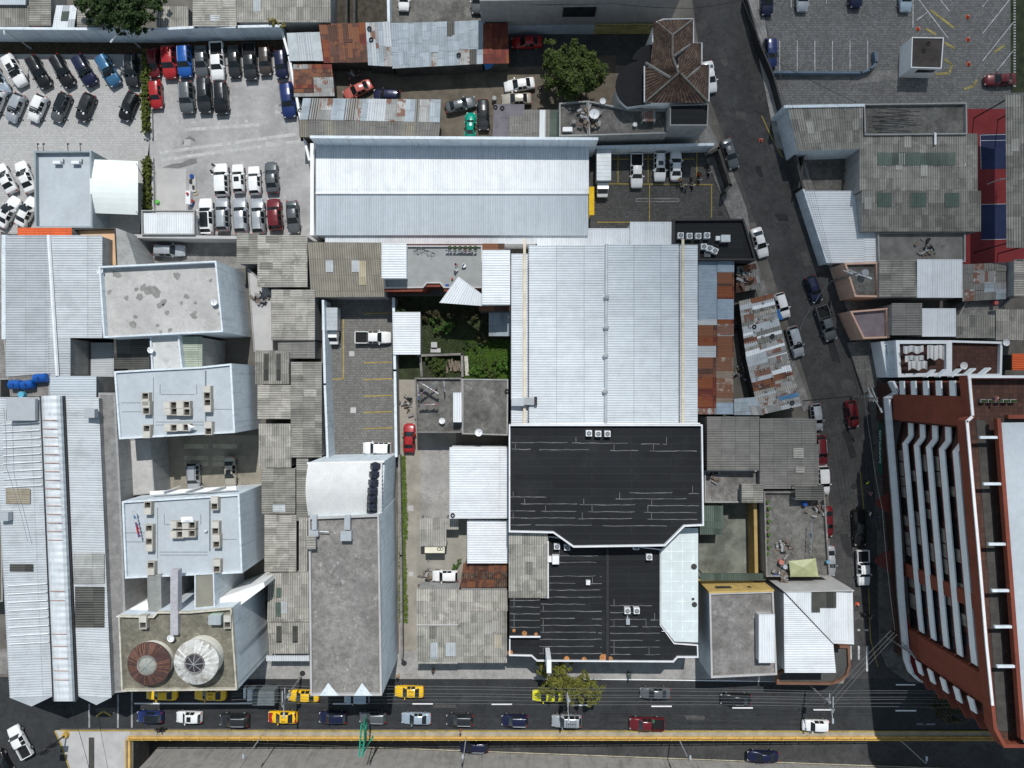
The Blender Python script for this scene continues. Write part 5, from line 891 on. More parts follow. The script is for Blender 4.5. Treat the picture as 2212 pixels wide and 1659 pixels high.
def make_vehicle(st, shield, rear, sides, L, ww, wr, wx, extra=None):
    B = {k: MB() for k in ('body', 'windshield', 'rear_window', 'sl', 'sr')}
    R_ = [station_ring(s) for s in st]
    for i in range(len(st) - 1):
        for k in range(12):
            f = [R_[i][k], R_[i][k + 1], R_[i + 1][k + 1], R_[i + 1][k]]
            t_ = 'body'
            if k in (4, 5, 6, 7) and i in shield: t_ = 'windshield'
            if k in (4, 5, 6, 7) and i in rear: t_ = 'rear_window'
            if k == 3 and i in sides: t_ = 'sl'
            if k == 8 and i in sides: t_ = 'sr'
            B[t_].add(f, [(0, 1, 2, 3)])
    for r_, fl in ((R_[0], 0), (R_[-1], 1)):
        B['body'].add(r_, [tuple(range(13)) if fl else tuple(range(13))[::-1]])
    out = []
    def mk(name, b, mats, slot=None, smooth=False):
        o = b.build(name, mats, None, smooth=smooth); me = o.data
        bm = bmesh.new(); bm.from_mesh(me); bmesh.ops.remove_doubles(bm, verts=bm.verts, dist=1e-4); bmesh.ops.recalc_face_normals(bm, faces=bm.faces); bm.to_mesh(me); bm.free()
        if smooth:
            for p in me.polygons: p.use_smooth = True
        bpy.data.objects.remove(o); out.append((name, me, slot))
    mk('body', B['body'], [m_white], 'paint', True)
    for k, nme in (('windshield', 'windshield'), ('rear_window', 'rear_window'), ('sl', 'side_window'), ('sr', 'side_window')):
        if B[k].f: mk(nme, B[k], [m_glass], None, True)
    for x in wx:
        for s in (-1, 1):
            b = MB(); b.cyl((x, s * (ww - .10), wr), wr, .24, 14, 0, 'y'); b.cyl((x, s * (ww - .0), wr), wr * .6, .06, 10, 1, 'y'); mk('wheel', b, [m_rub, m_hub])
    f, r_ = st[1], st[-2]
    for s in (-1, 1):
        b = MB(); b.box((f[0] - .08, s * f[1] * .74, f[3] - .03), (.30, .34, .12), s * -.35); mk('headlight', b, [m_head])
        b = MB(); b.box((r_[0] - .0, s * r_[1] * .82, r_[3] - .06), (.22, .22, .16), s * .3); mk('tail_light', b, [m_tail])
        c = st[shield[0]]; b = MB(); b.box((c[0] - .32, s * (c[1] + .09), c[3] + .08), (.14, .2, .13)); mk('mirror', b, [m_white], 'paint')
    if extra: extra(mk)
    return out
SED = [(2.22, .58, .30, .52, .58, .42), (2.10, .77, .22, .63, .71, .62), (1.6, .85, .19, .76, .85, .70), (.95, .87, .19, .87, .96, .72), (.25, .87, .19, .90, 1.40, .59), (-.28, .87, .19, .91, 1.45, .60), (-.36, .87, .19, .91, 1.45, .60), (-.95, .87, .19, .92, 1.40, .58), (-1.55, .86, .2, .93, 1.05, .68), (-2.0, .82, .22, .90, .99, .66), (-2.15, .76, .25, .80, .90, .58), (-2.22, .62, .32, .6, .66, .48)]
SUVs = [(2.25, .64, .32, .64, .72, .50), (2.14, .82, .26, .80, .88, .70), (1.5, .90, .24, .94, 1.03, .76), (1.0, .91, .24, 1.0, 1.09, .76), (.42, .91, .24, 1.02, 1.60, .63), (-.30, .91, .24, 1.03, 1.67, .65), (-.38, .91, .24, 1.03, 1.67, .65), (-1.1, .91, .24, 1.03, 1.66, .65), (-1.2, .91, .24, 1.03, 1.66, .65), (-1.78, .90, .24, 1.04, 1.60, .63), (-2.12, .86, .26, 1.02, 1.13, .71), (-2.25, .78, .32, .8, .86, .62)]
HAT = [(x * .86, w_ * .92, zl, zb * .9, zt * .9, wt * .93) for x, w_, zl, zb, zt, wt in SUVs]
PKU = [(2.6, .66, .34, .70, .78, .52), (2.48, .84, .28, .86, .93, .70), (1.8, .91, .27, .98, 1.06, .76), (1.28, .92, .27, 1.02, 1.11, .76), (.75, .92, .27, 1.04, 1.62, .63), (.1, .92, .27, 1.05, 1.68, .64), (.0, .92, .27, 1.05, 1.68, .64), (-.55, .92, .27, 1.05, 1.63, .63), (-.78, .92, .27, 1.04, 1.12, .74), (-.86, .92, .27, .70, .76, .74), (-2.45, .90, .3, .70, .76, .72), (-2.58, .86, .4, .66, .7, .66)]
BEE = [(1.95, .40, .3, .5, .58, .3), (1.8, .60, .24, .68, .80, .4), (1.2, .74, .22, .80, .98, .46), (.7, .76, .22, .88, 1.05, .56), (.3, .76, .22, .90, 1.36, .50), (-.2, .77, .22, .92, 1.45, .52), (-.3, .77, .22, .92, 1.45, .52), (-.8, .76, .22, .90, 1.33, .5), (-1.3, .70, .24, .84, 1.05, .46), (-1.8, .55, .28, .66, .75, .36), (-1.95, .4, .34, .5, .55, .3)]
def bed(mk):
    b = MB()
    for s in (-1, 1): b.box((-1.69, s * .85, .90), (1.70, .10, .42))
    b.box((-2.53, 0, .9), (.10, 1.62, .42)); mk('cargo_bed', b, [m_white], 'paint')
    b = MB(); b.box((-1.67, 0, .80), (1.6, 1.58, .06)); mk('bed_liner', b, [m_rub])
def fend(mk):
    for x in (1.25, -1.2):
        for s in (-1, 1):
            b = MB(); b.cyl((x, s * .66, .36), .43, .3, 12, 0, 'y'); mk('fender', b, [m_white], 'paint')
VEH = {'sedan': make_vehicle(SED, (3,), (7,), (4, 6), 4.4, .87, .31, (1.35, -1.3)), 'suv': make_vehicle(SUVs, (3,), (9,), (4, 6, 8), 4.5, .91, .36, (1.4, -1.35)),
       'hatchback': make_vehicle(HAT, (3,), (9,), (4, 6), 3.9, .84, .30, (1.22, -1.18)), 'pickup': make_vehicle(PKU, (3,), (7,), (4, 6), 5.2, .92, .38, (1.62, -1.6), bed), 'beetle': make_vehicle(BEE, (3,), (7,), (4, 6), 3.9, .74, .30, (1.2, -1.2), fend)}
m_liner = m_rub
V2 = lambda st, f, g: [(x * f, w_ * (1.0 if abs(x) < 1.9 else .95), zl, zb * g, zt * g + (.03 if -1.6 < x < .3 else 0) * (1 if x > -.8 else -2.0), wt * .97) for x, w_, zl, zb, zt, wt in st]
VEH2 = {'suv': make_vehicle(V2(SUVs, 1.05, .96), (3,), (9,), (4, 6), 4.7, .91, .36, (1.45, -1.42)), 'hatchback': make_vehicle(V2(HAT, 1.06, .98), (3,), (9,), (4, 6, 8), 4.1, .84, .30, (1.28, -1.24)), 'sedan': make_vehicle(V2(SED, 1.04, .98), (3,), (7,), (4, 6), 4.6, .87, .31, (1.4, -1.36))}
VEH3 = {'suv': make_vehicle([(x * .95, w_ * 1.01, zl, zb * 1.04, zt * 1.05, wt * 1.06) for x, w_, zl, zb, zt, wt in SUVs], (3,), (9,), (4, 6, 8), 4.3, .92, .37, (1.33, -1.3))}
def car(kind, col, x, y, ang, where, what=None, z=0, group=None, word=None, opts='', sc_=1.0, pz=None):
    words = {'paleblue': 'silver blue', 'dark': 'dark grey', 'deepblue': 'dark blue', 'faded': 'faded red', 'teal': 'steel blue', 'lime': 'lime yellow', 'maroon': 'dark red'}
    p = P(x, y, (z if pz is None else pz) + .7); k = what or {'pickup': 'pickup truck', 'beetle': 'beetle shaped car', 'suv': 'SUV'}.get(kind, kind)
    root = thing('taxi' if 'taxi' in k else kind + '_car' if kind not in ('pickup', 'suv') else {'pickup': 'pickup_truck', 'suv': 'suv_car'}[kind], f"{word or words.get(col, col)} {k} {where}", 'taxi' if 'taxi' in k else 'car' if kind != 'pickup' else 'pickup', (p.x, p.y, z), -math.radians(ang), group)
    v_ = random.Random(int(x * 7 + y)); root.scale = (sc_ * v_.uniform(.97, 1.04), sc_ * v_.uniform(.98, 1.03), sc_ * v_.uniform(.96, 1.05))
    vh = random.Random(int(x * 3 + y * 5)).choice([VEH, VEH2, VEH3])
    for nme, me, slot in (vh.get(kind) or VEH[kind]):
        o = bpy.data.objects.new(nme, me); C.link(o); o.parent = root
        if slot:
            o.material_slots[0].link = 'OBJECT'; o.material_slots[0].material = PAINT[col]
            if 'r' in opts and nme == 'body': pass
    zt = {'sedan': 1.47, 'suv': 1.70, 'hatchback': 1.53, 'pickup': 1.705, 'beetle': 1.5}[kind]
    if 's' in opts: b = MB(); b.box((-.05 if kind == 'sedan' else -.25, 0, zt + .0), (.62, .72, .05)); b.build('sunroof', m_glass, root, local=True)
    if 'g' in opts: b = MB(); b.box((-.62, 0, zt), (1.9, 1.02, .05)); b.build('sunroof', m_glass, root, local=True)
    if 'b' in opts:
        for s in (-1, 1): b = MB(); b.tube([(.3, s * .56, zt - .02), (.1, s * .56, zt + .05), (-1.5, s * .56, zt + .05), (-1.65, s * .56, zt - .02)], .035, 5); b.build('roof_rail', m_steel if col != 'silver' else m_dkmet, root, local=True)
    if 'k' in opts:
        b = MB()
        for i in range(6): b.tube([(.1 - .28 * i, -.55, zt + .1), (.1 - .28 * i, .55, zt + .1)], .025, 4)
        for s in (-.55, 0, .55): b.tube([(.12, s, zt + .08), (-1.32, s, zt + .08)], .03, 4)
        b.build('roof_rack', m_dkmet, root, local=True)
    if 'p' in opts: b = MB(); b.box((.9, .25, .99), (.28, .2, .02)); b.build('parking_slip', m_cloth, root, local=True); root.children[-1].location = (-.22, .12, .16)
    return root
# ---- lot of pale pavers (top left): back row, front noses pointing down-right
ROW = 'cars parked in the pale paver lot'
for i, (k, c, x, y, a, wh, o) in enumerate([
    ('suv', 'white', 32, 153, 60, 'with black sunroof, first whole car of the back row', 's'), ('suv', 'black', 84, 156, 60, 'second whole car of the back row in the paver lot', ''), ('suv', 'black', 135, 154, 60, 'third car of the back row in the paver lot, wearing roof rails', 'b'),
    ('suv', 'navy', 184, 153, 60, 'with sunroof in the back row between black and steel blue ones', 's'), ('suv', 'teal', 234, 152, 60, 'in the back row of the paver lot', ''), ('suv', 'dark', 285, 152, 87, 'parked straight beside the hedge in the paver lot', 'b'), ('sedan', 'paleblue', -4, 172, 60, 'cut by the left edge, back row of the paver lot', ''),
    ('hatchback', 'silver', 34, 233, 113, 'in the second row of the paver lot at its left', ''), ('hatchback', 'white', 82, 234, 113, 'in the second row between the silver and grey hatchbacks', ''), ('hatchback', 'grey', 132, 232, 113, 'with glass roof in the second row of the paver lot', 'g'), ('hatchback', 'dark', 185, 232, 113, 'fourth in the second row of the paver lot', ''), ('hatchback', 'black', 278, 230, 113, 'alone beside the hedge in the second row', ''), ('hatchback', 'white', -8, 222, 113, 'cut by the left edge in the second row', ''),
    ('sedan', 'white', 12, 386, -118, 'at the left edge beside the office, upper row', ''), ('sedan', 'white', 54, 382, -112, 'touching the office wall, upper row', ''), ('sedan', 'white', 18, 458, -60, 'at the left edge beside the office, lower row', 's'), ('sedan', 'white', 58, 458, -62, 'half hidden by the office wall, lower row', '')]):
    car(k, c, x, y, a, wh, group=ROW, opts=o + 'p', sc_=1.08)
G2 = 'cars parked in the gravel lot'
for k, c, x, y, a, wh, o in [
    ('hatchback', 'maroon', 332, 136, 86, 'at the left end of the gravel lot top row', ''), ('suv', 'red', 367, 135, 87, 'second in the top row of the gravel lot', ''), ('suv', 'blue', 400, 133, 87, 'with ribbed roof in the top row of the gravel lot', 'b'), ('sedan', 'grey', 435, 133, 87, 'between the blue SUV and white pickup', ''), ('pickup', 'white', 470, 133, 87, 'with black bed in the top row of the gravel lot', ''),
    ('sedan', 'dark', 506, 133, 87, 'right of the white pickup in the gravel lot', ''), ('pickup', 'dark', 541, 134, 87, 'in the top row of the gravel lot', ''), ('hatchback', 'brown', 573, 132, 87, 'with dusty hood in the top row of the gravel lot', ''), ('hatchback', 'navy', 607, 138, 85, 'at the right end of the gravel lot top row', ''),
    ('hatchback', 'red', 337, 204, 86, 'alone beside the hedge in the second row of the gravel lot', ''), ('suv', 'grey', 404, 211, 87, 'with roof rails, first of three in the second row', 'b'), ('suv', 'dark', 442, 206, 87, 'with roof rails, middle of three in the second row', 'b'), ('suv', 'black', 478, 213, 87, 'last of three in the second row of the gravel lot', 'b'), ('suv', 'deepblue', 622, 216, 83, 'beside the rusty tin shed at the lot edge', ''),
    ('suv', 'white', 479, 389, -93, 'first of the upper row near the washing slab', ''), ('hatchback', 'white', 515, 386, -93, 'with sunroof, second of the upper row near the washing slab', 's'), ('hatchback', 'white', 550, 390, -93, 'plain roofed, third of the upper row near the washing slab', ''), ('sedan', 'grey', 587, 383, -94, 'at the right end of the upper row in the gravel lot', ''),
    ('suv', 'white', 446, 467, -92, 'with full black glass roof in the lower row', 'g'), ('suv', 'silver', 481, 464, -92, 'right of the black roofed white one in the lower row', 'b'), ('suv', 'silver', 520, 466, -93, 'third in the lower row of the gravel lot', ''), ('suv', 'silver', 558, 467, -93, 'left of the dark red one in the lower row', 'b'), ('suv', 'maroon', 594, 464, -94, 'in the lower row of the gravel lot', ''), ('sedan', 'grey', 633, 469, 86, 'at the right end of the lower row beside the long hall', '')]:
    car(k, c, x, y, a, wh, group=G2, opts=o, sc_=1.07 if k != 'suv' else 1.12)
car('suv', 'silver', 365, 541, 1, 'alone in the small concrete yard below the white cabin')
# ---- mechanics' yard and the top edge
car('sedan', 'faded', 773, 194, 155, 'poking out above the long grey tin shed'); car('hatchback', 'navy', 836, 206, 183, 'half under the long grey tin shed roof')
car('sedan', 'grey', 995, 226, -14, 'with open damaged rear in the mechanics yard'); car('suv', 'dark', 1044, 248, 88, 'beside the turquoise old car'); car('beetle', 'turquoise', 1016, 272, -88, 'beside the purple grey shed', 'beetle shaped old car')
car('sedan', 'white', 1122, 183, 172, 'left of the big round tree'); car('sedan', 'beige', 1116, 214, 178, 'below the white one near the round tree', word='cream'); car('sedan', 'red', 1138, 91, 178, 'in the north alley beside the tin row'); car('hatchback', 'white', 873, -7, 92, 'cut by the top edge in the grey yard'); car('sedan', 'grey', 1031, -4, 92, 'cut by the top edge beside the workshop block')
for x, y, c, w_ in ((1657, 0, 'navy', 'at the left end of the top edge car park row'), (1733, -10, 'silver', 'second at the top edge of the car park'), (1848, -13, 'navy', 'third at the top edge of the car park'), (1956, -9, 'paleblue', 'inside the white box bay at the top edge')): car('suv', c, x, y, 90, w_)
cv_ = car('suv', 'deepblue', 1664, 115, 88, 'beside the side street at the car park edge', 'car under a blue cover', word='parked'); b = MB(); 
car('sedan', 'maroon', 2160, 172, 178, 'at the right end of the car park near the lawn')
# ---- dark lot
car('pickup', 'white', 1375, 369, 90, 'with black bed in the dark paver lot', group='cars in the dark paver lot'); car('suv', 'white', 1425, 360, 90, 'with roof rack in the dark paver lot', group='cars in the dark paver lot', opts='sb'); car('sedan', 'white', 1460, 358, -90, 'right of the roof rack one in the dark paver lot', group='cars in the dark paver lot')
# ---- side street
SG = 'cars parked along the side street'
for k, c, x, y, a, wh, o in [('sedan', 'white', 1533, 166, 80, 'half hidden behind the tiled house', ''), ('sedan', 'grey', 1577, 332, 72, 'parked beside the dark lot gate', ''), ('sedan', 'white', 1641, 524, 73, 'beside the small black flat roof', ''), ('hatchback', 'navy', 1757, 624, 70, 'on the right kerb of the side street', ''), ('hatchback', 'white', 1689, 660, 73, 'beside the green sheet shack', ''), ('pickup', 'grey', 1784, 698, 72, 'with clothes in its bed on the side street', ''), ('suv', 'silver', 1717, 738, 74, 'below the white one beside the tin shacks', ''),
    ('hatchback', 'silver', 1764, 901, 84, 'at the corner of the tan sheet roof house', ''), ('hatchback', 'maroon', 1840, 894, 82, 'on the right lane under the street cable', ''), ('suv', 'maroon', 1772, 973, 86, 'with white roof bars beside the tan sheet roof', 'b'), ('suv', 'white', 1777, 1037, 87, 'half hidden beside the sheet roof house', ''), ('sedan', 'maroon', 1786, 1127, 88, 'half hidden by the cluttered terrace', ''), ('sedan', 'silver', 1792, 1212, 88, 'hidden beside the terrace wall', ''), ('pickup', 'black', 1856, 1139, 88, 'on the right side near the red entrance canopies', ''), ('pickup', 'white', 1864, 1226, 88, 'with black bed near the apartment block', '')]:
    car(k, c, x, y, a, wh, group=SG, opts=o)
# ---- main road
RG = 'vehicles on the main road'
tx = []
for k, c, x, y, wh, wt, o in [('sedan', 'yellow', 349, 1500, 'first from the left, under the round tower block', 'taxi', ''), ('sedan', 'yellow', 454, 1500, 'second from the left, under the tower block', 'taxi', ''), ('sedan', 'yellow', 656, 1503, 'half under the front of the narrow block', 'taxi', ''), ('hatchback', 'paleblue', 771, 1507, 'peeking out below the narrow block', None, ''), ('sedan', 'yellow', 884, 1494, 'right of the narrow block in the upper lane', 'taxi', ''), ('sedan', 'lime', 1183, 1503, 'under the street tree', 'taxi', ''), ('sedan', 'grey', 1415, 1497, 'in the upper lane right of the street tree', None, ''), ('sedan', 'black', 1590, 1511, 'in the upper lane below the grey corner house', None, ''),
    ('hatchback', 'deepblue', 324, 1548, 'with black roof at the head of the lower lane', None, 'g'), ('hatchback', 'white', 409, 1549, 'with sunroof in the lower lane', None, 's'), ('suv', 'dark', 507, 1555, 'behind the white hatchback in the lower lane', None, 'b'), ('sedan', 'yellow', 611, 1549, 'with red hood and boot in the lower lane', 'taxi', ''), ('hatchback', 'navy', 719, 1550, 'behind the red and yellow taxi', None, ''), ('hatchback', 'grey', 806, 1550, 'under the green sign gantry', None, 'b'), ('sedan', 'paleblue', 899, 1552, 'right of the green gantry in the lower lane', None, ''), ('hatchback', 'dark', 993, 1555, 'with ribbed roof in the lower lane', None, 'b'), ('hatchback', 'navy', 1112, 1556, 'with roof rails in the lower lane', None, 'b'), ('suv', 'silver', 1224, 1557, 'with a roof basket in the lower lane', None, 'k'), ('pickup', 'maroon', 1397, 1563, 'carrying a green bundle in the lower lane', None, ''), ('hatchback', 'white', 1762, 1567, 'alone at the right of the lower lane', None, '')]:
    o_ = car(k, c, x, y, 181, wh, wt, group=RG, opts=o); tx.append(o_)
def taxi_text(o_, rows, wl=True):
    for s, yy in rows: text(s, .34, m_dkmet, o_, (-.33, yy, 1.50), (0, 0, math.pi), 'roof_lettering')
taxi_text(tx[4], (('8548', -.3), ('PAA', .32))); taxi_text(tx[11], (('3531', -.3), ('PDL', .32))); taxi_text(tx[1], (('0820', -.3), ('TAV', .32))); taxi_text(tx[5], (('PCA', .3),))
b = MB(); b.box((1.55, 0, .85), (1.0, 1.35, .05), 0); b.build('red_hood', PAINT['red'], tx[11], local=True); b = MB(); b.box((-1.85, 0, .995), (.5, 1.3, .04)); b.build('red_boot', PAINT['red'], tx[11], local=True)
b = MB(); b.cyl((-1.3, .3, .85), .32, .25, 8); tag(b.build('bundle', M('green_bundle', (.03, .12, .05))), 'green bundle lying in the bed of the red pickup', 'bundle').location = P(1410, 1562, 1); bpy.data.objects['bundle'].location.z = 0; bpy.data.objects['bundle'].location.x += 1.3
car('suv', 'navy', 1024, 1611, 181, 'driving in the sunken underpass road', z=-5.9, pz=-5.9, opts='b'); car('sedan', 'navy', 1648, 1634, 181, 'driving up the right end of the underpass road', z=-2.9, pz=-2.9)
car('pickup', 'white', 44, 1602, -118, 'turning at the bottom left junction'); car('suv', 'black', 6, 1650, -118, 'cut by the bottom left corner')
# ---- narrow paver lot, lane, courtyard
car('pickup', 'white', 806, 729, 0, 'parked across the narrow paver lot'); car('suv', 'white', 815, 968, 181, 'with sunroof at the bottom of the narrow paver lot', opts='s'); car('sedan', 'red', 884, 946, -89, 'bright red in the dirt lane', word='old'); car('hatchback', 'white', 962, 1244, 180, 'beside the collapsing tile roof')
car('suv', 'silver', 419, 1030, 88, 'in the sunken courtyard between blue-grey blocks', opts='b'); car('sedan', 'beige', 497, 1019, 88, 'with sunroof in the sunken courtyard', opts='s')
def truck(x, y, ang, L, Wd, label, boxmat, z=0):
    p = P(x, y, 1.5); t_ = thing('box_truck', label, 'truck', (p.x, p.y, 0), -math.radians(ang)); cl = 1.9
    b = MB(); b.box((-cl / 2 - .1, 0, 1.85), (L, Wd, 2.0))
    for i in range(int(L / .55)): b.box((-cl / 2 - .1 - L / 2 + .3 + i * .55, 0, 2.86), (.05, Wd, .03))
    b.box((-cl / 2 - .1, 0, 2.865), (L, .06, .03)); b.build('cargo_box', boxmat, t_, local=True)
    b = MB(); x0 = L / 2 - cl / 2 - .1; st = [(0, .86, 1.9), (.9, .86, 2.05), (1.45, .84, 1.25), (1.85, .78, 1.1)]
    vs = []
    for dx, w_, zt in st: vs += [(x0 + .1 + dx, -w_, .5), (x0 + .1 + dx, w_, .5), (x0 + .1 + dx, w_ * .95, zt), (x0 + .1 + dx, -w_ * .95, zt)]
    fs = [(i * 4 + k, i * 4 + (k + 1) % 4, i * 4 + 4 + (k + 1) % 4, i * 4 + 4 + k) for i in range(3) for k in range(4)] + [(3, 2, 1, 0), (12, 13, 14, 15)]
    b.add(vs, [f[::-1] for f in fs]); b.build('cab', PAINT['white'], t_, local=True)
    b = MB(); q = x0 + .1; b.quad((q + .97, -.74, 2.0), (q + 1.43, -.74, 1.32), (q + 1.43, .74, 1.32), (q + .97, .74, 2.0)); b.build('windshield', m_glass, t_, local=True)
    for xx in (x0 + 1.2, -cl / 2 - L / 4):
        for s in (-1, 1): b = MB(); b.cyl((xx, s * .8, .4), .4, .28, 12, 0, 'y'); b.build('wheel', m_rub, t_, local=True)
    for s in (-1, 1): b = MB(); b.box((x0 + 1.3, s * .98, 1.4), (.1, .2, .3)); b.build('mirror', m_dkmet, t_, local=True)
    return t_
truck(717, 706, 90, 3.3, 2.25, 'small box truck with pale cargo box in the narrow paver lot', m_steel); truck(1302, 376, 90, 4.7, 2.1, 'box truck with weathered metal box beside the long white hall', m_steel)
truck(560, 1500, 181, 3.2, 2.1, 'grey canvas covered truck in the upper lane of the main road', M('grey_canvas', (.12, .14, .145), var=.2))
# ---- motorbikes
def moto():
    t_ = thing('motorcycle', 'motorcycle', 'motorcycle')
    for x in (.65, -.65): b = MB(); b.torus((x, 0, .3), .25, .07, 14, 6, 0, 'y'); b.build('wheel', m_rub, t_, local=True)
    b = MB(); b.tube([(-.65, 0, .3), (-.2, 0, .45), (.3, 0, .6), (.65, 0, .3)], .07, 5); b.tube([(.35, 0, .55), (.5, 0, 1.0)], .04, 5); b.build('frame', m_dkmet, t_, local=True)
    b = MB(); b.cyl((.15, 0, .68), .17, .18, 10, 0, 'z', .12); b.box((.0, 0, .7), (.5, .24, .16)); b.build('tank', PAINT['dark'], t_, local=True)
    b = MB(); b.box((-.42, 0, .77), (.6, .26, .1)); b.build('seat', m_rub, t_, local=True)
    b = MB(); b.tube([(.42, -.36, 1.0), (.52, 0, .98), (.42, .36, 1.0)], .03, 5); b.build('handlebar', m_steel, t_, local=True)
    return t_
mo = moto()
for i, (x, y, a, l) in enumerate(((1471, 398, 70, 'black motorcycle behind the white sedan in the dark lot'), (1494, 396, 80, 'motorcycle left of the yellow bay line in the dark lot'), (1509, 384, 85, 'motorcycle with a red helmet on it in the dark lot'), (1530, 368, 85, 'motorcycle beside the lot gate wall'), (346, 1576, 178, 'white fronted motorcycle riding beside the median'), (1872, 1328, 20, 'parked motorcycle on the side street near the crossing'))):
    p = P(x, y, .4); p.z = 0
    if i == 0: mo.location = p; mo.rotation_euler.z = -math.radians(a); mo['label'] = l; mo['group'] = 'motorcycles'
    else: clone(mo, p, -math.radians(a), l, 'motorcycles')
# ================================================================ ROOF THINGS
def make_ac():
    t_ = thing('air_conditioner', 'x', 'air conditioner'); b = MB(); b.box((0, 0, .4), (.82, .82, .8)); b.box((0, 0, .82), (.78, .78, .06)); b.build('casing', m_white, t_, local=True)
    b = MB(); b.cyl((0, 0, .85), .32, .03, 18); b.build('fan_grille', m_fan, t_, local=True); b = MB(); b.cyl((0, 0, .88), .1, .02, 10)
    for i in range(3): b.box((0, 0, .888), (.56, .06, .012), i * 1.05)
    b.build('fan', m_grey, t_, local=True); return t_
ac = make_ac(); first = [True]
def put(src, x, y, z, lab, grp, rz=0):
    p = P(x, y, z + .6); p.z = z
    if 'placed' not in src: src.location = p; src['label'] = lab; src['group'] = grp; src['placed'] = 1; src.rotation_euler.z = rz; return src
    return clone(src, p, rz, lab, grp)
od = ['first', 'second', 'third', 'fourth']
for i, (x, y) in enumerate(((1272, 936), (1292, 937), (1312, 937))): put(ac, x, y, 8.76, f'white fan unit at the north edge of the large black roof, {["west","middle","east"][i]} one of three', 'fan units on roofs')
for i, (x, y) in enumerate(((1470, 509), (1489, 510), (1508, 510), (1527, 509))): put(ac, x, y, 4.76, f'fan unit in the upper row of the small black roof, {od[i]} from left', 'fan units on roofs')
for i, (x, y) in enumerate(((1520, 533), (1532, 537), (1544, 542))): put(ac, x, y, 4.76, f'slanted white fan unit on the small black roof, {od[i]} in the lower row', 'fan units on roofs', -.2 * i)
for x, y, l in ((1203, 1180, 'by the notch wall'), (1225, 1182, 'under the upper roof edge'), (1402, 1203, 'near the glazed roof'), (1355, 1319, 'left one of the middle pair'), (1375, 1319, 'right one of the middle pair'), (1374, 1181, 'tucked under the upper parapet')): put(ac, x, y, 6.47, 'white fan unit on the lower black roof ' + l, 'fan units on roofs')
def single(name, label, cat, mat, fn, group=None):
    b = MB(); fn(b); return tag(b.build(name, mat), label, cat, group)
def boxes(name, label, cat, parts, loc):       # a thing with a few box parts: (part name, material, [(offset, size)])
    t_ = thing(name, label, cat, loc)
    for nme, mat, bs in parts:
        b = MB()
        for c_, d_ in bs: b.box(c_, d_)
        b.build(nme, mat, t_, local=True)
    return t_
p = P(1200, 1208, 7); boxes('ventilation_box', 'white ventilation box joined to a square duct on the lower black roof', 'ventilation box', [('casing', m_white, [((0, 0, .5), (.95, 1.2, 1.0))]), ('duct', m_wwhite, [((-1.0, 0, .3), (.9, .8, .6)), ((-1.3, -.9, .2), (.4, .5, .4))])], (p.x, p.y, 6.47))
p = P(1566, 516, 5.3); boxes('ventilation_box', 'grey metal ventilation box on the small black flat roof', 'ventilation box', [('casing', m_steel, [((0, 0, .5), (1.3, 1.0, .9))]), ('duct', m_white, [((-1.0, .1, .35), (.6, .6, .5))])], (p.x, p.y, 4.76))
p = P(1528, 549, 5); boxes('ventilation_box', 'low dark square hatch on the small black flat roof', 'roof hatch', [('casing', m_grey, [((0, 0, .15), (.8, .8, .3))]), ('lid', m_fan, [((0, 0, .32), (.7, .7, .04))])], (p.x, p.y, 4.76))
p = P(1356, 1342, 6.8); boxes('ventilation_box', 'small silver pump box below the middle fan units', 'pump', [('casing', m_steel, [((0, 0, .3), (.5, .8, .6))]), ('pipe', m_grey, [((0, .9, .15), (.12, 1.2, .12))])], (p.x, p.y, 6.47))
p = P(1270, 1258, 6.8); boxes('ventilation_box', 'small white cowl box on the left half of the lower black roof', 'vent', [('casing', m_white, [((0, 0, .3), (.55, .6, .6))]), ('cap', m_cloth, [((.1, .2, .65), (.4, .3, .1))])], (p.x, p.y, 6.47))
p = P(1132, 868, 8); boxes('extractor', 'galvanised extractor box at the west gutter of the deck hall', 'extractor', [('casing', m_steel, [((-.9, 0, .6), (1.7, 1.1, 1.0))]), ('duct', m_grey, [((.7, .1, .7), (1.5, 1.0, .8))]), ('outlet', m_dkmet, [((1.6, .1, .7), (.4, 1.2, .9))])], (p.x, p.y, 7.5))
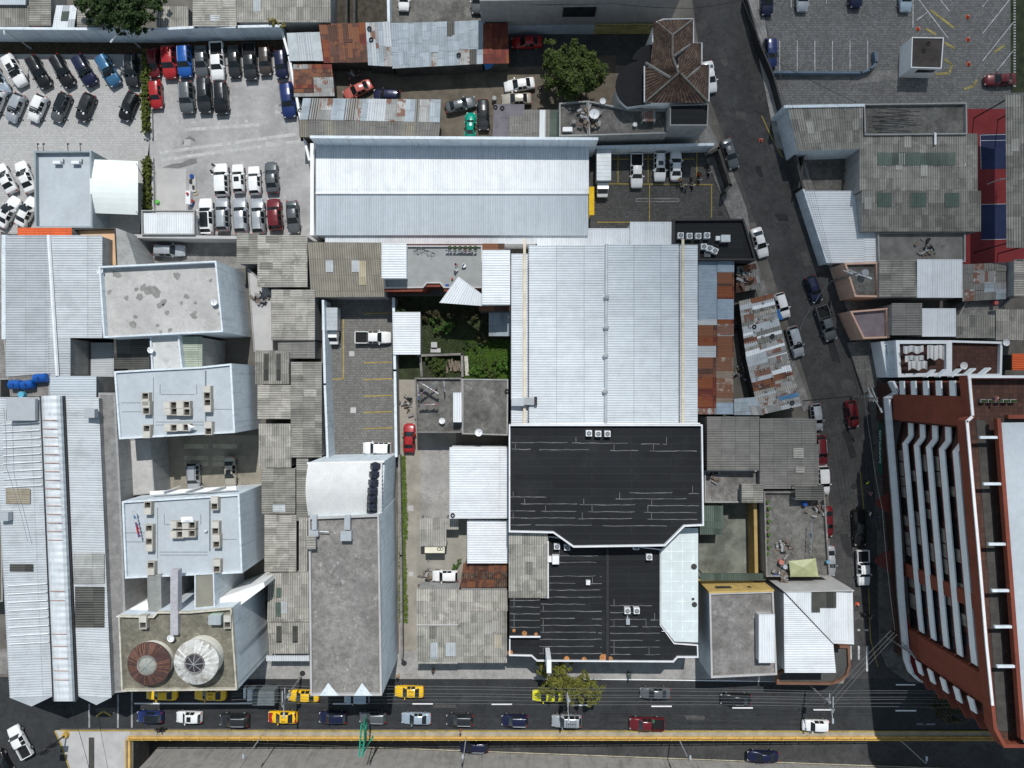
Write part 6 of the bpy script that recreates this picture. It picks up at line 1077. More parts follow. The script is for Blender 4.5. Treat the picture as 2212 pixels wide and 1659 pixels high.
# vent boxes of the blue-grey blocks
def make_vent():
    t_ = thing('vent_box', 'x', 'vent'); b = MB()
    b.ring([(-.5, -.9), (.5, -.9), (.5, .9), (-.5, .9)], 0, .9, .12); b.box((0, .45, .82), (.78, .7, .1)); b.box((0, 0, .45), (.78, .12, .86)); b.build('shaft', m_vbox, t_, local=True)
    b = MB(); b.box((0, .45, .93), (.95, .84, .12)); b.build('cap', M('vent_cap', (.50, .48, .43), var=.12), t_, local=True); b = MB(); b.box((0, -.46, .3), (.76, .7, .06)); b.build('opening', m_wdark, t_, local=True); return t_
vb = make_vent()
for g_, zz, items in (('upper', 10.1, ((316, 862, 1), (318, 881, 0), (370, 875, 2), (398, 874, 2), (371, 889, 2), (399, 890, 2), (449, 848, 0), (450, 876, 1), (319, 932, 1), (371, 924, 2), (398, 923, 2), (452, 925, 0))), ('lower', 9.85, ((321, 1097, 1), (324, 1147, 1), (324, 1176, 1), (328, 1227, 1), (384, 1133, 2), (410, 1134, 2), (384, 1154, 2), (410, 1152, 2), (465, 1087, 0), (467, 1140, 0), (469, 1169, 0), (470, 1222, 0)))):
    for i, (x, y, o) in enumerate(items):
        put(vb, x, y, zz, f'concrete vent box on the {g_} blue-grey roof, ' + ['at the north west corner', 'second in its west column', 'left of the central cluster top', 'right of the central cluster top', 'left of the central cluster bottom', 'right of the central cluster bottom', 'north one of the east column', 'middle one of the east column', 'south end of the west column', 'left of the south pair', 'right of the south pair', 'south end of the east column'][i] if g_ == 'upper' else f'concrete vent box on the lower blue-grey roof, ' + ['north end of the west column', 'second in the west column', 'third in the west column', 'south end of the west column', 'top left of the central four', 'top right of the central four', 'bottom left of the central four', 'bottom right of the central four', 'north end of the east column', 'second in the east column', 'third in the east column', 'south end of the east column'][i], 'concrete vent boxes on the blue-grey roofs', (0, math.pi, math.pi / 2)[o])
for x, y, l in ((311, 1343, 'left, beside the lilac wall'), (493, 1342, 'right, at the east parapet')): put(vb, x, y, 12.0, 'vent box on the front tower terrace ' + l, 'concrete vent boxes on the blue-grey roofs')
p = P(468, 1336, 12.5); boxes('water_tank', 'mint green metal box on the front tower terrace', 'tank', [('casing', M('mint_metal', (.42, .52, .46)), [((0, 0, .6), (1.6, 1.2, 1.2))]), ('lid', m_steel, [((0, 0, 1.22), (1.64, 1.24, .05))])], (p.x, p.y, 12.0))
def make_dish():
    t_ = thing('satellite_dish', 'x', 'satellite dish'); b = MB(); n = 16; vs = [(0, 0, .55)]
    for q, z in ((.25, .58), (.45, .72)): vs += [(q * math.cos(2 * math.pi * i / n), q * math.sin(2 * math.pi * i / n), z) for i in range(n)]
    b.add(vs, [(0, 1 + i, 1 + (i + 1) % n) for i in range(n)] + [(1 + i, 1 + n + i, 1 + n + (i + 1) % n, 1 + (i + 1) % n) for i in range(n)]); b.build('reflector', m_white, t_, smooth=True, local=True)
    b = MB(); b.tube([(0, 0, 0), (0, 0, .56)], .035, 6); b.build('mast', m_grey, t_, local=True); b = MB(); b.tube([(.3, 0, .64), (.12, 0, 1.1)], .02, 4); b.box((.1, 0, 1.1), (.1, .08, .08)); b.build('feed_arm', m_grey, t_, local=True); return t_
ds = make_dish()
for x, y, z, s, l in ((216, 585, 9.7, 1, 'at the north west corner of the pale screed roof'), (463, 653, 9.7, 1, 'at the east parapet of the pale screed roof'), (326, 756, 9.3, 1, 'on the small white stained block'), (1283, 249, 5.1, 1.6, 'large white on the terrace by the tiled house'), (1302, 219, 5.1, 1, 'at the top of the terrace by the tiled house'), (1372, 268, 5.1, .7, 'small one beside the striped sheet shelter'), (955, 909, 4.1, 1, 'on the laundry terrace'), (1034, 934, 4.7, 1.2, 'bluish on the dark flat roof right of the laundry'), (2172, 740, 5.5, 1.1, 'at the corner of the right tiled terrace'), (2080, 790, 5.4, 1.2, 'on the tiled terrace near the apartment block'), (370, 1378, 12, 1.1, 'between the two round tower roofs')):
    o = put(ds, x, y, z, 'satellite dish ' + l, 'satellite dishes', rnd.uniform(0, 6)); o.scale = (s,) * 3
def make_tyre():
    b = MB(); b.torus((0, 0, .1), .24, .09, 18, 8); return b.build('tyre', m_rub)
ty = None
for x, y, z, l in ((798, 62, 3.75, 'top of the mixed tin row section'), (802, 86, 3.6, 'below the first on the mixed tin row'), (991, 119, 3.55, 'blue-grey tin row'), (649, 239, 4.3, 'west end of the long grey tin shed'), (1738, 744, 3.0, None), (1726, 743, 3.05, 'side of the south shack by the street'), (1711, 870, 3.05, 'upper one at the south end of the south shack'), (1709, 885, 3.05, 'lower one at the south end of the south shack'), (1629, 706, 3.05, 'rusty sheet of the north shack'), (1668, 726, 3.05, 'white sheets of the north shack'), (1095, 845, 4.85, 'dark flat roof beside the deck hall'), (978, 1113, 5.65, 'corner of the large white corrugated roof'), (1166, 191, 1.0, 'rubble left of the tiled house'), (1070, 232, 3.4, 'left one on the purple grey shed'), (1085, 234, 3.4, 'right one on the purple grey shed'), (2004, 95, 4.15, 'dark roof of the guard booth')):
    if l is None: continue
    p = P(x, y, z)
    if ty is None: ty = make_tyre(); o = ty
    else: o = ty.copy(); C.link(o)
    o.location = p; tag(o, 'black tyre lying on the ' + l, 'tyre', 'old tyres lying on roofs')
def tank(x, y, l, ax, r, L, z):
    p = P(x, y, z + r); t_ = thing('water_tank', l, 'water tank', (p.x, p.y, z), ax)
    b = MB(); b.cyl((0, 0, r), r, L, 20, 0, 'x')
    for k in (-.3, 0, .3): b.cyl((k * L, 0, r), r * 1.05, .08, 20, 0, 'x')
    b.cyl((L / 2, 0, r), r * .98, .14, 20, 0, 'x', r * .7); b.cyl((-L / 2, 0, r), r * .7, .14, 20, 0, 'x', r * .98); b.build('barrel', m_tank, t_, smooth=False, local=True)
    b = MB(); b.cyl((0, 0, 2 * r - .02), .2, .1, 12); b.build('lid', M('dark_blue_lid', (.01, .04, .16)), t_, local=True); return t_
flat('tank_deck', 'small concrete deck carrying the blue water tanks', [(18, 812), (106, 806), (108, 856), (22, 856)], 9.0, m_wgrey, m_concm, .1, .1)
tank(88, 817, 'blue water tank set apart on the right of the three', .1, .62, 1.6, 8.95); tank(34, 831, 'blue water tank on the left of the three', 0, .62, 1.5, 8.95); tank(61, 831, 'blue water tank in the middle of the three', .15, .62, 1.5, 8.95)
single('water_drum', 'light blue drum below the blue water tanks', 'drum', M('light_blue_plastic', (.10, .36, .50)), lambda b: b.cyl(tuple(P(52, 852, 9)), .42, .7, 14))
# ================================================================ TREES AND PLANTS
def crown(root, lobes, n, mat, size, name='crown', seed=0, flat_=.75):
    r = random.Random(seed); vs, fs = [], []; off = root.location if root else Vector()
    tot = sum(l[3] ** 2 for l in lobes)
    for (cx, cy, cz, R0) in lobes:
        m = int(n * R0 * R0 / tot); cl = []
        for _ in range(max(6, int(m / 38))):
            while True:
                d = Vector((r.gauss(0, 1), r.gauss(0, 1), r.gauss(0, 1)))
                if d.length > .1: break
            d.normalize(); q = R0 * (.45 + .6 * r.random()); cl.append(Vector((cx, cy, cz)) + Vector((d.x * q, d.y * q, d.z * q * flat_)))
        for i in range(m):
            c = r.choice(cl) + Vector((r.gauss(0, 1), r.gauss(0, 1), r.gauss(0, .8))) * R0 * .115
            a = Vector((r.gauss(0, 1), r.gauss(0, 1), r.gauss(0, .5))).normalized(); u = Vector((r.gauss(0, .55), r.gauss(0, .55), 1)).normalized(); b_ = u.cross(a).normalized(); a = b_.cross(u)
            s = size * r.uniform(.6, 1.35); k = len(vs); vs += [tuple(c - off - a * s), tuple(c - off - b_ * s * .55), tuple(c - off + a * s), tuple(c - off + b_ * s * .55)]; fs.append((k, k + 1, k + 2, k + 3))
    me = bpy.data.meshes.new(name); me.from_pydata(vs, [], fs); me.materials.append(mat); me.update(); o = bpy.data.objects.new(name, me); C.link(o); o.parent = root; return o
def tree(name, label, base, lobes, n, mat, size, seed, tr=.22):
    bp = P(*base); t_ = thing(name, label, 'tree', (bp.x, bp.y, 0)); L = []
    for (x, y, z, rp) in lobes: p = P(x, y, z); L.append((p.x, p.y, p.z, rp * (H - z) / F))
    b = MB(); hub = Vector((bp.x, bp.y, min(l[2] for l in L) * .55)); b.tube([(bp.x, bp.y, 0), hub * .5 + Vector((bp.x, bp.y, 0)) * .5, hub], tr, 8, 0, tr * .7)
    for l in L: b.tube([hub, (hub + Vector(l[:3])) / 2 + Vector((0, 0, .2)), Vector(l[:3])], tr * .55, 6, 0, .04)
    b.build('trunk', m_bark, t_); crown(t_, L, n, mat, size, seed=seed); return t_
tree('broadleaf_tree', 'big round dark green tree beside the tiled house', (1235, 180), [(1188, 100, 4.6, 16), (1200, 135, 5.2, 30), (1240, 120, 6.0, 30), (1270, 130, 6.2, 28), (1290, 160, 5.8, 26), (1250, 165, 6.8, 36), (1205, 175, 5.2, 30), (1235, 200, 5.0, 20), (1280, 180, 5, 22), (1215, 150, 6.4, 28)], 8500, m_leaf, .22, 1)
tree('broadleaf_tree', 'dark shady tree hanging over the boundary wall at the top', (258, 48), [(190, 5, 6, 26), (225, 20, 6.6, 32), (265, 10, 7.2, 40), (310, 15, 6.6, 32), (335, 5, 6, 20), (285, 42, 6.0, 28), (240, 48, 5.6, 26), (265, 62, 4.9, 14), (305, 60, 5, 14), (205, 38, 5.4, 20)], 9500, m_leafd, .22, 2)
tree('street_tree', 'yellow green street tree on the pavement by the black roof shop', (1225, 1468), [(1172, 1445, 4.6, 17), (1200, 1462, 5.0, 24), (1222, 1440, 4.9, 18), (1188, 1480, 4.6, 22), (1232, 1482, 5.2, 24), (1262, 1468, 4.4, 18), (1250, 1496, 4.6, 24), (1282, 1492, 4.4, 22), (1280, 1512, 4.0, 16), (1230, 1508, 4.4, 16), (1215, 1478, 5.4, 18)], 6500, m_leafy, .17, 3, .15)
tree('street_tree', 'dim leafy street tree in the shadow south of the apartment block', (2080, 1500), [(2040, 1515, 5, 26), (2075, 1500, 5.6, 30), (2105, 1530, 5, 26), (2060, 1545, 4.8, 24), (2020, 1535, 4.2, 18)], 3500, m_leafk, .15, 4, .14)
def shrub(label, lobes, n, mat, size, seed, name='shrub'):
    p = P(lobes[0][0], lobes[0][1], 0); t_ = thing(name, label, 'plant', (p.x, p.y, 0)); L = []
    for (x, y, z, rp) in lobes: q = P(x, y, z); L.append((q.x, q.y, q.z, rp * (H - z) / F))
    crown(t_, L, n, mat, size, 'foliage', seed, .7)
    b = MB()
    for l in L: b.tube([(p.x, p.y, 0), (l[0], l[1], l[2])], .05, 5, 0, .02)
    b.build('stem', m_bark, t_); return t_
shrub('bushy green shrub filling the walled garden bed', [(944, 790, 1.1, 16), (930, 780, 1, 11), (955, 800, 1, 13), (938, 806, .9, 10), (960, 782, .9, 8)], 1700, m_leaf, .13, 5)
shrub('fresh green shrub at the right end of the garden', [(1085, 790, .9, 14), (1075, 800, .7, 10), (1092, 775, .8, 10)], 1200, m_leafg, .13, 6); shrub('fresh green shrub beside the plank in the garden', [(1030, 798, .6, 13), (1020, 805, .5, 9), (1045, 805, .5, 9)], 1000, m_leafg, .12, 7)
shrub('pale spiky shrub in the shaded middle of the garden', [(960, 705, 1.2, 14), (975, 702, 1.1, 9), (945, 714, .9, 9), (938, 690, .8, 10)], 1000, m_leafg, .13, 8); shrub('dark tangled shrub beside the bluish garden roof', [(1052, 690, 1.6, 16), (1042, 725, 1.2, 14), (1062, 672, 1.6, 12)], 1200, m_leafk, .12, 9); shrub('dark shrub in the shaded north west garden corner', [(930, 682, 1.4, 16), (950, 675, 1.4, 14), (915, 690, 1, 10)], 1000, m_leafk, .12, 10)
shrub('small dark tree leaning over the white garden shed', [(866, 672, 2.4, 11), (860, 680, 2.6, 7)], 500, m_leafd, .13, 13); shrub('straw coloured grass tuft on the top wall near the tin shed', [(594, 48, 4.2, 10), (584, 44, 4.3, 8), (608, 52, 4.1, 9)], 700, M('straw_leaf', (.20, .17, .06), var=.3), .12, 11); shrub('weeds beside the old tile roof in the lane', [(985, 1222, .4, 9), (992, 1212, .3, 6)], 350, m_leafg, .1, 12); shrub('dry reddish shrub below the big round tree', [(1250, 205, 2, 13), (1225, 198, 1.6, 10)], 500, M('reddish_leaf', (.09, .06, .04), var=.4), .12, 14)
m_hedge = ML('hedge_leaf', (.03, .042, .008), (.085, .11, .018), (.15, .17, .035))
def hedge(label, x0, y0, x1, y1, seed):
    p = P((x0 + x1) / 2, (y0 + y1) / 2, 1); t_ = thing('hedge', label, 'hedge', (p.x, p.y, 0)); n = int(abs(y1 - y0) / 6.5)
    L = [((lambda q: (q.x, q.y, 1.1, .62))(P((x0 + x1) / 2 + random.Random(i).uniform(-1.5, 1.5), y0 + (y1 - y0) * (i + .5) / n, 1.2))) for i in range(n)]
    crown(t_, L, n * 480, m_hedge, .10, 'foliage', seed, 1.1); b = MB(); b.box((p.x, p.y, .6), (.8, abs(P(0, y0, 1).y - P(0, y1, 1).y) - .6, 1.2)); b.build('stem', M('hedge_core', (.03, .035, .012)), t_); return t_
hedge('clipped conifer hedge dividing the two lots, upper run', 313, 112, 314, 284, 1); hedge('clipped conifer hedge dividing the two lots, lower run beside the canopy', 316, 340, 317, 450, 2)
wallrun('kerb_wall', 'low kerb wall along the hedge between the lots', [(323, 115), (328, 296)], .5, .2, m_concl); wallrun('kerb_wall', 'low kerb wall along the lower hedge run', [(329, 342), (331, 455)], .5, .2, m_concl)
def grass(label, regs, n, mat, seed, hgt=.2, name='grass'):
    r = random.Random(seed); vs, fs = [], []
    for _ in range(n):
        x0, y0, x1, y1 = r.choice(regs); p = P(r.uniform(x0, x1), r.uniform(y0, y1), .1); a = r.uniform(0, 6.28); s = hgt * r.uniform(.5, 1.5); d = Vector((math.cos(a), math.sin(a), 0)); k = len(vs); q = Vector((p.x, p.y, .02)); sd = Vector((-d.y, d.x, 0)) * s * .35
        vs += [tuple(q - sd), tuple(q + sd), tuple(q + d * s + Vector((0, 0, s * .8)))]; fs.append((k, k + 1, k + 2))
    me = bpy.data.meshes.new(name); me.from_pydata(vs, [], fs); me.materials.append(mat); me.update(); o = bpy.data.objects.new(name, me); C.link(o); return tag(o, label, 'grass', kind='stuff')
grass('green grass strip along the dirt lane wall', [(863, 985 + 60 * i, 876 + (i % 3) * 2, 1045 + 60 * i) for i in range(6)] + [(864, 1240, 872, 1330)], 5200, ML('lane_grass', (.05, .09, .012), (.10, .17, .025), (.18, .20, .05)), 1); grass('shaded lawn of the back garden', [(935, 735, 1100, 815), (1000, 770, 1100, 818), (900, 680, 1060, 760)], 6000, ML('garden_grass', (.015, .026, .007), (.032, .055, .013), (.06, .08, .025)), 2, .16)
grass('grass patch coloured bright as if sunlit on the right of the garden', [(1005, 735, 1102, 818), (1050, 760, 1102, 818)], 6500, ML('sunlit_tone_grass', (.03, .06, .008), (.06, .125, .015), (.11, .17, .03)), 5, .2); grass('dry weeds along the wall at the top of the lots', [(0, 90, 606, 112)], 3500, M('dry_weed', (.10, .075, .04), var=.4), 3, .14)  # sunlight on the garden patch is put into its brighter leaf colours
# ================================================================ STREET FURNITURE
def rail():
    y0, x0 = 1591.5, 282
    t_ = thing('guardrail', 'long yellow steel guardrail along the edge of the sunken road', 'guardrail', P(1240, y0, 0)); b = MB()
    for z in (.55, 1.0): b.tube([P(x0, y0, 0) + Vector((0, 0, z)), P(2240, y0 + 1, 0) + Vector((0, 0, z))], .075, 5)
    b.tube([P(279, y0, 0) + Vector((0, 0, 1.0)), P(279, 1690, 0) + Vector((0, 0, 1.0))], .1, 5); b.build('rail_bar', m_yelr, t_)
    b = MB(); b.box((P(1262, y0).x, P(0, y0 - 1.2).y, .25), (136.3, .28, .5)); b.box((P(281, 1645).x, P(0, 1645).y, .25), (.5, 7.2, .5)); b.build('kerb_beam', M('ochre_kerb', (.55, .36, .13), var=.2), t_)
    for i in range(65):
        x = x0 + 3 + 29.8 * i; q = P(x, y0); b = MB(); b.box((q.x, q.y, .55), (.14, .2, 1.1)); b.build('post', m_yelr, t_)
rail()
def lamp(x, y, ang, label, h=8.0, arm=1.8, basem=None):
    p = P(x, y); t_ = thing('street_lamp', label, 'street lamp', (p.x, p.y, 0), -math.radians(ang)); b = MB(); b.tube([(0, 0, 0), (0, 0, h)], .09, 8, 0, .06); b.tube([(0, 0, h), (arm * .5, 0, h + .25), (arm, 0, h + .3)], .05, 6); b.build('pole', m_grey, t_, local=True)
    b = MB(); b.box((arm + .2, 0, h + .28), (.6, .24, .12)); b.build('lamp_head', m_steel, t_, local=True); b = MB(); b.cyl((0, 0, 0), .2, .9, 10, 0, 'z', .12); b.build('base', basem or m_grey, t_, local=True)
for x, y, a, l in ((565, 1590, -90, 'yellow footed street lamp on the median, first from the left'), (1007, 1591, -90, 'yellow footed street lamp on the median near the gantry'), (1465, 1593, -90, 'yellow footed street lamp on the median below the red pickup'), (1941, 1595, -90, 'yellow footed street lamp on the median near the apartment block')): lamp(x, y, a, l, 7.2, .6, m_yelr)
lamp(67, 105, 80, 'thin lamp post in front of the top boundary wall at left', 5.6, .2); lamp(303, 103, 130, 'curved lamp post in front of the top boundary wall near the hedge', 5.2, 1.8)
def gantry():
    p = P(793, 1588); t_ = thing('sign_gantry', 'green lattice sign gantry arching over the sunken road', 'gantry', (p.x, p.y, 0)); g = M('gantry_green', (.03, .33, .22), rough=.45); b = MB(); A0, A1 = P(787, 1562, 5.4), P(780, 1632, 6.2)
    for dx in (-.35, .35):
        for dz in (0, .55): b.tube([A0 + Vector((dx, 0, dz)), A1 + Vector((dx * .6, 0, dz))], .075, 5)
    for i in range(9):
        q0, q1 = A0.lerp(A1, i / 8), A0.lerp(A1, min(1, (i + 1) / 8)); b.tube([q0 + Vector((-.35, 0, 0)), q1 + Vector((.35, 0, 0))], .04, 4); b.tube([q0 + Vector((.35, 0, 0)), q0 + Vector((.35, 0, .55))], .04, 4)
    b.build('truss', g, t_); b = MB(); b.tube([P(806, 1590, 0), P(783, 1628, 5.4)], .12, 6); b.tube([P(806, 1590, 0), P(803, 1596, 1.2)], .16, 6); b.build('leg', g, t_)
    b = MB(); b.box(tuple(P(789, 1578, 5.9)), (.12, 3.4, 1.5)); b.build('sign_panel', M('gantry_panel', (.02, .20, .13)), t_)
gantry()
def signal():
    p = P(145, 1585); t_ = thing('sign_mast', 'mast with yellow base and tilted sign boards on the traffic island', 'sign', (p.x, p.y, 0)); b = MB(); b.cyl((p.x, p.y, .12), .5, .6, 10, 0, 'z', .4); b.build('base', m_yelr, t_); b = MB(); b.tube([(p.x, p.y, .1), (p.x - .1, p.y, 6.3)], .11, 7); b.build('pole', m_dkmet, t_)
    for i, (h, c) in enumerate(((3.4, m_dkmet), (5.4, m_dkmet))): b = MB(); b.box((p.x - .1, p.y - .15, h), (1.2, .1, 1.3)); b.build('board', c, t_)
signal()
def upole(x, y, label, h=9.5, rot=0):
    p = P(x, y); t_ = thing('utility_pole', label, 'utility pole', (p.x, p.y, 0), rot); b = MB(); b.tube([(0, 0, 0), (0, 0, h)], .15, 8, 0, .10); b.build('pole', m_concm, t_, local=True)
    for z in (h - .4, h - 1.5): b = MB(); b.box((0, .5, z), (.12, 2.2, .12)); b.build('crossarm', m_grey, t_, local=True)
    b = MB(); b.cyl((.25, .1, h - 2.9), .24, .8, 10); b.build('transformer', m_grey, t_, local=True); b = MB(); b.tube([(0, 0, h - 1), (.1, -1.6, h - .7)], .05, 5); b.box((.12, -1.9, h - .7), (.26, .7, .1)); b.build('lamp_arm', m_steel, t_, local=True)
    return p
upole(651, 1461, 'concrete utility pole with transformer beside the narrow tall block'); upole(1217, 1470, 'concrete utility pole rising through the street tree'); upole(1742, 1472, 'concrete utility pole below the street corner house'); upole(1904, 1368, 'concrete utility pole at the apartment block corner', 9.0, .6); upole(1797, 608, 'utility pole in front of the salmon house', 8.5, 1.2); upole(1838, 858, 'utility pole on the right kerb of the side street', 8, .4)
CAB = 'overhead cables'
def cable(pts, sag, r_, label, mat=None):
    P3 = [P(*p) for p in pts]; out = []
    for a, c in zip(P3[:-1], P3[1:]):
        for i in range(12): t = i / 12; q = a.lerp(c, t); q.z -= sag * 4 * t * (1 - t); out.append(q)
    out.append(P3[-1]); b = MB(); b.tube(out, r_, 4); return tag(b.build('power_cable', mat or m_cab), label, 'cable', CAB)
m_cab = M('cable_aluminium', (.17, .175, .18), rough=.5)
for i, (y0, y1, y2, y3, z) in enumerate(((1482, 1487, 1493, 1496, 9.3), (1488, 1493, 1498, 1501, 9.2), (1499, 1502, 1507, 1510, 9.0), (1504, 1508, 1512, 1515, 8.6), (1512, 1516, 1520, 1523, 7.6), (1519, 1523, 1526, 1534, 7.0))): cable([(500, y0, z), (664, y0 + 1, z), (1225, y1, z), (1772, y2, z), (2240, y3, z)], .35, .019, 'overhead cable above the main road, ' + ['northernmost of the six', 'second from the north', 'third from the north', 'fourth from the north', 'fifth from the north', 'southernmost of the six'][i])
for i, (a, c) in enumerate((((1925, 1362, 9), (1780, 1518, 9)), ((1932, 1366, 8.8), (1790, 1522, 8.8)), ((1938, 1370, 8.6), (1800, 1524, 8.6)))): cable([a, c], .2, .02, 'slanting cable at the street corner, ' + ['upper left one', 'middle one', 'lower right one'][i])
m_dcab = M('black_cable', (.015, .015, .016))
for i in range(4): cable([(1846 + i * 7, 780, 7.5), (1864 + 9 * i, 960, 7.5), (1890 + 8 * i, 1100, 7.5), (1925 + 4 * i, 1362, 8)], .3, .017, 'long cable along the apartment front, ' + ['first from the street', 'second from the street', 'third from the street', 'fourth from the street'][i], m_dcab if i != 2 else None)
for i in range(4): cable([(1604 + 9 * i, 0, 7.4), (1660 + 8 * i, 120, 7.4), (1720 + 7 * i, 330, 7.4), (1800 + 2 * i, 600, 7.8)], .3, .016, 'long cable over the upper side street, ' + ['westernmost', 'second from west', 'third from west', 'easternmost'][i], m_dcab if i % 2 else None)
cable([(1797, 606, 7.9), (1763, 650, 6.5), (1728, 712, 4.5)], .6, .03, 'pale cable drooping across the side street to the grey car'); cable([(1668, 128, 7), (1850, 222, 6.8)], .3, .03, 'black cable crossing the car park corner', m_dcab); cable([(1735, 866, 6.5), (1842, 856, 7.5)], .25, .07, 'thick cable bundle crossing the side street', m_dcab)
cable([(1052, 8, 8.5), (1330, 8, 9), (1492, 18, 8), (1605, 0, 7.5)], .3, .03, 'dark cable along the workshop block front', m_dcab); cable([(150, 1520, 8), (192, 1659, 6)], .2, .035, 'dark cable crossing the traffic island', m_dcab); cable([(8, 880, 11.5), (14, 1010, 11.3), (60, 1170, 10.8)], .2, .03, 'cable running over the left warehouse roof')
def cone(x, y, l):
    p = P(x, y, .2); t_ = thing('traffic_cone', l, 'traffic cone', (p.x, p.y, 0)); b = MB(); b.cyl((0, 0, .04), .2, .72, 12, 0, 'z', .04); b.build('cone', m_cone, t_, local=True); b = MB(); b.box((0, 0, .025), (.52, .52, .05)); b.build('base', m_cone, t_, local=True); b = MB(); b.cyl((0, 0, .4), .15, .14, 12, 0, 'z', .115); b.build('stripe', m_white, t_, local=True)
for x, y, l in ((2092, 35, 'orange traffic cone, topmost in the right car park'), (2093, 84, 'orange traffic cone in the middle of the right car park'), (2094, 137, 'orange traffic cone, lowest in the right car park'), (1985, 61, 'orange traffic cone on the slab above the guard booth'), (1645, 302, 'orange traffic cone at the kerb of the side street'), (1853, 1306, 'orange traffic cone near the street corner crossing')): cone(x, y, l)
def hoop():
    p = P(2132, 398); t_ = thing('basketball_hoop', 'white basketball hoop with backboard on the red court', 'basketball hoop', (p.x, p.y, 0)); b = MB(); b.tube([(0, 0, 0), (.2, 0, 2.6), (1.6, 0, 3.2)], .09, 6); b.build('post', m_white, t_, local=True)
    b = MB(); b.ring([(1.6, -1.1), (1.64, -1.1), (1.64, 1.1), (1.6, 1.1)], 2.8, 4.0, .015); b.box((1.62, 0, 3.4), (.05, 2.1, 1.2)); b.build('backboard', m_poly, t_, local=True); b = MB(); b.torus((1.95, 0, 3.0), .23, .025, 14, 5); b.build('rim', m_cone, t_, local=True)
hoop()
def slabsign():
    p = P(1186, 1425, 8); t_ = thing('sign_totem', 'tall white sign slab standing on the front edge of the lower black roof', 'sign', (p.x, p.y, 6.4)); a = P(1186, 1427, 11)
    b = MB(); b.box((a.x, a.y - .8, 8.7), (.62, 1.8, 4.6)); b.build('slab', m_white, t_); b = MB(); b.box((a.x, a.y - .8, 11.03), (.5, 1.6, .06)); b.build('cap', m_band, t_)
slabsign()
single('hanging_sign', 'white cream sign board with black emblems hanging below the corrugated canopy', 'sign', M('cream_sign', (.70, .66, .52), var=.1), lambda b: b.box(tuple(P(939, 1187, 2.6)), (2.9, 1.0, .08)))
b = MB()
for x in (948, 954): p = P(x, 1186, 2.66); b.torus((p.x, p.y, 2.65), .22, .05, 14, 5)
bpy.data.objects['hanging_sign']; e = b.build('emblem', m_dkmet, None); e.parent = bpy.data.objects['hanging_sign']
# ---- laundry, sheets and small clutter
for i, (x0, y0, x1, y1) in enumerate(((1951, 747, 1995, 762), (1955, 768, 1996, 780), (1962, 780, 2003, 798), (2003, 746, 2040, 776))):
    b = MB(); n = 14; ft = lambda k: (x0 + (x1 - x0) * k / n, 7.0 + .2 * math.sin(k * 1.7 + i), 2.5 * math.sin(k * .8 + i))
    for k in range(n):
        (xa, za, sa), (xb, zb, sb) = ft(k), ft(k + 1)
        b.quad(P(xa, y1 + sa, za - .15), P(xb, y1 + sb, zb - .15), P(xb, y0 + sb * .3, zb + .25), P(xa, y0 + sa * .3, za + .25))
    tag(b.build('bed_sheet', m_cloth), 'white bed sheet blowing on a line above the tiled terrace, ' + ['top left', 'middle left', 'bottom left', 'right'][i], 'sheet', 'white sheets drying')
LC = [m_cloth, M('red_cloth', (.5, .03, .05)), M('blue_cloth', (.1, .25, .45)), M('violet_cloth', (.2, .1, .25)), M('black_cloth', (.02, .02, .025)), M('pink_cloth', (.65, .3, .3))]
def line_(pts, z, n, label, seed):
    r = random.Random(seed); t_ = thing('clothes_line', label, 'clothes line', P(pts[0][0], pts[0][1], z)); a, c = P(*pts[0], z), P(*pts[1], z); b = MB(); b.tube([a, c], .02, 4); b.build('line', m_grey, t_)
    for i in range(n):
        t = (i + .5) / n; q = a.lerp(c, t); d = (c - a).normalized(); w_ = r.uniform(.2, .4); b = MB(); h = r.uniform(.5, .8); sd = Vector((-d.y, d.x, 0)) * .12
        b.add([q - d * w_, q + d * w_, q + d * w_ * .9 + sd - Vector((0, 0, h)), q - d * w_ * .9 - sd - Vector((0, 0, h))], [(0, 1, 2, 3)]); b.build('garment', r.choices(LC, [6, 1, 2, 1, 1, 1])[0], t_)
line_(((906, 826), (945, 850)), 6.2, 8, 'clothes line slanting down across the laundry terrace', 1); line_(((942, 826), (905, 853)), 6.2, 7, 'clothes line slanting up across the laundry terrace', 2); line_(((901, 828), (903, 862)), 6.1, 5, 'short clothes line on the left side of the laundry terrace', 3); line_(((958, 822), (960, 845)), 6.1, 4, 'short clothes line on the right of the laundry terrace', 4); line_(((905, 875), (945, 874)), 6.0, 5, 'clothes line across the lower laundry terrace', 5); line_(((286, 1105), (298, 1160)), 11.3, 7, 'clothes line on the lower blue-grey roof', 6); line_(((962, 540), (1030, 541)), 7.0, 9, 'clothes line at the north edge of the grey terrace', 7); line_(((1755, 1130), (1752, 1200)), 6.4, 6, 'clothes line on the cluttered street terrace', 8)
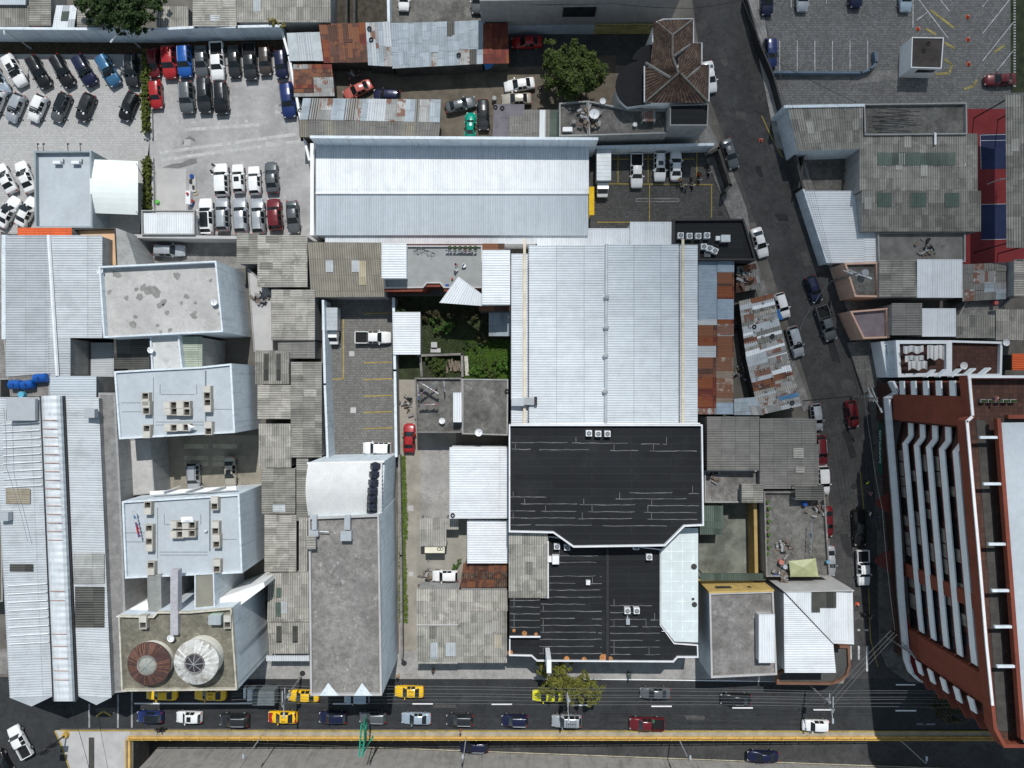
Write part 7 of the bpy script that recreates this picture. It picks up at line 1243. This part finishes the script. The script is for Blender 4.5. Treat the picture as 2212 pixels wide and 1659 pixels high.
single('cloth_heap', 'white cloth draped over the vent boxes of the lower blue-grey roof', 'cloth', m_cloth, lambda b: b.add([P(390, 1117, 11), P(416, 1116, 11.1), P(418, 1128, 10.95), P(392, 1129, 11.1), P(404, 1122, 11.25)], [(0, 1, 4), (1, 2, 4), (2, 3, 4), (3, 0, 4)])); single('cloth_heap', 'white cloth hanging on the southern vent boxes of the upper roof', 'cloth', m_cloth, lambda b: b.add([P(405, 916, 11.2), P(422, 922, 11), P(408, 934, 10.8), P(412, 924, 11.3)], [(0, 3, 1), (1, 3, 2), (2, 3, 0)])); single('cloth_heap', 'small white cloth on the lower blue-grey roof near its east vents', 'cloth', m_cloth, lambda b: b.add([P(440, 1146, 10.2), P(449, 1145, 10.1), P(447, 1152, 10.0), P(441, 1151, 10.1), P(445, 1148, 10.45)], [(0, 1, 4), (1, 2, 4), (2, 3, 4), (3, 0, 4)])); single('tarpaulin', 'blue tarpaulin beside the parked white hatchback at the shack', 'tarpaulin', m_tarpb, lambda b: b.add([P(1668, 670, 2.9), P(1683, 668, 2.4), P(1692, 690, 2.2), P(1668, 692, 2.8), P(1679, 680, 2.75)], [(0, 1, 4), (1, 2, 4), (2, 3, 4), (3, 0, 4)])); single('tarpaulin', 'blue tarpaulin hanging from the red tin row end', 'tarpaulin', m_tarpb, lambda b: b.add([P(1044, 137, 3.2), P(1068, 137, 3.2), P(1060, 148, 2.4), P(1050, 151, 2.2), P(1056, 142, 3)], [(0, 1, 4), (1, 2, 4), (2, 3, 4), (3, 0, 4)]))
def drum(x, y, z, col, l, r_=.3, h_=.8): single('drum', l, 'drum', col, lambda b: (b.cyl(tuple(P(x, y, z)), r_, h_, 14), b.torus(tuple(P(x, y, z) + Vector((0, 0, h_))), r_, .03, 14, 4)))
m_bp = M('blue_plastic', (.02, .07, .28)); m_gp = M('grey_plastic', (.3, .31, .32))
drum(1684, 1212, 4.5, M('rusty_pink', (.4, .16, .13)), 'rusty pink drum on the cluttered street terrace', .35); drum(1692, 1222, 4.5, m_steel, 'grey drum next to the rusty pink one'); drum(1735, 1087, 4.5, m_bp, 'blue bin below the black shelter on the terrace'); drum(1674, 1241, 4.5, m_bp, 'blue bucket at the corner of the street terrace', .25, .4); drum(1786, 1213, 4.9, M('light_blue', (.12, .3, .42)), 'light blue can on the terrace parapet', .2, .4); drum(1068, 216, 0, m_wgrey, 'pale barrel beside the cream car in the yard', .32); drum(1802, 552, 0, M('orange_drum', (.35, .12, .06)), 'orange drum on the pavement by the white ribbed roof'); drum(342, 437, 0, M('green_bin_plastic', (.1, .5, .06)), 'bright green bin by the washing slab', .25, .4); drum(416, 382, 0, m_bp, 'blue tub on the washing pallet', .3, .35); drum(415, 443, 0, m_bp, 'dark blue bucket below the red gas bottles', .25, .4); drum(2145, 655, 3, M('red_drum', (.4, .1, .1)), 'red drum in the yard between corrugated roofs at right'); drum(1866, 590, 0 + 5.1, m_gp, 'grey hatch drum on the salmon house terrace', .5, .5)
def pump_stand():
    p = P(409, 428, .5); t_ = thing('washing_stand', 'white washing pump stand with red cans beside the washing slab', 'pump', (p.x, p.y, 0)); b = MB(); b.box((0, 0, .5), (.7, 2.0, 1.0)); b.build('cabinet', m_white, t_, local=True); b = MB(); b.cyl((.45, -.4, .1), .2, .6, 10); b.cyl((0, .5, 1.0), .18, .3, 10); b.build('can', PAINT['red'], t_, local=True)
    b = MB(); b.torus((.7, .9, .1), .4, .04, 14, 5); b.build('hose', M('yellow_hose', (.5, .35, .1)), t_, local=True)
pump_stand()
p = P(416, 398, .1); boxes('pallet', 'pale pallet with tools beside the washing slab', 'pallet', [('deck', m_concl, [((0, 0, .1), (1.0, 2.4, .12))]), ('tool_pile', m_dkmet, [((-.2, .4, .25), (.4, .6, .2)), ((.2, -.5, .25), (.3, .5, .25))])], (p.x, p.y, .02)); p = P(450, 503, 0); boxes('utility_box', 'white electrical box beside the white cabin', 'utility box', [('casing', m_white, [((0, 0, .6), (1.7, .7, 1.2))]), ('door', m_dkmet, [((-.5, -.36, .7), (.5, .03, .5))])], (p.x, p.y, 0)); 
for x, y, l in ((121, 350, 'left'), (161, 350, 'right')):
    p = P(x, y, 4.5); boxes('air_conditioner', f'white wall air conditioner on the office roof, {l} one', 'air conditioner', [('casing', m_white, [((0, 0, .35), (1.1, .42, .6))]), ('bracket', m_dkmet, [((.7, .3, .1), (.08, .7, .08))])], (p.x, p.y, 3.75))
for i, (x, z) in enumerate(((82, 4.4), (94, 4.4), (147, 4.4), (174, 4.4))): single('floodlight_arm', 'thin floodlight arm on the north parapet of the office, ' + od[i] + ' from the left', 'floodlight', m_dkmet, lambda b: (b.tube([P(x, 326, z), P(x - 1, 311, z + .6)], .05, 5), b.box(tuple(P(x, 311, z + .55)), (.3, .2, .1))), 'office floodlights')
single('trench_grate', 'long inspection pit with concrete rim in the dark paver lot', 'pit', m_concm, lambda b: b.ring([P(x, y)[:2] for x, y in ((1373, 428), (1467, 428), (1467, 437), (1373, 437))], 0, .06, .18)); single('trench_grate', 'small barred drain grate in the dark paver lot', 'grate', m_dkmet, lambda b: [b.box((P(1552 + 2 * i, 460).x, P(0, 460).y, .05), (.06, .7, .06)) for i in range(5)])
wallrun('gate_wall', 'dark sliding gate wall between dark lot and side street', [(1535, 330), (1552, 320), (1578, 400), (1568, 412)], 2.4, .3, m_wdark); wallrun('lot_wall', 'pale blue wall along the north side of the dark paver lot', [(1275, 318), (1540, 312)], 3.2, .3, m_wblue)
wallrun('lot_fence', 'dark metal fence between the side street and the car park', [(1612, -10), (1640, 90), (1672, 165), (1690, 232)], 2.0, .15, m_dkmet); wallrun('shop_fence', 'dark red sheet fence below the white ribbed roof along the street', [(1738, 330), (1726, 405)], 2.4, .15, m_wdark); wallrun('shop_fence', 'dark sheet fence along the street beside the shop yard', [(1716, 328), (1738, 420)], 2.6, .2, m_wdark)
single('plank', 'white plank lying on the garden lawn', 'plank', M('white_plank', (.55, .53, .48)), lambda b: b.box(tuple(P(1008, 790, .1)), (.55, 2.9, .1), .06)); single('planter', 'stone planter with green top on the garden path', 'planter', m_concl, lambda b: (b.box(tuple(P(938, 745, .3)), (.9, .8, .6)), b.box(tuple(P(941, 757, .1)), (1.5, .6, .2))))
r = random.Random(6)
for i in range(7): single('timber', 'old board in the scrap timber bed, ' + ['first', 'second', 'third', 'fourth', 'fifth', 'sixth', 'last'][i] + ' from the left', 'timber', m_wood, lambda b: b.box(tuple(P(966 + 4.6 * i, 788 + r.uniform(-6, 6), .3 + .05 * i)), (.28, r.uniform(1.2, 2.2), .06), r.uniform(-.35, .35)), 'scrap timber boards')
for i in range(9): single('steel_rod', 'dark rod lying on the dirty flat roof by the factory, ' + ['topmost', 'second', 'third', 'fourth', 'fifth', 'sixth', 'seventh', 'eighth', 'lowest'][i], 'rod', m_dkmet, lambda b: b.box(tuple(P(1925 + 8 * (i % 4), 232 + 5.2 * i, 5.76)), (r.uniform(3, 7), .09, .07), r.uniform(-.1, .06)), 'rods on the flat roof')
for x, y, l in ((1280, 262, 'scrap pile at the divider of the dish terrace'), (1262, 252, 'scrap pile on the small brown terrace'), (1690, 1240, 'rubbish pile at the corner of the street terrace'), (770, 148, 'scrap pile in the shade of the rusty tin row'), (1835, 385, 'pile of junk beside the factory wall'), (905, 918, 'rubbish pile beside the red car')):
    p = P(x, y, 5.2 if y < 300 and x > 1200 else 4.6 if x > 1600 and y > 1000 else .1); t_ = thing('scrap_pile', l, 'scrap', p); 
    for k, m in (('board', m_wood), ('sheet', m_mgrey), ('box', m_gp)):
        b = MB()
        for _ in range(7): b.box((r.gauss(0, .7), r.gauss(0, .9), r.uniform(.05, .5)), (r.uniform(.2, .9), r.uniform(.15, .5), r.uniform(.05, .3)), r.uniform(0, 3))
        b.build(k, m, t_, local=True)
single('white_crate', 'white slatted crate on the small brown terrace', 'crate', m_white, lambda b: (b.box(tuple(P(1226, 280, 5.2)), (1.3, .6, .5)), [b.box(tuple(P(1216 + 5 * i, 280, 5.47)), (.06, .6, .06)) for i in range(5)])); single('umbrella', 'folded grey green parasol standing on the pavement by the black roof shop', 'parasol', M('parasol_cloth', (.12, .15, .13)), lambda b: (b.cyl(tuple(P(1358, 1456, .1)), .42, 1.9, 8, 0, 'z', .06), b.tube([P(1358, 1456, 0), P(1358, 1456, 0) + Vector((0, 0, 2.3))], .04, 5))); single('table', 'small table with red stools on the street pavement', 'table', m_wood, lambda b: (b.box(tuple(P(1783, 548, .7)), (1.2, 1.0, .06), .3), b.box(tuple(P(1783, 548, .35)), (.2, .2, .7)), b.cyl(tuple(P(1794, 560, 0)), .2, .4, 10)))
# ================================================================ PEOPLE
def body_mesh(kind):
    J = {'stand': dict(h=[(0, 0, .92), (0, 0, 1.15), (0, 0, 1.42), (0, 0, 1.52), (0, .03, 1.68)], la=[(.2, 0, 1.40), (.27, .04, 1.12), (.26, .18, .90)], ll=[(.1, 0, .86), (.11, .06, .48), (.11, .0, .06), (.11, .14, .04)]),
         'walk': dict(h=[(0, 0, .92), (0, .02, 1.15), (0, .04, 1.42), (0, .05, 1.52), (0, .09, 1.68)], la=[(.2, .03, 1.40), (.26, .12, 1.14), (.24, .34, 1.0)], ll=[(.1, 0, .86), (.11, .22, .50), (.11, .24, .06), (.11, .38, .05)])}[kind]
    vs, es, rad = [], [], []
    def add(p, r_, par): vs.append(p); rad.append(r_); (es.append((par, len(vs) - 1)) if par is not None else 0); return len(vs) - 1
    h = J['h']; pel = add(h[0], .14, None); ch = add(h[1], .13, pel); sh = add(h[2], .13, ch); nk = add(h[3], .06, sh); add(h[4], .10, nk)
    for s in (-1, 1):
        k = -.45 if (kind == 'walk' and s < 0) else 1
        a = add((s * .2, J['la'][0][1], J['la'][0][2]), .065, sh); e = add((s * J['la'][1][0], J['la'][1][1] * k, J['la'][1][2]), .048, a); w_ = add((s * J['la'][2][0], J['la'][2][1] * k, J['la'][2][2]), .035, e); add((s * J['la'][2][0], J['la'][2][1] * k + .03, J['la'][2][2] - .12), .04, w_)
        l = add((s * .1, 0, .84), .10, pel); kn = add((s * .11, J['ll'][1][1] * k, .48), .065, l); an = add((s * .11, J['ll'][2][1] * k, .08), .045, kn); add((s * .11, J['ll'][3][1] * k + (.0 if k > 0 else .12), .05), .04, an)
    me = bpy.data.meshes.new('person'); me.from_pydata(vs, es, []); o = bpy.data.objects.new('person_tmp', me); C.link(o); md = o.modifiers.new('s', 'SKIN'); o.modifiers.new('d', 'SUBSURF').levels = 1
    for v, r_ in zip(me.skin_vertices[0].data, rad): v.radius = (r_, r_ * .9)
    me.skin_vertices[0].data[0].use_root = True
    m2 = bpy.data.meshes.new_from_object(o.evaluated_get(bpy.context.evaluated_depsgraph_get())); bpy.data.objects.remove(o); m2.name = 'person_body'
    for _ in range(3): m2.materials.append(m_skin)
    for p in m2.polygons:
        z = p.center.z; x = abs(p.center.x); p.use_smooth = True; p.material_index = 1 if (.93 < z < 1.47 and (x < .19 or z > 1.15)) else 2 if (.1 < z <= .93 and x < .2) else 0
    return m2
m_skin = M('skin', (.35, .2, .13), rough=.6, speck=0); m_hair = M('dark_hair', (.012, .010, .009), speck=0)
PB = {k: body_mesh(k) for k in ('stand', 'walk')}
CLO = {k: M('cloth_' + k, c, speck=0) for k, c in (('tan', (.42, .26, .11)), ('hivis', (.55, .72, .03)), ('pink', (.55, .22, .22)), ('grey', (.2, .2, .2)), ('black', (.02, .02, .022)), ('blue', (.03, .06, .15)), ('yellow', (.6, .45, .05)), ('white', (.7, .7, .7)), ('red', (.5, .03, .03)))}
def person(x, y, a, pose, sh, tr, label, z=0):
    p = P(x, y, z + .9); t_ = thing('person', label, 'person', (p.x, p.y, z), math.radians(a)); o = bpy.data.objects.new('body', PB[pose]); C.link(o); o.parent = t_
    for i, m in ((1, CLO[sh]), (2, CLO[tr])): o.material_slots[i].link = 'OBJECT'; o.material_slots[i].material = m
    b = MB(); b.cyl((0, .01 + (.06 if pose == 'walk' else 0), 1.70), .112, .10, 12, 0, 'z', .06); b.cyl((0, -.03 + (.06 if pose == 'walk' else 0), 1.60), .11, .11, 12, 0, 'z', .112); b.build('hair', m_hair, t_, local=True, smooth=True)
for a_ in ((859, 1460, 180, 'walk', 'tan', 'tan', 'person in tan clothes walking at the corner of the narrow block'), (995, 1581, 90, 'stand', 'grey', 'red', 'person in grey with red standing on the median'), (936, 1447, 0, 'stand', 'black', 'black', 'person in black at the doorway of the corrugated house'), (1467, 388, 180, 'stand', 'yellow', 'black', 'person in yellow behind the white sedan in the dark lot'), (1873, 1043, 20, 'walk', 'hivis', 'black', 'person in a bright yellow green vest on the pavement'), (1880, 1067, 60, 'walk', 'pink', 'grey', 'person in pink walking below the bright vest'), (1878, 1110, 60, 'walk', 'white', 'black', 'person in white beside the black pickup'), (1899, 1122, 60, 'walk', 'blue', 'blue', 'person in blue near the apartment entrance'), (1510, 378, 180, 'stand', 'red', 'black', 'person in red beside the motorcycles'), (463, 358, 180, 'stand', 'black', 'black', 'person in dark clothes washing the first white SUV, at its nose'), (459, 372, 90, 'stand', 'black', 'blue', 'person in dark clothes beside the white SUV door'), (1484, 400, 180, 'stand', 'white', 'black', 'person with white helmet beside a motorcycle')): person(*a_)
person(2150, 862, 80, 'stand', 'pink', 'blue', 'person in pink tending planters on the apartment roof', 22.92); person(985, 572, 0, 'stand', 'pink', 'black', 'person in pink standing on the grey terrace', 6.06)
person(346, 1576, 90, 'stand', 'black', 'black', 'rider in black on the motorcycle beside the median', .15)
for i in range(5):
    q = P(2120 + 16 * i, 866, 23); boxes('planter_box', 'small planter on the apartment roof terrace, ' + ['first', 'second', 'third', 'fourth', 'fifth'][i] + ' from the left', 'planter', [('trough', m_concl, [((0, 0, .25), (.7, .4, .5))]), ('plant', m_leafd, [((0, 0, .58), (.55, .3, .18))])], (q.x, q.y, 22.92))
print('objects', len(bpy.data.objects))

for i in range(9):
    p = P(1657 + (i % 2) * 3, 1084 + 14 * i, 4.7); boxes('potted_plant', 'potted plant in the row on the west edge of the street terrace, ' + ['topmost', 'second', 'third', 'fourth', 'fifth', 'sixth', 'seventh', 'eighth', 'lowest'][i], 'potted plant', [('pot', M('pot_clay', (.25, .13, .08)) if i == 0 else bpy.data.materials['pot_clay'], [((0, 0, .18), (.36, .36, .36))]), ('leaves', m_leafg, [((0, 0, .45), (.4, .34, .14)), ((.06, .05, .52), (.2, .36, .1))])], (p.x, p.y, 4.51))['group'] = 'potted plants on the street terrace'
for nm in ('shack.001', 'shack.002'):
    o = bpy.data.objects[nm]; r = random.Random(len(nm))
    for i in range(16):
        x, y = (r.uniform(1612, 1672), r.uniform(650, 750)) if nm == 'shack.001' else (r.uniform(1632, 1712), r.uniform(775, 880))
        p = P(x, y, 3.05); b = MB(); b.box(tuple(p), (r.uniform(.2, .4), r.uniform(.2, .35), .2), r.uniform(0, 3)); b.build('weight_stone', m_concm, o)

def bicycle(x, y, z, a, l):
    t_ = thing('bicycle', l, 'bicycle', P(x, y, z), a)
    for xx in (.52, -.52): b = MB(); b.torus((xx, 0, .34), .31, .025, 16, 5, 0, 'y'); b.build('wheel', m_rub, t_, local=True)
    b = MB(); b.tube([(-.52, 0, .34), (-.15, 0, .8), (.4, 0, .82), (.52, 0, .34)], .025, 5); b.tube([(-.15, 0, .8), (0, 0, .3), (.4, 0, .82)], .025, 5); b.build('frame', m_dkmet, t_, local=True); b = MB(); b.box((-.17, 0, .9), (.24, .12, .06)); b.build('saddle', m_rub, t_, local=True); b = MB(); b.tube([(.38, -.28, .98), (.42, 0, .95), (.38, .28, .98)], .02, 5); b.build('handlebar', m_steel, t_, local=True)
bicycle(928, 545, 6.06, -.3, 'dark bicycle leaning on the north parapet of the grey terrace'); bicycle(906, 541, 6.06, .2, 'second bicycle left of the dark one on the grey terrace'); bicycle(1165, 1448, .12, .1, 'bicycle parked by the street tree')
def chair(x, y, z, a, l):
    t_ = thing('metal_chair', l, 'chair', P(x, y, z), a); b = MB(); b.box((0, 0, .45), (.45, .45, .04)); b.build('seat', m_cloth, t_, local=True); b = MB(); b.box((0, .21, .72), (.45, .04, .5)); b.build('backrest', m_cloth, t_, local=True)
    for i in (-.19, .19):
        for j in (-.19, .19): b = MB(); b.tube([(i, j, 0), (i, j, .45)], .02, 4); b.build('leg', m_dkmet, t_, local=True)
chair(1003, 575, 6.06, .6, 'chair with white cushion beside the person on the grey terrace'); chair(986, 583, 6.06, 2.4, 'folding chair below the person on the grey terrace')
for i in range(6): p = P(972 + 11 * i, 536, 6.1); boxes('potted_plant', 'potted plant along the north parapet of the grey terrace, ' + ['first', 'second', 'third', 'fourth', 'fifth', 'sixth'][i] + ' from the left', 'potted plant', [('pot', bpy.data.materials['pot_clay'], [((0, 0, .18), (.4, .3, .36))]), ('leaves', m_leafd, [((0, 0, .45), (.45, .36, .16)), ((.06, .05, .54), (.2, .36, .1))])], (p.x, p.y, 6.06))['group'] = 'potted plants on the grey terrace'
single('ball', 'small red ball on the grey terrace', 'ball', PAINT['red'], lambda b: b.cyl(tuple(P(977, 603, 6.07)), .14, .3, 10)); single('crate', 'blue and white crate at the south edge of the grey terrace', 'crate', m_bp, lambda b: (b.box(tuple(P(966, 617, 6.2)), (.5, .35, .25)), b.box(tuple(P(966, 617, 6.33)), (.4, .25, .06))))
for x, y, z, l in ((1690, 1180, 4.5, 'dark scrap heap in the middle of the street terrace'), (1535, 1035, 3.6, 'small scrap heap on the stained terrace by the black roof'), (1765, 1100, 4.5, 'scrap heap under the black terrace shelter'), (2000, 535, 3.66, 'rubbish heap on the puddled concrete roof'), (1605, 600, 2.3, 'loose boards on the collapsed shack'), (1600, 800, .1, 'rubbish heap in the gap west of the south shack'), (1595, 700, .1, 'rubbish heap in the gap west of the north shack'), (925, 1245, .1, 'dry weeds and rubbish heap beside the white car'), (1160, 262, .1, 'scrap heap below the terrace with the white crate'), (880, 870, .1, 'plastic covered heap at the top of the dirt lane'), (560, 640, 3, 'scrap on the bare concrete yard roof'), (700, 150, .1, 'junk beside the rust striped shed')):
    t_ = thing('scrap_pile', l, 'scrap', P(x, y, z)); r = random.Random(x)
    for k, m in (('board', m_wood), ('sheet', m_mgrey), ('box', m_gp), ('rag', CLO['black'])):
        b = MB()
        for _ in range(6): b.box((r.gauss(0, .6), r.gauss(0, .7), r.uniform(.05, .35)), (r.uniform(.2, 1.0), r.uniform(.1, .4), r.uniform(.04, .2)), r.uniform(0, 3))
        b.build(k, m, t_, local=True)

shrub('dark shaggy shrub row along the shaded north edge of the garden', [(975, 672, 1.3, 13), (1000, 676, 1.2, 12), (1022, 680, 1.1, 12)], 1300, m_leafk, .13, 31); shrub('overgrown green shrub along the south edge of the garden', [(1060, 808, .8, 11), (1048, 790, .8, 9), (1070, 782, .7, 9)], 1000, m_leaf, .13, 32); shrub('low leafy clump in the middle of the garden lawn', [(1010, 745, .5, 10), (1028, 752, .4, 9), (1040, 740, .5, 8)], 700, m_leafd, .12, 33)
